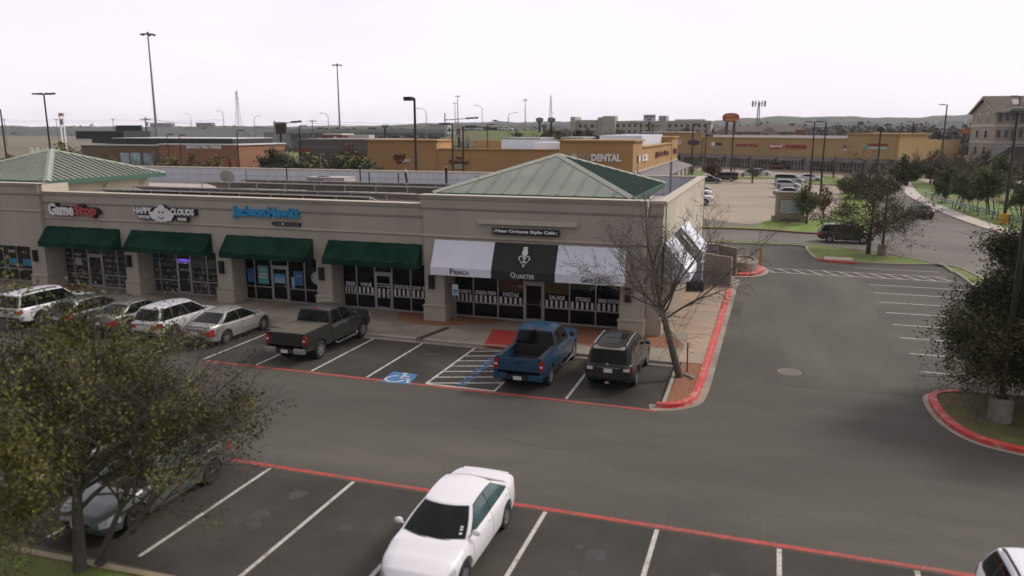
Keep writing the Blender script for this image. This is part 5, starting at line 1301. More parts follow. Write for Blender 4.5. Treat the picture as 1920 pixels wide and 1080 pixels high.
k = MB(); x0,_ = xz(1067,302,Y0); k.lathe([(0,0),(.55,0),(.55,-.12)],((x0+x)/2,Y0-.05,z+h/2),14,0,axis='y'); k.build('tooth_emblem', mat('sign_pale'), s)
x,z = xz(738,306,Y0); s = thing('shop_sign','dark red script letter with white CAFE on the yellow wall','sign',(x,Y0,z))
P_ = [xz(a,b_,Y0) for a,b_ in ((742,300),(739,294),(743,290),(749,292),(750,298),(746,300),(744,296),(752,290),(755,302),(758,292),(759,288),(757,299),(752,304),(747,306),(745,302))]
k = MB(); k.path([(a,Y0-.12,c) for a,c in P_],.13,6); k.build('script', mat('sign_maroon2',(.12,.015,.02)), s)
xa,za = xz(753,304,Y0); xb_,_ = xz(770,304,Y0); ltr(s,'CAFE',xa,Y0-.05,za,xb_-xa,.45,s_white)
x,z = xz(842,307,Y0); xx,_ = xz(880,307,Y0); s = thing('shop_sign','dark red Los Catrachos letters with a pale oval below','sign',(x,Y0,z))
ltr(s,'Catrachos',x,Y0-.05,z,xx-x,.55,s_dark,bold=.06); xa,za = xz(856,298,Y0); ltr(s,'Los',xa,Y0-.05,za,.9,.42,s_dark,bold=.06)
k = MB(); xa,za = xz(861,312,Y0); k.v = []; k.lathe([(0,0),(1,0),(1,-.1)],(0,0,0),20,0,axis='y'); k.v = [(xa+v[0]*1.05,Y0-.02+v[1],za+v[2]*.32) for v in k.v]; k.build('oval_board', mat('sign_pale'), s)
k = MB(); k.text('Restaurant',(xa-.75,Y0-.13,za-.1),(1,0,0),(0,0,1),1.5,.2,.03); k.build('lettering', mat('sign_dark_green',(.05,.09,.06)), s)
for (ya,yb2,t_,lab,m2) in ((112.2,121,'112','white and black number letters on the end wall of the yellow shop',s_white),(131,146,'Barber Shop','dark lettering in the middle of the yellow end wall',s_dark),(153.5,158,'Cafe','dark red lettering at the far end of the yellow end wall',s_dark)):
    s = thing('shop_sign',lab,'sign',(xB,ya,5)); ltr(s,t_,xB+.02,ya,5.0,yb2-ya,1.0,m2,ux=(0,1,0),bold=.05)
    k = MB(); k.box(xB+.0,xB+.1,ya-.9,ya-.15,5.0,6.0); k.build('emblem', s_dark, s)
# ---- far ochre shop row: front follows the ground points of its base
a = G(1262,309); b_ = G(1692,329); a = Vector((a.x-3,a.y+.6,0)); d_ = (Vector((b_.x,b_.y,0))-a); Lr = d_.length; ux = d_.normalized(); uy = Vector((-ux.y,ux.x,0)); off = uy
B3 = thing('ochre_shop_row','long ochre yellow shop row with stone base and grey awnings across the far lot','building',(a.x,a.y,0))
rz = math.atan2(ux.y,ux.x); B3.rotation_euler = (0,0,rz)
def u_of(px):                       # distance along the front where a sight line meets it
    dd = ray(px,290); # solve a + ux*u = t*dd in plan
    det = ux.x*(-dd.y)-ux.y*(-dd.x)
    return ((-a.x)*(-dd.y)-(-a.y)*(-dd.x))/det
def zu(px,py):
    u = u_of(px); p = a+ux*u; dd = ray(px,py); t = p.x/dd.x if abs(dd.x) > .02 else p.y/dd.y
    t = p.y/dd.y
    return CAM_H+dd.z*t
zl = zu(1480,260); zh = zu(1620,252); zh1 = zu(1290,250)
def bb(m,u0,u1,v0,v1,z0,z1,mi=0): m.box(u0,u1,v0,v1,z0,z1,mi)
u1_ = u_of(1316); u2_ = u_of(1588); u3_ = u_of(1680)
m = MB(); bb(m,0,u1_,-.4,1,3.2,zh1); bb(m,u1_,u2_,0,1,3.2,zl); bb(m,u2_,u3_,-.4,14,3.2,zh); bb(m,-4,u3_,18,19,0,zl)
m.build('wall', orangel, B3, world=False, bevel=.04)
m = MB(); bb(m,u3_,u3_+.6,-.3,13,0,zh-.02); bb(m,u3_-.2,u3_+.58,13,30,0,zl-.2); m.build('end_wall', mat('stucco_yellow',(.43,.29,.12),rough=.9,var=.05), B3, world=False)
m = MB(); bb(m,-.3,u1_+.3,-.7,1.2,zh1,zh1+.25); bb(m,u1_+.31,u2_-.31,-.2,1.2,zl,zl+.2); bb(m,u2_-.3,u3_+.9,-.7,14.2,zh,zh+.25); m.build('cornice', otrim, B3, world=False)
m = MB(); bb(m,u1_+.3,u2_-.3,4,4.4,zl-.5,zl+.75); bb(m,-3,u3_,1.0,18,zl-1.0,zl-.8); m.build('roof', membr, B3, world=False)
m = MB(); bb(m,0,u3_,.35,.9,0,3.2); m.build('stone_base', stone, B3, world=False)
nb = 9; sp = Lr*1.0/nb
for i in range(nb):
    u0 = i*sp+1.0; uu = min((i+1)*sp-1.2, u3_-1.5)
    q = MB(); q.extr([(u0-.5,-.02,3.25),(u0-.5,-2.0,2.5),(u0-.5,-2.0,2.35),(u0-.5,-.02,2.9)],(uu-u0+1.0,0,0)); q.build('metal_awning', greyroof, B3, world=False)
    q = MB(); bb(q,u0,uu,.25,.34,.15,2.5); o = q.build('shop_window', wing if i%2 else winm, B3, world=False)
    q = MB(); n_ = 6
    for k in range(n_+1): bb(q,lerp(u0,uu,k/n_)-.05,lerp(u0,uu,k/n_)+.05,.18,.25,.15,2.5)
    bb(q,u0,uu,.19,.245,.85,.93); q.build('mullions', alu, o, world=False)
    q = MB(); ud = lerp(u0,uu,.68); 
    bb(q,ud-.9,ud-.78,.1,.18,.1,2.1); bb(q,ud+.78,ud+.9,.1,.18,.1,2.1); bb(q,ud-.06,ud+.06,.1,.18,.1,2.1); bb(q,ud-.78,ud-.06,.1,.18,2.0,2.1); bb(q,ud+.06,ud+.78,.1,.18,2.0,2.1); q.build('door', white, B3, world=False)
    q = MB(); bb(q,(i+1)*sp-1.0,(i+1)*sp+.6,-.35,.5,0,3.3); q.build('stone_pier', stone, B3, world=False)
walk = MB(); walk.box(-6,u3_+6,-4.5,.3,-.02,.14); walk.build('shop_walk', conc, B3, world=False)
def fsign(px0,px1,pyb,pyt,txt,m_,label,parts=None,dv_=-.12):
    u0,u1 = u_of(px0),u_of(px1); z0,z1 = zu(px0,pyb),zu(px0,pyt); p = a+ux*u0
    s = thing('shop_sign',label,'sign',(p.x,p.y,z0),rz)
    front = -.42 if (u0 < u1_ or u0 > u2_) else -.02
    k = MB(); k.text(txt,(0,front,0),(1,0,0),(0,0,1),u1-u0,z1-z0,.2,0,.04); k.build('lettering',m_,s,world=False)
    for (pa,pb_,qb,qt,m2,nm) in (parts or []):
        ua,ub = u_of(pa)-u0,u_of(pb_)-u0; za,zb = zu(px0,qb)-z0,zu(px0,qt)-z0
        k = MB(); c_ = ((ua+ub)/2,(za+zb)/2); n = 20
        if nm == 'drop': pts = [(c_[0]+(ub-ua)/2*math.sin(t)*(1-.5*(math.cos(t)+1)*.7), front-.1, c_[1]+(zb-za)/2*math.cos(t)) for t in [2*math.pi*i/n for i in range(n)]]
        elif nm in ('oval','disc'): pts = [(c_[0]+(ub-ua)/2*math.cos(t), front-.1, c_[1]+(zb-za)/2*math.sin(t)) for t in [2*math.pi*i/n for i in range(n)]]
        else: pts = [(ua,front-.1,za),(ub,front-.1,za),(ub,front-.1,zb),(ua,front-.1,zb)]
        k.extr(pts,(0,.1,0)); k.build(nm if nm != 'bar' else 'board',m2,s,world=False)
teal = mat('sign_teal',(.18,.36,.30)); sg_ = mat('sign_grey_far',(.30,.30,.28)); navy = mat('sign_navy',(.05,.04,.14))
fsign(1272,1279,271,263,'O',s_white,'white round letter by the corner of the orange end wall')
fsign(1291,1311,270,263,'DOS',navy,'dark purple oval sign behind the left lamp post',[(1290,1313,272,262,s_dark,'oval')])
fsign(1341,1353,272,267,'Cafe',mat('sign_black',(.03,.03,.03)),'small dark Cafe letters with a white disc',[(1333,1340,274,266,s_white,'disc'),(1334,1352,279,275,sg_,'bar')])
fsign(1380,1420,275,269,'Donuts Shop',s_red,'red lettering right of the small Cafe sign',[])
fsign(1442,1467,276,271,'GAS',s_white,'red oval sign with pale letters beside red FARMERS letters',[(1439,1469,280,269,mat('sign_red_far'),'oval')])
fsign(1472,1511,278,271,'FARMERS',s_red,'red FARMERS letters right of the red oval')
fsign(1581,1601,276,272,'LASER',navy,'navy letters over a pale bar right of the twin lamp posts',[(1581,1601,282,279,s_white,'bar')])
fsign(1628,1664,273,269,'ALTERATIONS',s_red,'red letters over a pale bar with a teal drop, behind the dome lamp',[(1628,1664,279,275,mat('sign_pale2',(.42,.55,.48)),'bar'),(1617,1627,280,268,teal,'drop')])
p = G(1690,329)
s = thing('shop_sign','red sign with pale drop on the short yellow end wall','sign',(p.x,p.y,4.5))
# the angled corner bay of the far row
ca = Vector(tuple((a+ux*u3_)[:2])+(0,)); cb2 = G(1725,320); cd_ = Vector((cb2.x+2,cb2.y+10,0))-ca; cu = cd_.normalized()
B3b = thing('ochre_corner_bay','short ochre corner bay at the right end of the far shop row','building',(ca.x,ca.y,0),math.atan2(cu.y,cu.x))
m = MB(); m.box(.65,cd_.length,0,.9,3.1,zh-.05); m.box(cd_.length-.01,cd_.length+5,.3,1.2,0,zl-.2); m.build('wall', orangel, B3b, world=False)
m = MB(); m.box(.65,cd_.length+.3,-.3,1.2,zh-.05,zh+.2); m.box(cd_.length+.3,cd_.length+5.2,0,1.4,zl-.2,zl); m.build('cornice', otrim, B3b, world=False)
m = MB(); m.extr([(1.2,-.02,3.2),(1.2,-2.2,2.5),(1.2,-2.2,2.35),(1.2,-.02,2.9)],(cd_.length-2.4,0,0)); m.build('metal_awning', greyroof, B3b, world=False)
m = MB(); m.box(.65,cd_.length,.4,.85,0,3.1); m.build('shop_window', winm, B3b, world=False)
m = MB()
for i in range(7): m.box(1+i*(cd_.length-2)/6-.05,1+i*(cd_.length-2)/6+.05,.3,.38,.1,2.6)
m.box(1,cd_.length-1,.31,.375,.85,.95); m.build('mullions', alu, B3b, world=False)
s.location = ca+cu*3; s.rotation_euler = (0,0,math.atan2(cu.y,cu.x))
k = MB(); k.box(-.3,5.2,-.2,-.05,.0,1.9); k.build('board', mat('sign_black'), s, world=False)
k = MB(); k.text('PIZZA',(1.4,-.22,1.0),(1,0,0),(0,0,1),3.4,.7,.05,bold=.03); k.build('lettering', s_red, s, world=False)
k = MB(); k.box(1.3,5.0,-.24,-.205,.15,.75); k.build('stripe', teal, s, world=False)
k = MB(); k.extr([(.6+.45*math.sin(t)*(1-.35*(math.cos(t)+1)),-.24,.9+.75*math.cos(t)) for t in [2*math.pi*i/16 for i in range(16)]],(0,.03,0)); k.build('drop', s_white, s, world=False)

# ---- brick restaurant with black bands
Y1 = 118.0
def X_(px,Y=Y1): return A(px,300,Y).x
def Z_(px,py,Y=Y1): return A(px,py,Y).z
B4 = thing('brick_restaurant','orange brick restaurant with black roof bands and white lettering','building',(X_(300),Y1,0))
m = MB(); m.box(X_(300),X_(448),Y1,Y1+14,0,Z_(370,272)); m.build('wall', brick, B4)
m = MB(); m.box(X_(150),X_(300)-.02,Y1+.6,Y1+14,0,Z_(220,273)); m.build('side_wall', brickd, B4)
m = MB(); m.box(X_(300),X_(448)+.3,Y1-.2,Y1+14.2,Z_(370,272),Z_(370,272)+.2); m.box(X_(150),X_(300)-.03,Y1+.4,Y1+14.2,Z_(220,273),Z_(220,273)+.2); m.build('coping', membr, B4)
bk = mat('black_band',(.022,.028,.026),rough=.7,var=.3,scale=1.5,stretch=(1,1,.1))
m = MB(); m.box(X_(160),X_(425),Y1+2,Y1+14,Z_(300,272)+.21,Z_(300,260)); m.build('black_band', bk, B4)
m = MB(); m.box(X_(107),X_(198),Y1+5,Y1+12,Z_(150,261),Z_(150,246)); m.build('black_box', bk, B4)
m = MB(); m.box(X_(107)-.4,X_(158),Y1+4.6,Y1+12,Z_(150,262)-.3,Z_(150,261)-.02); m.box(X_(200),X_(425),Y1+1.8,Y1+14.2,Z_(300,260),Z_(300,259)); m.build('roof_edge', membr, B4)
for px0,px1 in ((223,239),(242,260),(266,284)):
    m = MB(); m.box(X_(px0),X_(px1),Y1+.45,Y1+.58,0,Z_(250,287)); m.build('window', mat('pane_sky',(.30,.42,.46),rough=.1,var=.3,scale=.6), B4)
s = thing('shop_sign','white BUFFALO WILD WINGS letters along the top of the brick wall','sign',(X_(352),Y1,Z_(352,279)))
ltr(s,'BUFFALO WILD WINGS',X_(352),Y1-.02,Z_(385,279),X_(417)-X_(352),Z_(352,270)-Z_(352,279),s_white,.12,.06)
s = thing('wooden_fence','orange wooden screen fence at the right end of the brick restaurant','fence',(X_(450),Y1-3,0))
m = MB(); 
for i in range(18): m.box(X_(436)+i*.27,X_(436)+i*.27+.24,Y1-6+.02*(i%2),Y1-5.93+.02*(i%2),0,Z_(440,297))
m.build('boards', mat('fence_wood',(.36,.17,.07),rough=.9,var=.15), s)
for px in (446,472):
    m = MB(); m.box(X_(px)-.12,X_(px)+.12,Y1-6.1,Y1-5.85,0,Z_(446,293)); m.build('post', mat('post_brown',(.07,.05,.04)), s)
m = MB(); m.box(X_(446),X_(472),Y1-6.1,Y1-5.85,Z_(446,293),Z_(446,293)+.2); m.build('beam', mat('post_brown'), s)
s = thing('patio_rail','pale patio railing and chairs seen over the left green roof','railing',(X_(90),Y1-14,0))
m = MB()
rr = random.Random(4)
for i in range(26): x = lerp(X_(60,Y1-14),X_(125,Y1-14),i/25); m.path([(x,Y1-14,0),(x+rr.uniform(-.1,.1),Y1-14,Z_(90,278+rr.uniform(-2,4),Y1-14))],.05,4)
m.box(X_(55,Y1-14),X_(128,Y1-14),Y1-14.04,Y1-13.96,Z_(90,280,Y1-14)-.08,Z_(90,280,Y1-14)); m.build('rails', white, s)
# ---- dark grey restaurant with red lettering
Y2 = 138.0
B5 = thing('grey_restaurant','dark grey flat roofed restaurant with red lettering','building',(X_(625,Y2),Y2,0))
m = MB(); m.box(X_(560,Y2),X_(712,Y2),Y2,Y2+16,0,Z_(620,263,Y2)); m.build('wall', mat('grey_wall',(.115,.11,.10),rough=.85,var=.1,scale=.3), B5)
m = MB(); m.box(X_(558,Y2),X_(714,Y2),Y2-.15,Y2+16.1,Z_(620,263,Y2),Z_(620,263,Y2)+.25); m.build('coping', mat('grey_trim',(.20,.19,.18)), B5)
m = MB(); m.box(X_(560,Y2)+.02,X_(712,Y2)-.02,Y2-.08,Y2-.003,Z_(620,277,Y2),Z_(620,277,Y2)+.18); m.build('band', mat('grey_trim'), B5)
s = thing('shop_sign',"red Chili's lettering on the dark grey restaurant wall",'sign',(X_(563,Y2),Y2,4)); ltr(s,"Chili's",X_(562,Y2),Y2-.02,Z_(565,287,Y2),X_(581,Y2)-X_(562,Y2),Z_(565,279,Y2)-Z_(565,287,Y2),mat('sign_red_orange',(.30,.045,.02)),.2,.05)
# ---- red and white trailers behind it
Y3 = 175.0
t_ = thing('box_truck','red box trailer with a white door behind the dark grey roof','trailer',(X_(625,Y3),Y3,0))
m = MB(); m.box(X_(608,Y3),X_(643,Y3),Y3,Y3+6,1.0,Z_(620,253,Y3)); m.build('body', mat('trailer_red',(.20,.02,.025),rough=.5,var=.12), t_)
m = MB(); m.box(X_(628,Y3),X_(633,Y3),Y3-.08,Y3-.005,1.4,Z_(620,256,Y3)); m.build('door', white, t_)
m = MB(); m.box(X_(608,Y3),X_(643,Y3),Y3-.1,Y3+6,Z_(620,253,Y3),Z_(620,253,Y3)+.3); m.build('roof', membr, t_)
for px in (613,638):
    m = MB(); m.lathe([(0,-.15),(.5,-.15),(.5,.15),(0,.15)],(X_(px,Y3),Y3+.4,.5),14,0,axis='y'); m.build('wheel', tyrem, t_)
t_ = thing('box_truck','long white trailer right of the red trailer','trailer',(X_(665,Y3),Y3,0))
m = MB(); m.box(X_(644,Y3)+.1,X_(686,Y3),Y3+2,Y3+5,1.1,Z_(660,253,Y3)); m.build('body', mat('trailer_white',(.55,.52,.46),rough=.5,var=.05), t_)
for px in (650,680):
    m = MB(); m.lathe([(0,-.15),(.5,-.15),(.5,.15),(0,.15)],(X_(px,Y3),Y3+2.3,.5),14,0,axis='y'); m.build('wheel', tyrem, t_)
# ---- long beige hotel
Yh = 400.0
B6 = thing('long_hotel','long pale beige hotel on the horizon with rows of small windows','building',(X_(1190,Yh),Yh,0))
def hb(px0,px1,py,mat_,nm,d=14,y=Yh):
    m = MB(); m.box(X_(px0,y),X_(px1,y),y,y+d,0,Z_((px0+px1)/2,py,y)); return m.build(nm,mat_,B6)
hb(1077,1118,225,beige,'left_wing'); hb(1068.5,1076.5,219,beige,'stair_tower',14,Yh-2); hb(1118.5,1330,226.5,beige,'main_wall',14,Yh+1); hb(1119,1131,220,beige,'tower',10,Yh-1.5); hb(1128,1151,217.5,beige,'tower',8,Yh-3.5); hb(1232,1246,217,beige,'tower',10,Yh-2); hb(1262,1318,223.5,mat('hotel_pale',(.46,.43,.38)),'upper_band',5,Yh+5)
for r2 in range(4):
    for i in range(19):
        px = 1124+i*10.8
        y = Yh+1
        if 1226 < px < 1250: continue
        m = MB(); z = Z_(px,226.5,y)-1.6-r2*3.0; x = X_(px,y); m.box(x-.55,x+.75,y-.08,y-.003,z-1.5,z); m.build('window', winm, B6)
    for px in (1087,1097,1109):
        m = MB(); z = Z_(px,225,Yh)-2.2-r2*3.0; x = X_(px,Yh); m.box(x-.9,x+.9,Yh-.1,Yh-.003,z-1.6,z); m.build('window', winm, B6)
# ---- gabled tan hotel at the right edge, its long side running away to the right
Yr = 205.0
roofb = mat('shingle_brown',(.115,.095,.075),rough=.95,var=.12,scale=1); tang = mat('hotel_tan_grey',(.31,.28,.23),rough=.9,var=.07,scale=.1); hpale = mat('hotel_pale',(.46,.43,.38))
cr = A(1858,300,Yr); hrot = R(7); W7 = 14.5
zr = Z_(1840,206,Yr); zg = Z_(1840,186.5,Yr)+.6
B7 = thing('gabled_hotel','tan four storey hotel with steep brown gables at the right edge','building',(cr.x,Yr,0),hrot)
def q7(nm,mt,fn): m = MB(); fn(m); return m.build(nm,mt,B7,world=False)
q7('end_wall',tanw,lambda m:(m.box(0,3,0,W7,0,zr),m.extr([(0,0,zr),(0,W7,zr),(0,W7/2,zg-.4)],(3,0,0))))
q7('main_wall',tang,lambda m:m.box(3.01,70,.4,W7-.4,0,zr))
def rf(m):
    m.extr([(-.7,-1,zr-.75),(-.7,W7/2,zg),(-.7,W7/2,zg+.4),(-.7,-1.4,zr-.65)],(72,0,0)); m.extr([(-.7,W7+1,zr-.75),(-.7,W7/2,zg),(-.7,W7/2,zg+.4),(-.7,W7+1.4,zr-.65)],(72,0,0))
q7('main_roof',roofb,rf)
q7('barge_board',hpale,lambda m:(m.extr([(-.75,-1,zr-.95),(-.75,W7/2,zg-.2),(-.75,W7/2,zg+.05),(-.75,-1.2,zr-.75)],(.04,0,0)),m.extr([(-.75,W7+1,zr-.95),(-.75,W7/2,zg-.2),(-.75,W7/2,zg+.05),(-.75,W7+1.2,zr-.75)],(.04,0,0))))
x9 = 9.0
q7('cross_gable',tanw,lambda m:(m.box(x9,x9+13,-3,.39,0,zr),m.extr([(x9,-3,zr),(x9+13,-3,zr),(x9+6.5,-3,zr+6)],(0,6,0))))
q7('gable_roof',roofb,lambda m:(m.extr([(x9-1,-3.6,zr-.9),(x9+6.5,-3.6,zr+6),(x9+6.5,-3.6,zr+6.5),(x9-1.3,-3.6,zr-.8)],(0,11,0)),m.extr([(x9+14,-3.6,zr-.9),(x9+6.5,-3.6,zr+6),(x9+6.5,-3.6,zr+6.5),(x9+14.3,-3.6,zr-.8)],(0,11,0))))
fl_h = (zr-.6)/3.55
for k in range(1,4):
    z = zr-k*fl_h
    q7('string_course',hpale,lambda m:(m.box(-.12,-.003,-.1,W7+.1,z,z+.5),m.box(-.1,x9-.02,-.12,-.003,z,z+.5),m.box(x9-.1,x9+13.1,-3.12,-3.003,z,z+.5)))
for k in range(4):
    z = zr-k*fl_h-.75
    for y in (4.6,9.9):
        o = q7('window',winm,lambda m:m.box(-.10,-.002,y-.85,y+.85,z-1.7,z))
        m = MB(); m.box(-.14,-.003,y-1.15,y-.851,z-1.85,z+.2); m.box(-.14,-.003,y+.851,y+1.15,z-1.85,z+.2); m.box(-.14,-.003,y-.85,y+.85,z+.001,z+.2); m.build('frame',hpale,o,world=False)
    for i in range(5):
        x = .9+i*1.55; q7('window',winm,lambda m:(m.box(x-.36,x+.36,-.10 if x < 3 else .3,-.002 if x < 3 else .398,z-(1.6 if (i+k)%3 else 2.1),z)))
    for i in range(5):
        x = x9+1.6+i*2.4; q7('window',winm,lambda m:m.box(x-.4,x+.4,-3.10,-3.002,z-1.7,z))
for x in (3.6,6.0): q7('skylight',mat('skylight',(.5,.5,.5),rough=.2),lambda m:m.extr([(x,1.2,zr+.75+.45),(x+1.4,1.2,zr+.75+.45),(x+1.4,2.4,zr+1.75+.55),(x,2.4,zr+1.75+.55)],(0,0,.06)))
xx = X_(1878,Yr-12)
t_ = thing('porch','dark green hipped porch roof before the tan hotel','porch',(xx,Yr-12,0))
m = MB(); m.extr([(xx-4,Yr-18,3.0),(xx,Yr-18,6.2),(xx+30,Yr-18,6.2),(xx+30,Yr-18,3)],(0,11,0)); m.build('roof', mat('roof_dark_green',(.045,.05,.042),rough=.8), t_)
for dx in (-3.4,8,20): m = MB(); m.box(xx+dx,xx+dx+.4,Yr-17.8,Yr-17.4,0,3.0); m.build('post', tanw, t_)
# ---- brown roofed houses beyond the far row
Yq = 300.0
for i,(px0,px1,pye,pyr,lab) in enumerate(((1341,1420,247,236.5,'brown gabled house left of the cell mast base'),(1425,1495,247,235.5,'brown gabled house right of the cell mast base'))):
    t_ = thing('gabled_house',lab,'house',(X_((px0+px1)/2,Yq),Yq,0),group=None)
    x0,x1 = X_(px0,Yq),X_(px1,Yq); ze = Z_(px0,pye,Yq); zz = Z_(px0,pyr,Yq)
    m = MB(); m.box(x0,x1,Yq,Yq+12,0,ze); 
    gx = x0+(x1-x0)*.2; m.extr([(gx-3,Yq-1,0),(gx+3,Yq-1,0),(gx+3,Yq-1,ze),(gx,Yq-1,zz-.3),(gx-3,Yq-1,ze)],(0,3,0)); m.build('wall', mat('house_tan',(.25,.22,.185),var=.08), t_)
    m = MB(); m.extr([(x0-.8,Yq-1,ze),(x0-.8,Yq+6,zz),(x0-.8,Yq+13,ze)],(x1-x0+1.6,0,0)); m.build('roof', mat('house_roof',(.12,.10,.085),rough=.95,var=.12), t_)
    for k in range(3):
        m = MB(); xg = gx-1+k*6; m.box(xg-.8,xg+.8,Yq-1.1,Yq-1.003,ze-2.2,ze-.8) if k == 0 else m.box(xg-.8,xg+.8,Yq-.1,Yq-.003,ze-2.2,ze-.8); m.build('window', winm, t_)
Yq = 240
t_ = thing('gabled_house','small brown house roof with a pale gable edge behind the far row','house',(X_(1500,Yq),Yq,0))
x0,x1 = X_(1488,Yq),X_(1512,Yq); zz = Z_(1500,243,Yq); ze = zz-2.2
m = MB(); m.extr([(x0,Yq,0),(x1,Yq,0),(x1,Yq,ze),(x0+(x1-x0)*.55,Yq,zz),(x0,Yq,zz)],(0,8,0)); m.build('wall', mat('house_red_brown',(.14,.075,.055)), t_)
m = MB(); m.extr([(x1+.4,Yq-.4,ze-.2),(x0+(x1-x0)*.55,Yq-.4,zz),(x0+(x1-x0)*.55,Yq-.4,zz+.3),(x1+.4,Yq-.4,ze+.1)],(0,8.8,0)); m.build('roof', mat('house_roof_pale',(.36,.31,.28)), t_)
# ---- low buildings on the left horizon
Yk = 1300
for i,(px0,px1,pyt,c,lab) in enumerate(((287,327,231,(.17,.18,.18),'low grey building on the left horizon by the tall light mast'),(373,402,230.5,(.10,.10,.105),'dark grey block on the left horizon'),(402,470,239,(.16,.15,.14),'long low shed on the left horizon'),(275,360,239.5,(.10,.13,.11),'long low building with a green grey roof on the left horizon'),(170,186,238,(.36,.36,.36),'small white building behind the black roof box'))):
    t_ = thing('distant_building',lab,'building',(X_((px0+px1)/2,Yk+i*12),Yk+i*12,0)); y = Yk+i*12
    m = MB(); m.box(X_(px0,y),X_(px1,y),y,y+10,0,Z_(px0,pyt,y)); m.build('wall', mat('dist_%d'%i,c,var=.12,scale=.2), t_)
    m = MB(); m.box(X_(px0,y)-.4,X_(px1,y)+.4,y-.4,y+10.4,Z_(px0,pyt,y),Z_(px0,pyt,y)+.35); m.build('roof', mat('dist_roof_%d'%(i%2),(.30,.30,.29) if i%2 else (.13,.14,.135)), t_)
    m = MB(); n = max(2,int((px1-px0)/7))
    for k in range(n): x = lerp(X_(px0,y),X_(px1,y),(k+.3)/n); m.box(x,x+1.0,y-.1,y-.003,Z_(px0,pyt,y)-2.0,Z_(px0,pyt,y)-.8)
    m.build('windows', winm, t_)
# roofs seen over the yellow shop
for i,(px0,px1,pyt,y,lab) in enumerate(((1055,1090,257,190,'pale low roof behind the MYDENTAL parapet'),(1195,1290,247,225,'long pale flat roof behind the yellow shop corner'),(945,1010,258,185,'grey low roof behind the yellow parapet'))):
    t_ = thing('distant_building',lab,'building',(X_((px0+px1)/2,y),y,0))
    m = MB(); m.box(X_(px0,y),X_(px1,y),y,y+12,0,Z_(px0,pyt,y)-.4); m.build('wall', mat('dist_w%d'%i,(.24,.225,.21),var=.1), t_)
    m = MB(); m.box(X_(px0,y)-.5,X_(px1,y)+.5,y-.4,y+12.5,Z_(px0,pyt,y)-.4,Z_(px0,pyt,y)); m.build('roof', mat('dist_roof_pale',(.40,.39,.38)), t_)
# ================================================================== POLES, SIGNS, STREET FURNITURE, HORIZON
polem = mat('pole_bronze',(.030,.024,.020),rough=.5,metal=.2); poleg = mat('pole_galvanised',(.22,.225,.23),rough=.5,metal=.5); steel = mat('steel_dull',(.28,.29,.31),rough=.5,metal=.4)
yellowp= mat('yellow_paint',(.55,.30,.015),rough=.6,var=.15,scale=3); wood = mat('pole_wood',(.13,.10,.08),rough=.95,var=.2,scale=3)
def lamp_post(px, pyt, D, label, heads=('L',), r=.09, base=0.0, head='flat', m=None, conc_base=None):
    p = A(px,pyt,D); x,y,zt = p.x,D,p.z
    t = thing('lamp_post', label, 'lamp post', (x,y,base), 0)
    m = m or polem
    k = MB(); k.path([(x,y,base),(x,y,zt)],[r*1.3,r*.8],10); k.build('pole', m, t, smooth=True, ang=40)
    for hd in heads:
        sg = -1 if hd == 'L' else 1; k = MB()
        if head == 'flat':
            k.path([(x,y,zt-.08),(x+sg*.5,y,zt-.02)],.045,6)
            k.extr([(x+sg*.35,y-.22,zt-.03),(x+sg*.5,y-.28,zt-.10),(x+sg*1.35,y-.24,zt-.06),(x+sg*1.40,y,zt-.03),(x+sg*1.35,y+.24,zt-.06),(x+sg*.5,y+.28,zt-.10),(x+sg*.35,y+.22,zt-.03)],(0,0,.14))
        elif head == 'box':
            k.path([(x,y,zt-.15),(x+sg*.3,y,zt-.1)],.05,6); k.box(min(x+sg*.2,x+sg*.95),max(x+sg*.2,x+sg*.95),y-.35,y+.35,zt-.22,zt+.12)
        elif head == 'dome':
            k.lathe([(.62,-.28),(.60,-.12),(.48,.08),(.25,.22),(.02,.26)],(x+sg*.0,y,zt),18); k.cyl((x,y),.16,zt-.42,zt-.28,10)
        k.build('lamp_head', m, t, bevel=.02 if head == 'box' else 0)
    if conc_base:
        k = MB(); k.lathe([(conc_base,-.05),(conc_base,.72),(conc_base*.93,.78),(.02,.78)],(x,y,base),20); k.build('concrete_base', conc, t, smooth=True, ang=40)
    else:
        k = MB(); k.box(x-.2,x+.2,y-.2,y+.2,base,base+.05); k.build('base_plate', m, t)
    return t
lamp_post(82,176,63,'dark lamp post with twin flat heads above the left green roof',('L','R'))
lamp_post(0.5,205,66,'dark lamp post cut by the left edge of the picture',('L',))
lamp_post(777,184,66,'tall dark lamp post with one box head in front of the yellow cafe wall',('L',),.13,head='box')
lamp_post(848,232,74,'left of the two lamp posts in front of the Los Catrachos wall',('L',),.10)
lamp_post(868,237,72,'right of the two lamp posts in front of the Los Catrachos wall',('R',),.10)
lamp_post(561,236,112,'dark lamp post with a flat head left of the dark grey restaurant',('R',),.13)
lamp_post(444,245,112,'dark lamp post at the right end of the brick restaurant',('R',),.10)
lamp_post(313,252,114,'left of the two short lamp posts before the brick restaurant',('R',),.08)
lamp_post(336,253,114,'right of the two short lamp posts before the brick restaurant',('R',),.08)
lamp_post(914,233,150,'dark lamp post on the grass bank behind the yellow parapet',('R',),.12)
lamp_post(1080,231,240,'slim post at the left end of the long hotel',('R',),.12)
lamp_post(1201,231,150,'slim lamp post left of the motel sign board',('L',),.11)
lamp_post(1224,236,160,'slim lamp post right of the motel sign board',('R',),.11)
lamp_post(1300,233,172,'dark lamp post by the corner of the orange end wall',('R',),.16,head='box')
lamp_post(1325,232,182,'slim lamp post second from the corner of the orange end wall',('R',),.13)
lamp_post(1376,230,176,'lamp post in front of the round orange sign',('R',),.15)
lamp_post(1528,228,128,'left of the twin lamp posts in the far lot',('L',),.12)
lamp_post(1549,228,122,'right of the twin lamp posts in the far lot',('L',),.12)
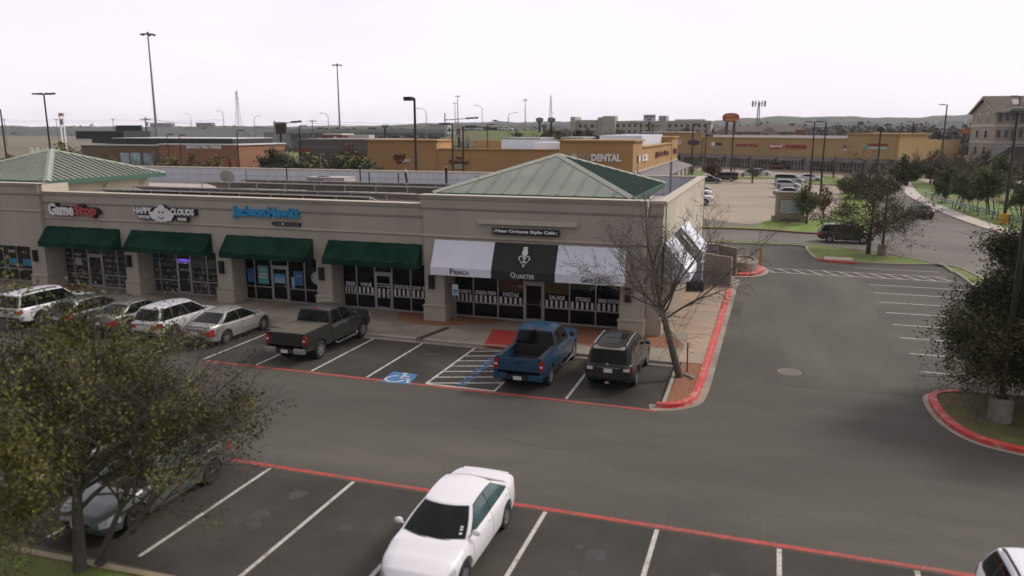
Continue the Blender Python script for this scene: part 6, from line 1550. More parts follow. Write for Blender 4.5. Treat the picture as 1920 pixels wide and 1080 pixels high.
lamp_post(1652,240,100,'dome topped lamp post above the feathery tree',('R',),.11,head='dome')
lamp_post(1713,228,190,'slim lamp post by the end wall of the far shops',('L',),.14)
lamp_post(1776,196,170,'tall leaning looking lamp post with a head to the left',('L',),.15)
lamp_post(1594,327,118,'lamp post stub among the young trees',('R',),.08)
# right edge: big lamp on a yellow base, and the slimmer one behind it
p = A(1909,205,93); x,y,zt = p.x,p.y,p.z
t = thing('lamp_post','black lamp post with a big shoebox head on a yellow concrete base','lamp post',(x,y,0))
k = MB(); k.path([(x,y,.6),(x,y,zt)],[.17,.11],12); k.build('pole', polem, t, smooth=True)
k = MB(); k.lathe([(1.25,-.35),(1.3,-.15),(1.0,.12),(.4,.22),(.02,.24)],(0,0,0),4); Rz = Matrix.Rotation(R(45),4,'Z'); k.v = [tuple(Rz@Vector(v)+Vector((x,y,zt))) for v in k.v]; k.build('lamp_head', mat('lamp_grey_green',(.07,.08,.07),rough=.5), t)
k = MB(); k.cyl((x,y),.48,-.02,1.1,20); k.build('concrete_base', yellowp, t, smooth=True, ang=40)
lamp_post(1913,180,150,'slim lamp post with a flat head before the hotel gables',('L',),.12)
# island lamp: only its pole and concrete base are in view
x,y = 7.75,28.7
t = thing('lamp_post','lamp post on a round concrete base on the red kerbed island','lamp post',(x,y,.1))
k = MB(); k.path([(x,y,.7),(x,y,12.0)],[.10,.08],12); k.build('pole', polem, t, smooth=True)
k = MB(); k.lathe([(.36,-.05),(.36,.76),(.33,.82),(.02,.82)],(x,y,.1),24); k.build('concrete_base', mat('lamp_base',(.20,.19,.155),rough=.9,var=.15,scale=4), t, smooth=True, ang=40)
k = MB(); k.box(x-.3,x+.9,y-.3,y+.3,11.9,12.2); k.build('lamp_head', polem, t, bevel=.03)
k = MB(); k.box(x-.16,x+.16,y-.16,y+.16,.92,.96); k.build('base_plate', polem, t)
# highway high masts
def high_mast(px, pyt, D, label, r=.45, zb=0):
    p = A(px,pyt,D); x,zt = p.x,p.z
    t = thing('light_mast', label, 'light mast', (x,D,zb), group='tall highway light masts')
    k = MB(); k.path([(x,D,zb),(x,D,zt)],[r,r*.45],10); k.build('mast', poleg, t, smooth=True)
    k = MB(); k.lathe([(1.6,-.25),(1.7,-.15),(1.6,-.05)],(x,D,zt),16,cap=False)
    for i in range(6): a_ = i*math.pi/3; k.path([(x,D,zt-.1),(x+1.7*math.cos(a_),D+1.7*math.sin(a_),zt-.15)],.1,4); k.box(x+1.9*math.cos(a_)-.35,x+1.9*math.cos(a_)+.35,D+1.9*math.sin(a_)-.35,D+1.9*math.sin(a_)+.35,zt-.55,zt-.15)
    k.cyl((x,D),.3,zt-.1,zt+.5,8); k.build('light_ring', polem, t)
high_mast(277,63,205,'tallest highway light mast at the left, rising from behind the brick restaurant')
high_mast(632,121,310,'tall highway light mast in the middle of the sky beside the bridge',.5)
high_mast(858,180,560,'thin highway light mast above the twin lamp posts',.55); high_mast(985,187,620,'thin highway light mast left of the two round signs',.55); high_mast(853,193,700,'faint highway light mast just left of the thin one',.5)
def cobra(px,pyt,D,label,sg=-1,zb=0):
    p = A(px,pyt,D); x,zt = p.x,p.z; t = thing('street_light', label,'street light',(x,D,zb),group='highway street lights')
    k = MB(); k.path([(x,D,zb),(x,D,zt-1.5),(x+sg*.5,D,zt-.6),(x+sg*1.6,D,zt),(x+sg*3.2,D,zt+.2)],[.2,.13,.11,.09,.07],8); k.build('pole', poleg, t, smooth=True)
    k = MB(); k.box(min(x+sg*3.1,x+sg*4),max(x+sg*3.1,x+sg*4),D-.2,D+.2,zt+.1,zt+.32); k.build('lamp_head', poleg, t, bevel=.03)
for i,(px,py,D,sg,l) in enumerate(((615,213,290,-1,'arched street light left of the middle light mast'),(799,204,280,-1,'arched street light right of the tall box lamp'),(904,198,330,-1,'arched street light over the grass bank'),(953,212,330,1,'arched street light right of the grass bank'),(418,208,330,-1,'arched street light left of the lattice tower'),(357,213,360,-1,'faint arched street light right of the tallest mast'),(476,218,330,1,'arched street light right of the lattice tower'))): cobra(px,py,D,l,sg)
# lattice towers and masts
def lattice(px,pyt,D,wb,label,m=None,cross=True):
    p = A(px,pyt,D); x,zt = p.x,p.z; t = thing('lattice_tower',label,'lattice tower',(x,D,0)); m = m or poleg
    k = MB(); n = 9
    def c(i,j): f = i/n; w_ = lerp(wb,wb*.12,f**.8); return Vector((x+(w_ if j in (1,2) else -w_),D+(w_ if j > 1 else -w_),zt*f))
    for j in range(4): k.path([c(i,j) for i in range(n+1)],.14,4)
    for i in range(n):
        for j in range(4): k.path([c(i,j),c(i+1,(j+1)%4)],.08,3); k.path([c(i+1,j),c(i+1,(j+1)%4)],.08,3)
    k.build('lattice', m, t)
    k = MB(); k.path([(x,D,zt),(x,D,zt+2.5)],.1,4)
    if cross:
        for f in (.74,.84,.94): k.path([(x-3.2,D,zt*f),(x+3.2,D,zt*f)],.12,4)
    k.build('cross_arms', m, t)
lattice(443,170,600,2.8,'steel lattice power tower on the left horizon')
lattice(1033,180,640,2.2,'slim red and white lattice mast between the round signs',mat('tower_pale_red',(.40,.24,.24)),False)
p = A(1423,192,330); x,D,zt = p.x,330,p.z
t = thing('cell_mast','twin grey cell mast with a ring of antennas on the skyline','cell mast',(x,D,0))
k = MB(); k.path([(x-.7,D,0),(x-.1,D,zt)],[.4,.2],8); k.path([(x+.9,D,0),(x+.3,D,zt)],[.3,.15],8); k.build('mast', poleg, t, smooth=True)
k = MB()
for i in range(12):
    a_ = i*math.pi/6; k.box(x+2.5*math.cos(a_)-.18,x+2.5*math.cos(a_)+.18,D+2.5*math.sin(a_)-.15,D+2.5*math.sin(a_)+.15,zt-1.6,zt+.6)
    k.path([(x,D,zt-.5),(x+2.5*math.cos(a_),D+2.5*math.sin(a_),zt-.5)],.08,4)
k.build('antennas', steel, t)
# utility poles with wires along the left
ups = []
for (px,py,D,l,arms) in ((272,219,150,'wooden utility pole behind the brick restaurant roof',1),(7,222,330,'utility pole at the left end of the far wires',1),(105,222,345,'utility pole left of the white pylon sign',1),(211,222,360,'utility pole right of the black roof box',1),(585,224,250,'wooden utility pole in front of the bridge',1),(834,213,200,'bare grey pole left of the traffic signal arm',0)):
    p = A(px,py,D); x,zt = p.x,p.z
    t = thing('utility_pole',l,'utility pole',(x,D,0)); k = MB(); k.path([(x,D,0),(x,D,zt)],[.19,.13],8); k.build('pole', wood if arms else steel, t, smooth=True)
    if arms:
        k = MB(); k.box(x-1.5,x+1.5,D-.06,D+.06,zt-.75,zt-.58)
        for q in (-1.4,-.5,.5,1.4): k.cyl((x+q,D),.06,zt-.58,zt-.3,6)
        k.build('cross_arm', wood, t)
        if D == 150: k = MB(); k.cyl((x+.4,D),.28,zt-2.2,zt-1.2,10); k.build('transformer', steel, t)
    ups.append(Vector((x,D,zt-.4)))
def wires(a,b_,label,n=2,sag=1.0,r=.028):
    t = thing('power_line',label,'power line',((a+b_)/2),group='power lines')
    for i in range(n):
        k = MB(); o = Vector((0,.0,-.9*i)); k.path([a.lerp(b_,j/12)+o+Vector((0,0,-sag*4*(j/12)*(1-j/12))) for j in range(13)],r,3); k.build('wire', mat('wire',(.09,.085,.09)), t)
wires(ups[1],ups[2],'far wires between the two leftmost utility poles',2,1.0,.05); wires(ups[2],ups[3],'far wires behind the white pylon sign',2,1.0,.05); wires(ups[3],ups[3]+Vector((60,20,0)),'far wires running right from behind the black roof box',2,1.0,.05)
wires(ups[0],ups[4],'wires from the restaurant pole to the bridge pole',2,2.0,.04); wires(ups[4],ups[4]+Vector((120,60,1)),'wires running right from the bridge pole',2,2.0,.05)
wires(ups[1],ups[1]-Vector((60,10,0)),'far wires leaving the picture at the left',2,1.0,.05)
# traffic signals on long arms
def signal(px,pyt,D,px_end,py_end,label,n=3,pole=True):
    a_ = A(px,pyt,D); e = A(px_end,py_end,D); t = thing('traffic_signal',label,'traffic signal',(a_.x,D,0))
    k = MB(); k.path([(a_.x,D,0),(a_.x,D,a_.z)],[.24,.16],8)
    zarm = A(px,py_end+4,D).z; k.path([(a_.x,D,zarm),(e.x,D,e.z)],[.14,.08],6); k.build('pole', steel, t, smooth=True)
    for i in range(n):
        f = 1-i*.13; q = Vector((a_.x,D,zarm)).lerp(e,f); k = MB(); k.box(q.x-.7,q.x+.3,D-.25,D-.09,q.z-.2,q.z+.25); k.build('signal_head', black, t, bevel=.02)
signal(834,212,190,895,221,'traffic signal arm above the yellow parapet',3)
signal(953,222,260,928,226,'traffic signal arm with two heads on the grass bank',2)
signal(514,226,170,564,228,'traffic signal arm right of the black sign board',3)
# ---- pylon signs
def board_sign(name,label,px0,px1,pyt,pyb,D,m,txt=None,tm=None,poles=1,d=.5,shape='rect',zb=0,cat='sign'):
    a_ = A(px0,pyt,D); b2 = A(px1,pyb,D); cx_ = (a_.x+b2.x)/2
    t = thing(name,label,cat,(cx_,D,zb)); k = MB()
    if shape == 'rect': k.box(a_.x,b2.x,D-d/2,D+d/2,b2.z,a_.z)
    else:
        w_,h_ = (b2.x-a_.x)/2,(a_.z-b2.z)/2; zc = (a_.z+b2.z)/2; n_ = 2.6
        k.extr([(cx_+w_*math.copysign(abs(math.cos(q))**(2/n_),math.cos(q)),D-d/2,zc+h_*math.copysign(abs(math.sin(q))**(2/n_),math.sin(q))) for q in [2*math.pi*i/32 for i in range(32)]],(0,d,0))
    k.build('board', m, t, bevel=.04)
    for i in range(poles):
        x = cx_ if poles == 1 else lerp(a_.x,b2.x,.28+.44*i); k = MB(); k.path([(x,D,zb),(x,D,b2.z+.02)],.14+.001*D,8); k.build('post', polem, t, smooth=True)
    if txt:
        for i,(s_,u0,u1,v0,v1) in enumerate(txt):
            k = MB(); k.text(s_,(lerp(a_.x,b2.x,u0),D-d/2-.01,lerp(b2.z,a_.z,v0)),(1,0,0),(0,0,1),(b2.x-a_.x)*(u1-u0),(a_.z-b2.z)*(v1-v0),.05,0,.03); k.build('lettering', tm, t)
    return t
board_sign('pylon_sign','round cornered orange golden corral sign high on a post',1355,1386,212,229,215,mat('sign_orange',(.30,.060,.022),rough=.5),[('golden',.10,.72,.52,.85),('corral',.25,.92,.14,.50)],mat('sign_tan',(.50,.26,.10)),2,.7,'round')
board_sign('pylon_sign','orange rounded sign beside the tan hotel',1800,1820,241,251,260,mat('sign_orange'),[('golden',.12,.72,.52,.82),('corral',.25,.9,.14,.48)],mat('sign_tan'),1,.6,'round')
board_sign('motel_sign','white DISTRICT sign board in front of the long hotel',1207,1229,215,228,235,mat('sign_lilac',(.45,.44,.50),rough=.5),[('DISTRICT',.06,.94,.55,.85),('INN',.35,.65,.15,.45)],mat('sign_ink',(.04,.04,.06)),1,.5)
board_sign('motel_sign','dark brown round topped sign, left of the pair by the lattice mast',1005,1018.5,220.5,229,280,mat('sign_dark_brown',(.06,.035,.03)),[('INN',.25,.75,.3,.7)],mat('sign_pale'),1,.5,'round')
board_sign('motel_sign','dark brown round topped sign, right of the pair by the lattice mast',1027,1041,220.5,229,280,mat('sign_dark_brown'),[('INN',.25,.75,.3,.7)],mat('sign_pale'),1,.5,'round')
board_sign('motel_sign','blue oval sign below the two round topped signs',1015,1026,233,241,275,mat('sign_blue_oval',(.10,.17,.28)),None,None,1,.5,'round')
board_sign('billboard','black sign board on one thick post left of the bridge',514,537,229,251,172,mat('board_black',(.028,.022,.024),var=.3),[('AT&T',.1,.9,.12,.3)],mat('sign_dull_red',(.16,.03,.03)),1,.8)
t = board_sign('billboard','long tilted black billboard behind the brick restaurant',218,266,235,249,160,mat('board_black2',(.014,.026,.026)),None,None,2,.7)
board_sign('highway_sign','green highway sign on the bridge',716,728,234,240,295,mat('sign_green',(.01,.13,.085)),[('EXIT',.1,.9,.5,.85)],mat('sign_white'),1,.3)
board_sign('shop_pylon','pale pink tenant board between the twin lamp posts',856,865,240,258,160,mat('sign_pink',(.34,.28,.27)),[('CAFE',.1,.9,.7,.9),('NAILS',.1,.9,.4,.6)],mat('sign_dark_brown'),1,.4)
p = A(115,213,235); D = 235
a_ = A(109,212,D); b2 = A(120,244,D)
t = thing('pylon_sign','tall white pylon sign with a tan and orange top on the left horizon','sign',((a_.x+b2.x)/2,D,0))
k = MB(); k.box(a_.x,b2.x,D,D+.8,A(115,217.5,D).z,a_.z); k.build('top_board', mat('sign_tan2',(.40,.25,.12),var=.2), t)
k = MB(); k.box(a_.x+.25,b2.x-.25,D+.05,D+.7,A(115,234,D).z,A(115,223,D).z); k.build('board', mat('sign_grey_green',(.26,.31,.30)), t)
k = MB(); k.box(a_.x,a_.x+.25,D+.1,D+.6,0,A(115,217.5,D).z); k.build('post', white, t); k = MB(); k.box(b2.x-.25,b2.x,D+.1,D+.6,0,A(115,217.5,D).z); k.build('post', white, t)
# ---- monument sign by the far lot
x0,y0 = 0.42,86.4; x1_ = 3.45; ux_ = Vector((1,.14,0)).normalized(); 
t = thing('monument_sign','stone and stucco monument sign with a white tenant board','sign',(1.9,86.8,0),math.atan2(.14,1))
k = MB(); k.box(-1.75,1.75,-.45,.45,0,.75); k.build('stone_base', mat('stone_tan',(.26,.21,.155),rough=.9,var=.3,scale=2.5), t, world=False, bevel=.03)
k = MB(); k.box(-1.45,1.45,-.32,.32,.75,3.1); k.build('pillar', mat('stucco_tan',(.34,.29,.235),rough=.9,var=.06), t, world=False, bevel=.02)
k = MB(); k.box(-1.6,1.6,-.42,.42,3.1,3.25); k.build('cap', mat('stone_tan'), t, world=False, bevel=.02)
k = MB(); k.box(-1.1,1.1,-.40,-.322,.98,2.5); o = k.build('tenant_board', mat('board_frame',(.03,.03,.035)), t, world=False)
for r_ in range(4):
    for c_ in range(2):
        k = MB(); k.box(-1.04+c_*1.05,-.02+c_*1.05,-.42,-.403,1.04+r_*.36,1.36+r_*.36); k.build('panel', mat('tenant_white',(.52,.53,.56)), o, world=False)
k = MB()
for r_,row in enumerate((('PET','CAFE'),('NAILS','DENTAL'),('DONUTS','LASER'),('PIZZA','GRILL'))):
    for c_ in range(2): k.text(row[c_],(-.92+c_*1.05,-.421,1.12+r_*.36),(1,0,0),(0,0,1),.75,.15,.01,0,.02)
k.build('lettering', mat('sign_ink'), o, world=False)
k = MB(); k.text('TOWN CENTER',(-1.1,-.325,2.68),(1,0,0),(0,0,1),2.2,.26,.03,0,.03); k.build('lettering', mat('sign_terracotta',(.36,.14,.08)), t, world=False)
k = MB(); k.text('2500 BLDG G',(-.95,-.455,.25),(1,0,0),(0,0,1),1.9,.28,.03,0,.03); k.build('address_lettering', mat('sign_black'), t, world=False)

# ---- dumpster enclosure at the end of the right wall
encm = mat('enclosure_stucco',(.32,.28,.225),rough=.9,var=.08,scale=.8); gatem = mat('gate_grey',(.27,.235,.195),rough=.7,var=.14,scale=2,stretch=(6,6,.3)); capm = mat('enclosure_cap',(.40,.36,.30))
t = thing('dumpster_enclosure','grey brown walled dumpster enclosure with open slatted gates','enclosure',(-3.8,51.8,0))
k = MB(); k.box(-4.55,-3.28,49.7,49.95,.05,2.0); k.box(-4.55,-3.2,54.2,54.45,.05,2.0); k.box(-4.58,-4.4,49.96,54.19,.05,2.0); k.build('wall', encm, t, bevel=.02)
k = MB(); k.box(-4.6,-3.24,49.66,49.99,2.0,2.06); k.box(-4.6,-3.16,54.16,54.49,2.0,2.06); k.build('wall_cap', capm, t)
def gate(x0,y0,x1,y1,lab):
    d2 = Vector((x1-x0,y1-y0)); n_ = d2.length; u_ = d2.normalized(); c2 = ((x0+x1)/2,(y0+y1)/2)
    k = MB(); k.obox(c2,u_,n_/2,.03,.2,1.95)
    for i in range(10): q = Vector((x0,y0))+u_*(n_*(i+.5)/10); k.obox((q.x,q.y),u_,n_/20-.012,.045,.24,1.90)
    o = k.build('gate', gatem, t); o['label'] = lab
    k = MB(); k.obox(c2,u_,n_/2+.03,.05,1.951,2.01); k.obox((x0-u_.x*.04,y0-u_.y*.04),u_,.04,.04,.1,2.0); k.obox((x1+u_.x*.04,y1+u_.y*.04),u_,.035,.04,.16,1.949); k.obox(c2,u_,n_/2,.05,.14,.199); k.build('gate_frame', capm, o)
gate(-3.2,49.75,-2.1,49.2,'near gate leaf, half open'); gate(-3.1,54.3,-1.95,53.1,'far gate leaf, swung open')
k = MB(); k.box(-1.7,-.9,0,0,0,0) if False else None
t = thing('dumpster','dark dumpster with open lids inside the enclosure','dumpster',(-3.75,52.2,.1))
k = MB(); k.extr([(-4.35,51.2,.15),(-3.3,51.35,.15),(-3.1,51.2,1.45),(-4.35,51.2,1.45)],(0,2.0,0)); k.build('bin', mat('dumpster_dark',(.035,.04,.04),rough=.6,var=.3), t, bevel=.02)
k = MB(); k.extr([(-4.3,51.2,1.47),(-3.1,51.2,1.75),(-3.1,51.2,1.80),(-4.3,51.2,1.52)],(0,.95,0)); k.build('lid', plast, t); k = MB(); k.extr([(-4.3,52.25,1.47),(-3.1,52.25,1.95),(-3.1,52.25,2.0),(-4.3,52.25,1.52)],(0,.95,0)); k.build('lid', plast, t)
k = MB(); k.box(-4.35,-3.1,51.1,51.18,1.36,1.46); k.build('rim', capm, t)
t = thing('storage_box','pale blue grey steel cabinet by the right wall under the awning end','cabinet',(-4.1,48.4,.13))
k = MB(); k.box(-4.5,-3.72,47.6,49.2,.35,1.75); k.build('body', mat('cabinet_blue',(.28,.32,.38),rough=.5,var=.1,scale=2), t, bevel=.03)
k = MB(); k.box(-4.53,-3.69,47.57,49.23,1.75,1.8); k.build('lid', mat('cabinet_blue2',(.36,.40,.45),rough=.5), t)
for yy in (47.75,49.0):
    k = MB(); k.box(-4.4,-3.8,yy,yy+.08,.12,.35); k.build('foot', plast, t)
t = thing('gas_bottles','dark bundle of hoses and bottles at the foot of the cabinet','clutter',(-4.0,47.3,.13))
for i in range(3): k = MB(); k.lathe([(.02,0),(.14,0),(.15,.1),(.15,.5),(.09,.6),(.04,.66)],(-4.3+i*.33,47.3,.13),12); k.build('bottle', plast, t, smooth=True)
# round stone planter with red kerb, yellow bollard
t = thing('stone_planter','low oval stone planter ringed by a red kerb behind the enclosure','planter',(-1.5,56.6,0))
def oval(cx_,cy_,rx,ry,z,n=28): return [(cx_+rx*math.cos(2*math.pi*i/n),cy_+ry*math.sin(2*math.pi*i/n),z) for i in range(n)]
k = MB(); k.grid([oval(-1.6,56.4,1.05,1.9,.1),oval(-1.6,56.4,1.03,1.88,.72),oval(-1.6,56.4,.98,1.83,.78),oval(-1.6,56.4,.76,1.55,.78),oval(-1.6,56.4,.74,1.52,.62)],0,True); k.build('stone_ring', mat('planter_stone',(.25,.215,.17),rough=.9,var=.35,scale=5,bump=.5,bscale=8), t)
k = MB(); k.poly(oval(-1.6,56.4,.76,1.54,.64)); k.build('soil', mat('planter_soil',(.30,.255,.19),var=.2,scale=4), t)
k = MB(); k.grid([oval(-1.6,56.3,1.42,2.45,.0),oval(-1.6,56.3,1.42,2.45,.15),oval(-1.6,56.3,1.22,2.25,.17),oval(-1.6,56.3,1.0,1.9,.17)],0,True); k.build('red_kerb', redp, t)
k = MB(); k.grid([oval(-1.6,56.3,1.75,2.85,.012),oval(-1.6,56.3,1.4,2.44,.014)],0,True); k.build('apron', kerbm, t)
t = thing('bollard','yellow steel bollard beside the stone planter','bollard',(-.45,58.6,0))
k = MB(); k.cyl((-.45,58.6),.10,0,1.25,14); k.build('post', mat('bollard_ochre',(.36,.22,.04),rough=.6,var=.15), t, smooth=True, ang=40); k = MB(); k.lathe([(.10,0),(.085,.05),(.02,.08)],(-.45,58.6,1.25),14); k.build('cap', mat('bollard_ochre'), t, smooth=True)
# accessible parking sign before the cafe window
t = thing('accessible_parking_sign','white and blue accessible parking sign on a grey post by the cafe pier','sign',(-14.55,34.9,.13))
x,y = G(855,607).x, G(855,607).y; t.location = (x,y,.13)
k = MB(); k.path([(x,y,.13),(x,y,2.0)],.03,8); k.build('post', poleg, t)
k = MB(); k.box(x-.16,x+.16,y-.05,y-.03,1.5,2.05); k.build('board', mat('sign_pale_blue',(.62,.70,.74)), t)
k = MB(); k.box(x-.11,x+.11,y-.058,y-.0505,1.56,1.80); k.build('blue_panel', mat('sign_teal_blue',(.03,.26,.42)), t)
k = MB(); k.path([(x-.02,y-.062,1.74),(x-.02,y-.062,1.67),(x+.04,y-.062,1.66),(x+.06,y-.062,1.61)],.010,5); k.path([(x-.02+.05*math.cos(R(110+i*30)),y-.062,1.63+.05*math.sin(R(110+i*30))) for i in range(8)],.008,5); k.build('wheelchair_symbol', white, t)
# small dark post in the mulch bed and hose
t = thing('tree_stake','thin dark stake beside the bare tree in the mulch bed','stake',(-2.55,30.6,.1)); x,y = G(1288,702).x, G(1288,702).y; t.location = (x,y,.1)
k = MB(); k.path([(x,y,.1),(x-.02,y,1.25)],.028,6); k.build('post', polem, t); k = MB(); k.cyl((x-.02,y),.04,1.25,1.33,8); k.build('cap', poleg, t)
rk_ = random.Random(8)
for i in range(3):
    t = MB(); c2 = (-2.75+i*.14+rk_.uniform(-.05,.05),30.15+rk_.uniform(-.2,.2)); t.lathe([(.02,0),(.09,.01),(.11,.05),(.07,.10),(.01,.12)],(c2[0],c2[1],.11),8)
    o = t.build('stone', mat('stone_grey'), smooth=True); o['label'] = 'small grey stone at the foot of the bare tree'; o['category'] = 'stone'; o['group'] = 'stones at the bare tree'
# orange sign and its post by the cross road
p = G(1653,475); t = thing('road_sign','orange diamond road sign on a thin post by the feathery tree','sign',(p.x,p.y,.1))
k = MB(); k.path([(p.x,p.y,.1),(p.x,p.y,2.9)],.035,6); k.build('post', wood, t)
k = MB(); k.extr([(p.x,p.y-.05,1.95),(p.x+.5,p.y-.05,2.45),(p.x,p.y-.05,2.95),(p.x-.5,p.y-.05,2.45)],(0,.02,0)); k.build('board', mat('sign_orange_bright',(.42,.16,.02),rough=.6,var=.2,scale=3), t)
p = G(1628,478); t = thing('lamp_stub','dark post on a concrete drum beside the feathery tree','post',(p.x+.55,p.y-.6,.1)); x,y = p.x+.9,p.y-.6
k = MB(); k.cyl((x,y),.36,.05,.95,18); k.build('concrete_base', conc, t, smooth=True, ang=40); k = MB(); k.path([(x,y,.95),(x,y,5.2)],[.09,.07],8); k.build('pole', polem, t, smooth=True)
# blue guard rail along the right walk
gr_pts = smooth_line([G(1918,428)[:2],G(1860,412)[:2],G(1808,398)[:2],G(1765,385)[:2],G(1735,371)[:2]],4)
t = thing('guard_rail','blue grey steel guard rail along the right sidewalk','guard rail',(gr_pts[0][0],gr_pts[0][1],0))
k = MB()
for dz in (.62,.92): k.path([(q[0],q[1],dz) for q in gr_pts],.075,6)
k.build('rail', mat('rail_blue',(.10,.17,.20),rough=.4,metal=.4), t, smooth=True)
for q in gr_pts[::2]:
    k = MB(); k.box(q[0]-.05,q[0]+.05,q[1]-.05,q[1]+.05,0,.95); k.build('post', mat('rail_post',(.045,.07,.07)), t)
p0 = Vector(G(1884,414)); p1 = p0+Vector((22,1.5,0)); t = thing('park_fence','thin dark green park fence right of the yellow lamp base','fence',p0)
k = MB()
for z in (.35,1.0): k.path([(p0.x,p0.y+3,z),(p1.x,p1.y+3,z)],.03,5)
k.build('rail', mat('fence_green',(.02,.05,.035)), t)
for i in range(10): k = MB(); q = p0.lerp(p1,i/9); k.path([(q.x,q.y+3,0),(q.x,q.y+3,1.05)],.035,5); k.build('post', mat('fence_green'), t)
t = thing('low_rail','low white and black striped rail at the edge of the hotel drive','rail',(38,146,0))
k = MB(); k.box(32,80,148.0,148.25,.35,.75); k.build('beam', white, t)
for i in range(9): k = MB(); k.box(32+i*5.2,33.6+i*5.2,147.95,148.3,.0,.8); k.build('post', black, t)
hd = MB(); gh = random.Random(31)
for i in range(9000):
    q = Vector((gh.uniform(29,82),gh.uniform(172,176),gh.random()*1.5)); a_ = rvec(gh)*.28; c2 = a_.cross(rvec(gh)).normalized()*.16; hd.add([q-a_,q-c2,q+a_,q+c2],[(0,1,2,3)],gh.randrange(3))
o = hd.build('hedge', redb, recalc=False); o['label'] = 'long reddish brown hedge behind the hotel drive'; o['category'] = 'hedge'

# ---- highway bridge
Yb = 300.0
t = thing('highway_bridge','long grey highway overpass on round piers in the distance','bridge',(A(680,250,Yb).x,Yb,0))
def bz(px,py,D): return A(px,py,D)
k = MB(); x0b,x1b = A(540,250,Yb).x, A(838,250,Yb).x
zt_,zb_ = A(690,241.5,Yb).z, A(690,246.5,Yb).z
k.box(x0b,x1b,Yb,Yb+14,zb_-1.2,zb_); k.build('deck', mat('bridge_conc',(.24,.255,.25),rough=.9,var=.08,scale=.1), t)
k = MB(); k.box(x0b,x1b,Yb-.3,Yb+.0,zb_-.55,zt_); k.build('parapet', mat('bridge_conc2',(.29,.30,.29),rough=.9,var=.06,scale=.1), t)
k = MB(); k.box(x0b,x1b,Yb-.1,Yb-.01,zb_-1.5,zb_-.9); k.build('girder', mat('bridge_dark',(.12,.14,.135)), t)
for px in (597,616,693,758,800):
    k = MB(); x = A(px,250,Yb).x; k.box(x-.9,x+.9,Yb+1,Yb+2.8,0,zb_-1.2); k.build('pier', mat('bridge_conc'), t)
k = MB(); k.box(x0b-14,x0b,Yb+2,Yb+12,0,zb_-.3); k.build('abutment', mat('bridge_conc'), t)
rr = random.Random(12); cpaints = [paint('white'),paint('silver'),paint('black'),paint('mid_grey'),paint('navy'),paint('maroon')]
lab_b = ['white SUV on the bridge left of the middle light mast','dark SUV on the bridge left of the white one','white car on the bridge right of the middle light mast','silver car farther right on the bridge','dark van under the green highway sign','dark car on the bridge near the tall box lamp']
for i,(px,c_,kd) in enumerate(((612,0,'cross'),(604,2,'suv'),(652,0,'sedan'),(668,1,'sedan'),(695,2,'van'),(757,3,'sedan'))):
    a_ = A(px,242,Yb+5); make_car(kd,'driving_car',lab_b[i],'car',(a_.x,Yb+5,zb_),0 if i%2 else math.pi,cpaints[c_],'cars on the highway bridge')
# grass embankment with a road and a line of cars on top
Ye2 = 285.0
em = MB(); rows = []
for i in range(31):
    px = 812+i*7.2; xx_ = A(px,250,Ye2).x; h_ = (9.75-.0068*0) ; f = min(1,max(0,(px-812)/70.0)); f = f*f*(3-2*f)
    zt_2 = lerp(5.5,A(px,245,Ye2).z,f); rows.append([(xx_,Ye2-48,-.1),(xx_,Ye2-25,zt_2*.45+mnoise.noise(Vector((xx_*.05,0,0)))),(xx_,Ye2-4,zt_2-.3),(xx_,Ye2,zt_2),(xx_,Ye2+16,zt_2),(xx_,Ye2+50,-.1)])
em.grid(rows); em.build('embankment', mat('bank_grass',(.105,.15,.035),rough=.95,var=.2,scale=.06,second=(.12,.10,.06),sscale=.03,fine=.2,fscale=2), kind='structure', keep=True, smooth=True)
labs = ['silver blue car leftmost in the line on the grass bank','pale blue van second in the line on the grass bank','teal white van third in the line on the grass bank','dark car fourth in the line on the grass bank','dark car fifth in the line on the grass bank','white car sixth in the line on the grass bank','white car rightmost of the line on the grass bank']
for i,px in enumerate((880,891,905,918,930,943,951)):
    a_ = A(px,244.5,Ye2+4+i*.0); make_car(['sedan','van','van','cross','sedan','hatch','sedan'][i],'queued_car',labs[i],'car',(a_.x,Ye2+4,a_.z-.1),R(8),[paint('silver_blue'),paint('pale_green'),paint('white'),paint('black'),paint('black2'),paint('white'),paint('white2')][i],'cars queued on the grass bank')
# roads on the left: pale strips in the dry field
rd_ = MB()
for (pts,wd) in (((G(-60,262.5),G(100,262.2),G(260,261.5)),2.6),((G(-60,257.5),G(90,257.2),G(210,256)),6)):
    strip(rd_, smooth_line([p_[:2] for p_ in pts],4), wd, .0)
q_ = [G(452,262),G(480,258),G(520,255.5),G(560,253.5),G(600,252.5),G(560,257),G(545,262),G(560,270),(G(560,285)),G(470,292),G(455,283),G(520,272),G(480,267)]
rd_.sheet([(p_.x,p_.y) for p_ in q_], .0); rd_.build('far_roads', mat('far_concrete',(.36,.31,.25),rough=.9,var=.08,scale=.03), kind='structure', keep=True)
vg2 = MB(); q_ = [G(455,283),G(560,268),G(690,292),G(560,330),G(430,330)]; vg2.sheet([(p_.x,p_.y) for p_ in q_], .01); vg2.build('roadside_verge', grassm, kind='structure', keep=True)
def far_asph(): 
    m2 = MB(); m2.sheet([(-75,72),(6,72),(6,78),(-30,106),(-75,106)], -.008); m2.build('back_lot', asphr, kind='structure', keep=True)
far_asph()
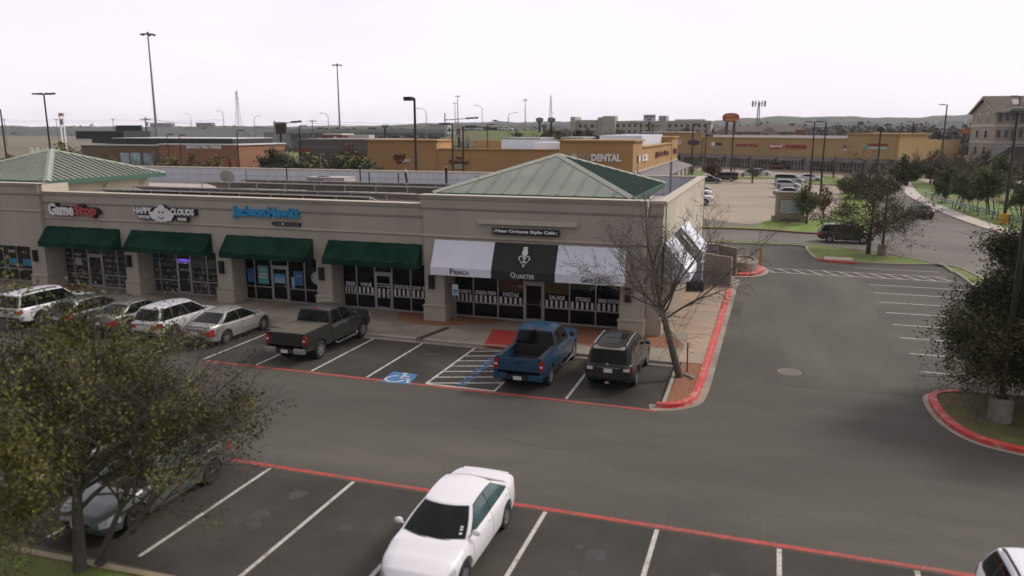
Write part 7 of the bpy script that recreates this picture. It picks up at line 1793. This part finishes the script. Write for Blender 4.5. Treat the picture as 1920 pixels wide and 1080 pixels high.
# ---- wooded hills and tree lines
hillm = mat('hill_woods',(.070,.085,.070),rough=1,var=.35,scale=.03,second=(.09,.095,.08),sscale=.006,slo=.45,shi=.6,fine=.3,fscale=.12,spec=.1)
def ridge(name, D, spec_, seed, depth=500, base=-1):
    m2 = MB(); rows = []; n = 220
    for i in range(n+1):
        px = lerp(-250,2170,i/n); hh = interp(spec_,px); a_ = A(px,hh,D)
        rg = mnoise.noise(Vector((px*.02,seed,0)))*.0055*D*.35+mnoise.noise(Vector((px*.11,seed,3)))*.0022*D*.5+mnoise.noise(Vector((px*.33,seed,5)))*.0012*D*.5
        zt = max(1.0,a_.z+rg)
        row = []
        for j,(dv2,f) in enumerate(((-.75,0),(-.45,.35),(-.2,.75),(-.05,.95),(0,1),(.3,.85))):
            jx = mnoise.noise(Vector((px*.09,j*2.1,seed)))*12
            row.append((a_.x*(1+dv2*depth/D)+jx,D+dv2*depth+jx, max(base,zt*f+(mnoise.noise(Vector((px*.13,j*1.7,seed)))*2.2 if 0 < f < 1 else 0))))
        rows.append(row)
    m2.grid(rows); return m2.build(name, hillm, kind='structure', keep=True, smooth=True, ang=80)
ridge('hills',2100,[(-250,236),(300,237),(520,236),(700,235),(800,232),(900,229),(1050,228),(1150,229),(1330,228),(1400,221),(1480,219),(1600,218.5),(1700,219.5),(1770,217),(1825,214),(1900,213),(2170,216)],1.3,900)
ridge('near_hills',1100,[(-250,239),(100,238.5),(500,239.5),(650,238),(780,235),(900,233.5),(1000,234),(1100,236),(1330,236),(1400,231),(1600,230),(1750,232),(1900,230),(2170,231)],4.7,420)
def woods(name,label,segs,seed,size,count,mats_):
    g = random.Random(seed); m2 = MB()
    for (px0,px1,D0,D1,hmin,hmax) in segs:
        for _ in range(count):
            px = g.uniform(px0,px1); D = g.uniform(D0,D1); a_ = A(px,300,D); hh = g.uniform(hmin,hmax)*(.75+.5*mnoise.noise(Vector((px*.15,seed,D*.01))))
            tone = g.randrange(3)
            for _k in range(14):
                q = Vector((a_.x,D,hh*.58))+Vector((g.gauss(0,hh*.28),g.gauss(0,hh*.28),g.gauss(0,hh*.2)))
                if q.z < 0: continue
                v1_ = rvec(g)*size*g.uniform(.5,1.2); v2_ = v1_.cross(rvec(g)).normalized()*size*g.uniform(.4,.9)
                m2.add([q-v1_,q-v2_,q+v1_,q+v2_],[(0,1,2,3)],tone if g.random() < .7 else g.randrange(3))
    o = m2.build(name, mats_, recalc=False, keep=True, kind='stuff'); o['label'] = label; o['category'] = 'woods'
dw = [leafmat('woods_dark',(.040,.044,.032)), leafmat('woods_mid',(.065,.068,.048)), leafmat('woods_brown',(.095,.080,.062))]
woods('tree_line','grey green line of distant trees along the left horizon',[(-80,520,1050,1500,8,15)],3,3.4,900,dw)
woods('tree_belt','grey green belt of trees behind the far shops and the bridge',[(560,860,420,520,6,9.5),(860,1080,430,520,7,10),(1320,1560,380,480,6,10),(1500,1850,330,430,5,9),(1440,1850,520,700,7,13),(1380,1850,640,900,10,16)],3,2.0,480,dw)
woods('scrub','brown scrub and low bushes behind the yellow shop and under the bridge',[(780,1000,225,250,2,5),(540,860,270,290,2,4.5),(1000,1330,250,330,3,7),(1690,1790,215,250,3,6)],6,.7,110,dw)
# faint buildings on the wooded hills
for i,(px,py,w_,h_,D,l) in enumerate(((1500,243-6,26,2.2,900,'small pale roofs low on the wooded hill'),(1712,231,30,2.0,1000,'long pale building on the wooded hill left of the leaning lamp'),(1752,228,24,1.6,1000,'pale roof on the wooded hill behind the leaning lamp'),(1528,226,18,1.5,1200,'pale houses on the hill above the twin lamp posts'),(1560,222,10,1.3,1500,'water tank pale spot on the hill crest'),(985,236,30,3,700,'pale cluster of buildings on the middle horizon'))):
    a_ = A(px,py,D); s_ = D/1460; t = MB(); t.box(a_.x-w_*s_/2,a_.x+w_*s_/2,D-200,D-190,a_.z-h_*s_-12,a_.z); 
    t.extr([(a_.x-w_*s_*.52,D-200.4,a_.z),(a_.x+w_*s_*.52,D-200.4,a_.z),(a_.x+w_*s_*.4,D-200.4,a_.z+.5*s_),(a_.x-w_*s_*.4,D-200.4,a_.z+.5*s_)],(0,11,0))
    o = t.build('distant_building', mat('far_pale',(.48,.48,.47),var=.1,scale=.1)); o['label'] = l; o['category'] = 'building'
# ---- air between here and the hills
hz = bpy.data.materials.new('haze'); hz.use_nodes = True; nt_ = hz.node_tree
for n_ in list(nt_.nodes):
    if n_.type != 'OUTPUT_MATERIAL': nt_.nodes.remove(n_)
pv = nt_.nodes.new('ShaderNodeVolumePrincipled'); pv.inputs['Color'].default_value = (.95,.98,1.0,1); pv.inputs['Density'].default_value = .00013; pv.inputs['Anisotropy'].default_value = .2
nt_.links.new(pv.outputs['Volume'], [n_ for n_ in nt_.nodes if n_.type == 'OUTPUT_MATERIAL'][0].inputs['Volume'])
HAZE = True
if HAZE:
    MB().box(-2600,2600,-450,2900,-3.0,62).build('haze', hz, kind='stuff', keep=True)
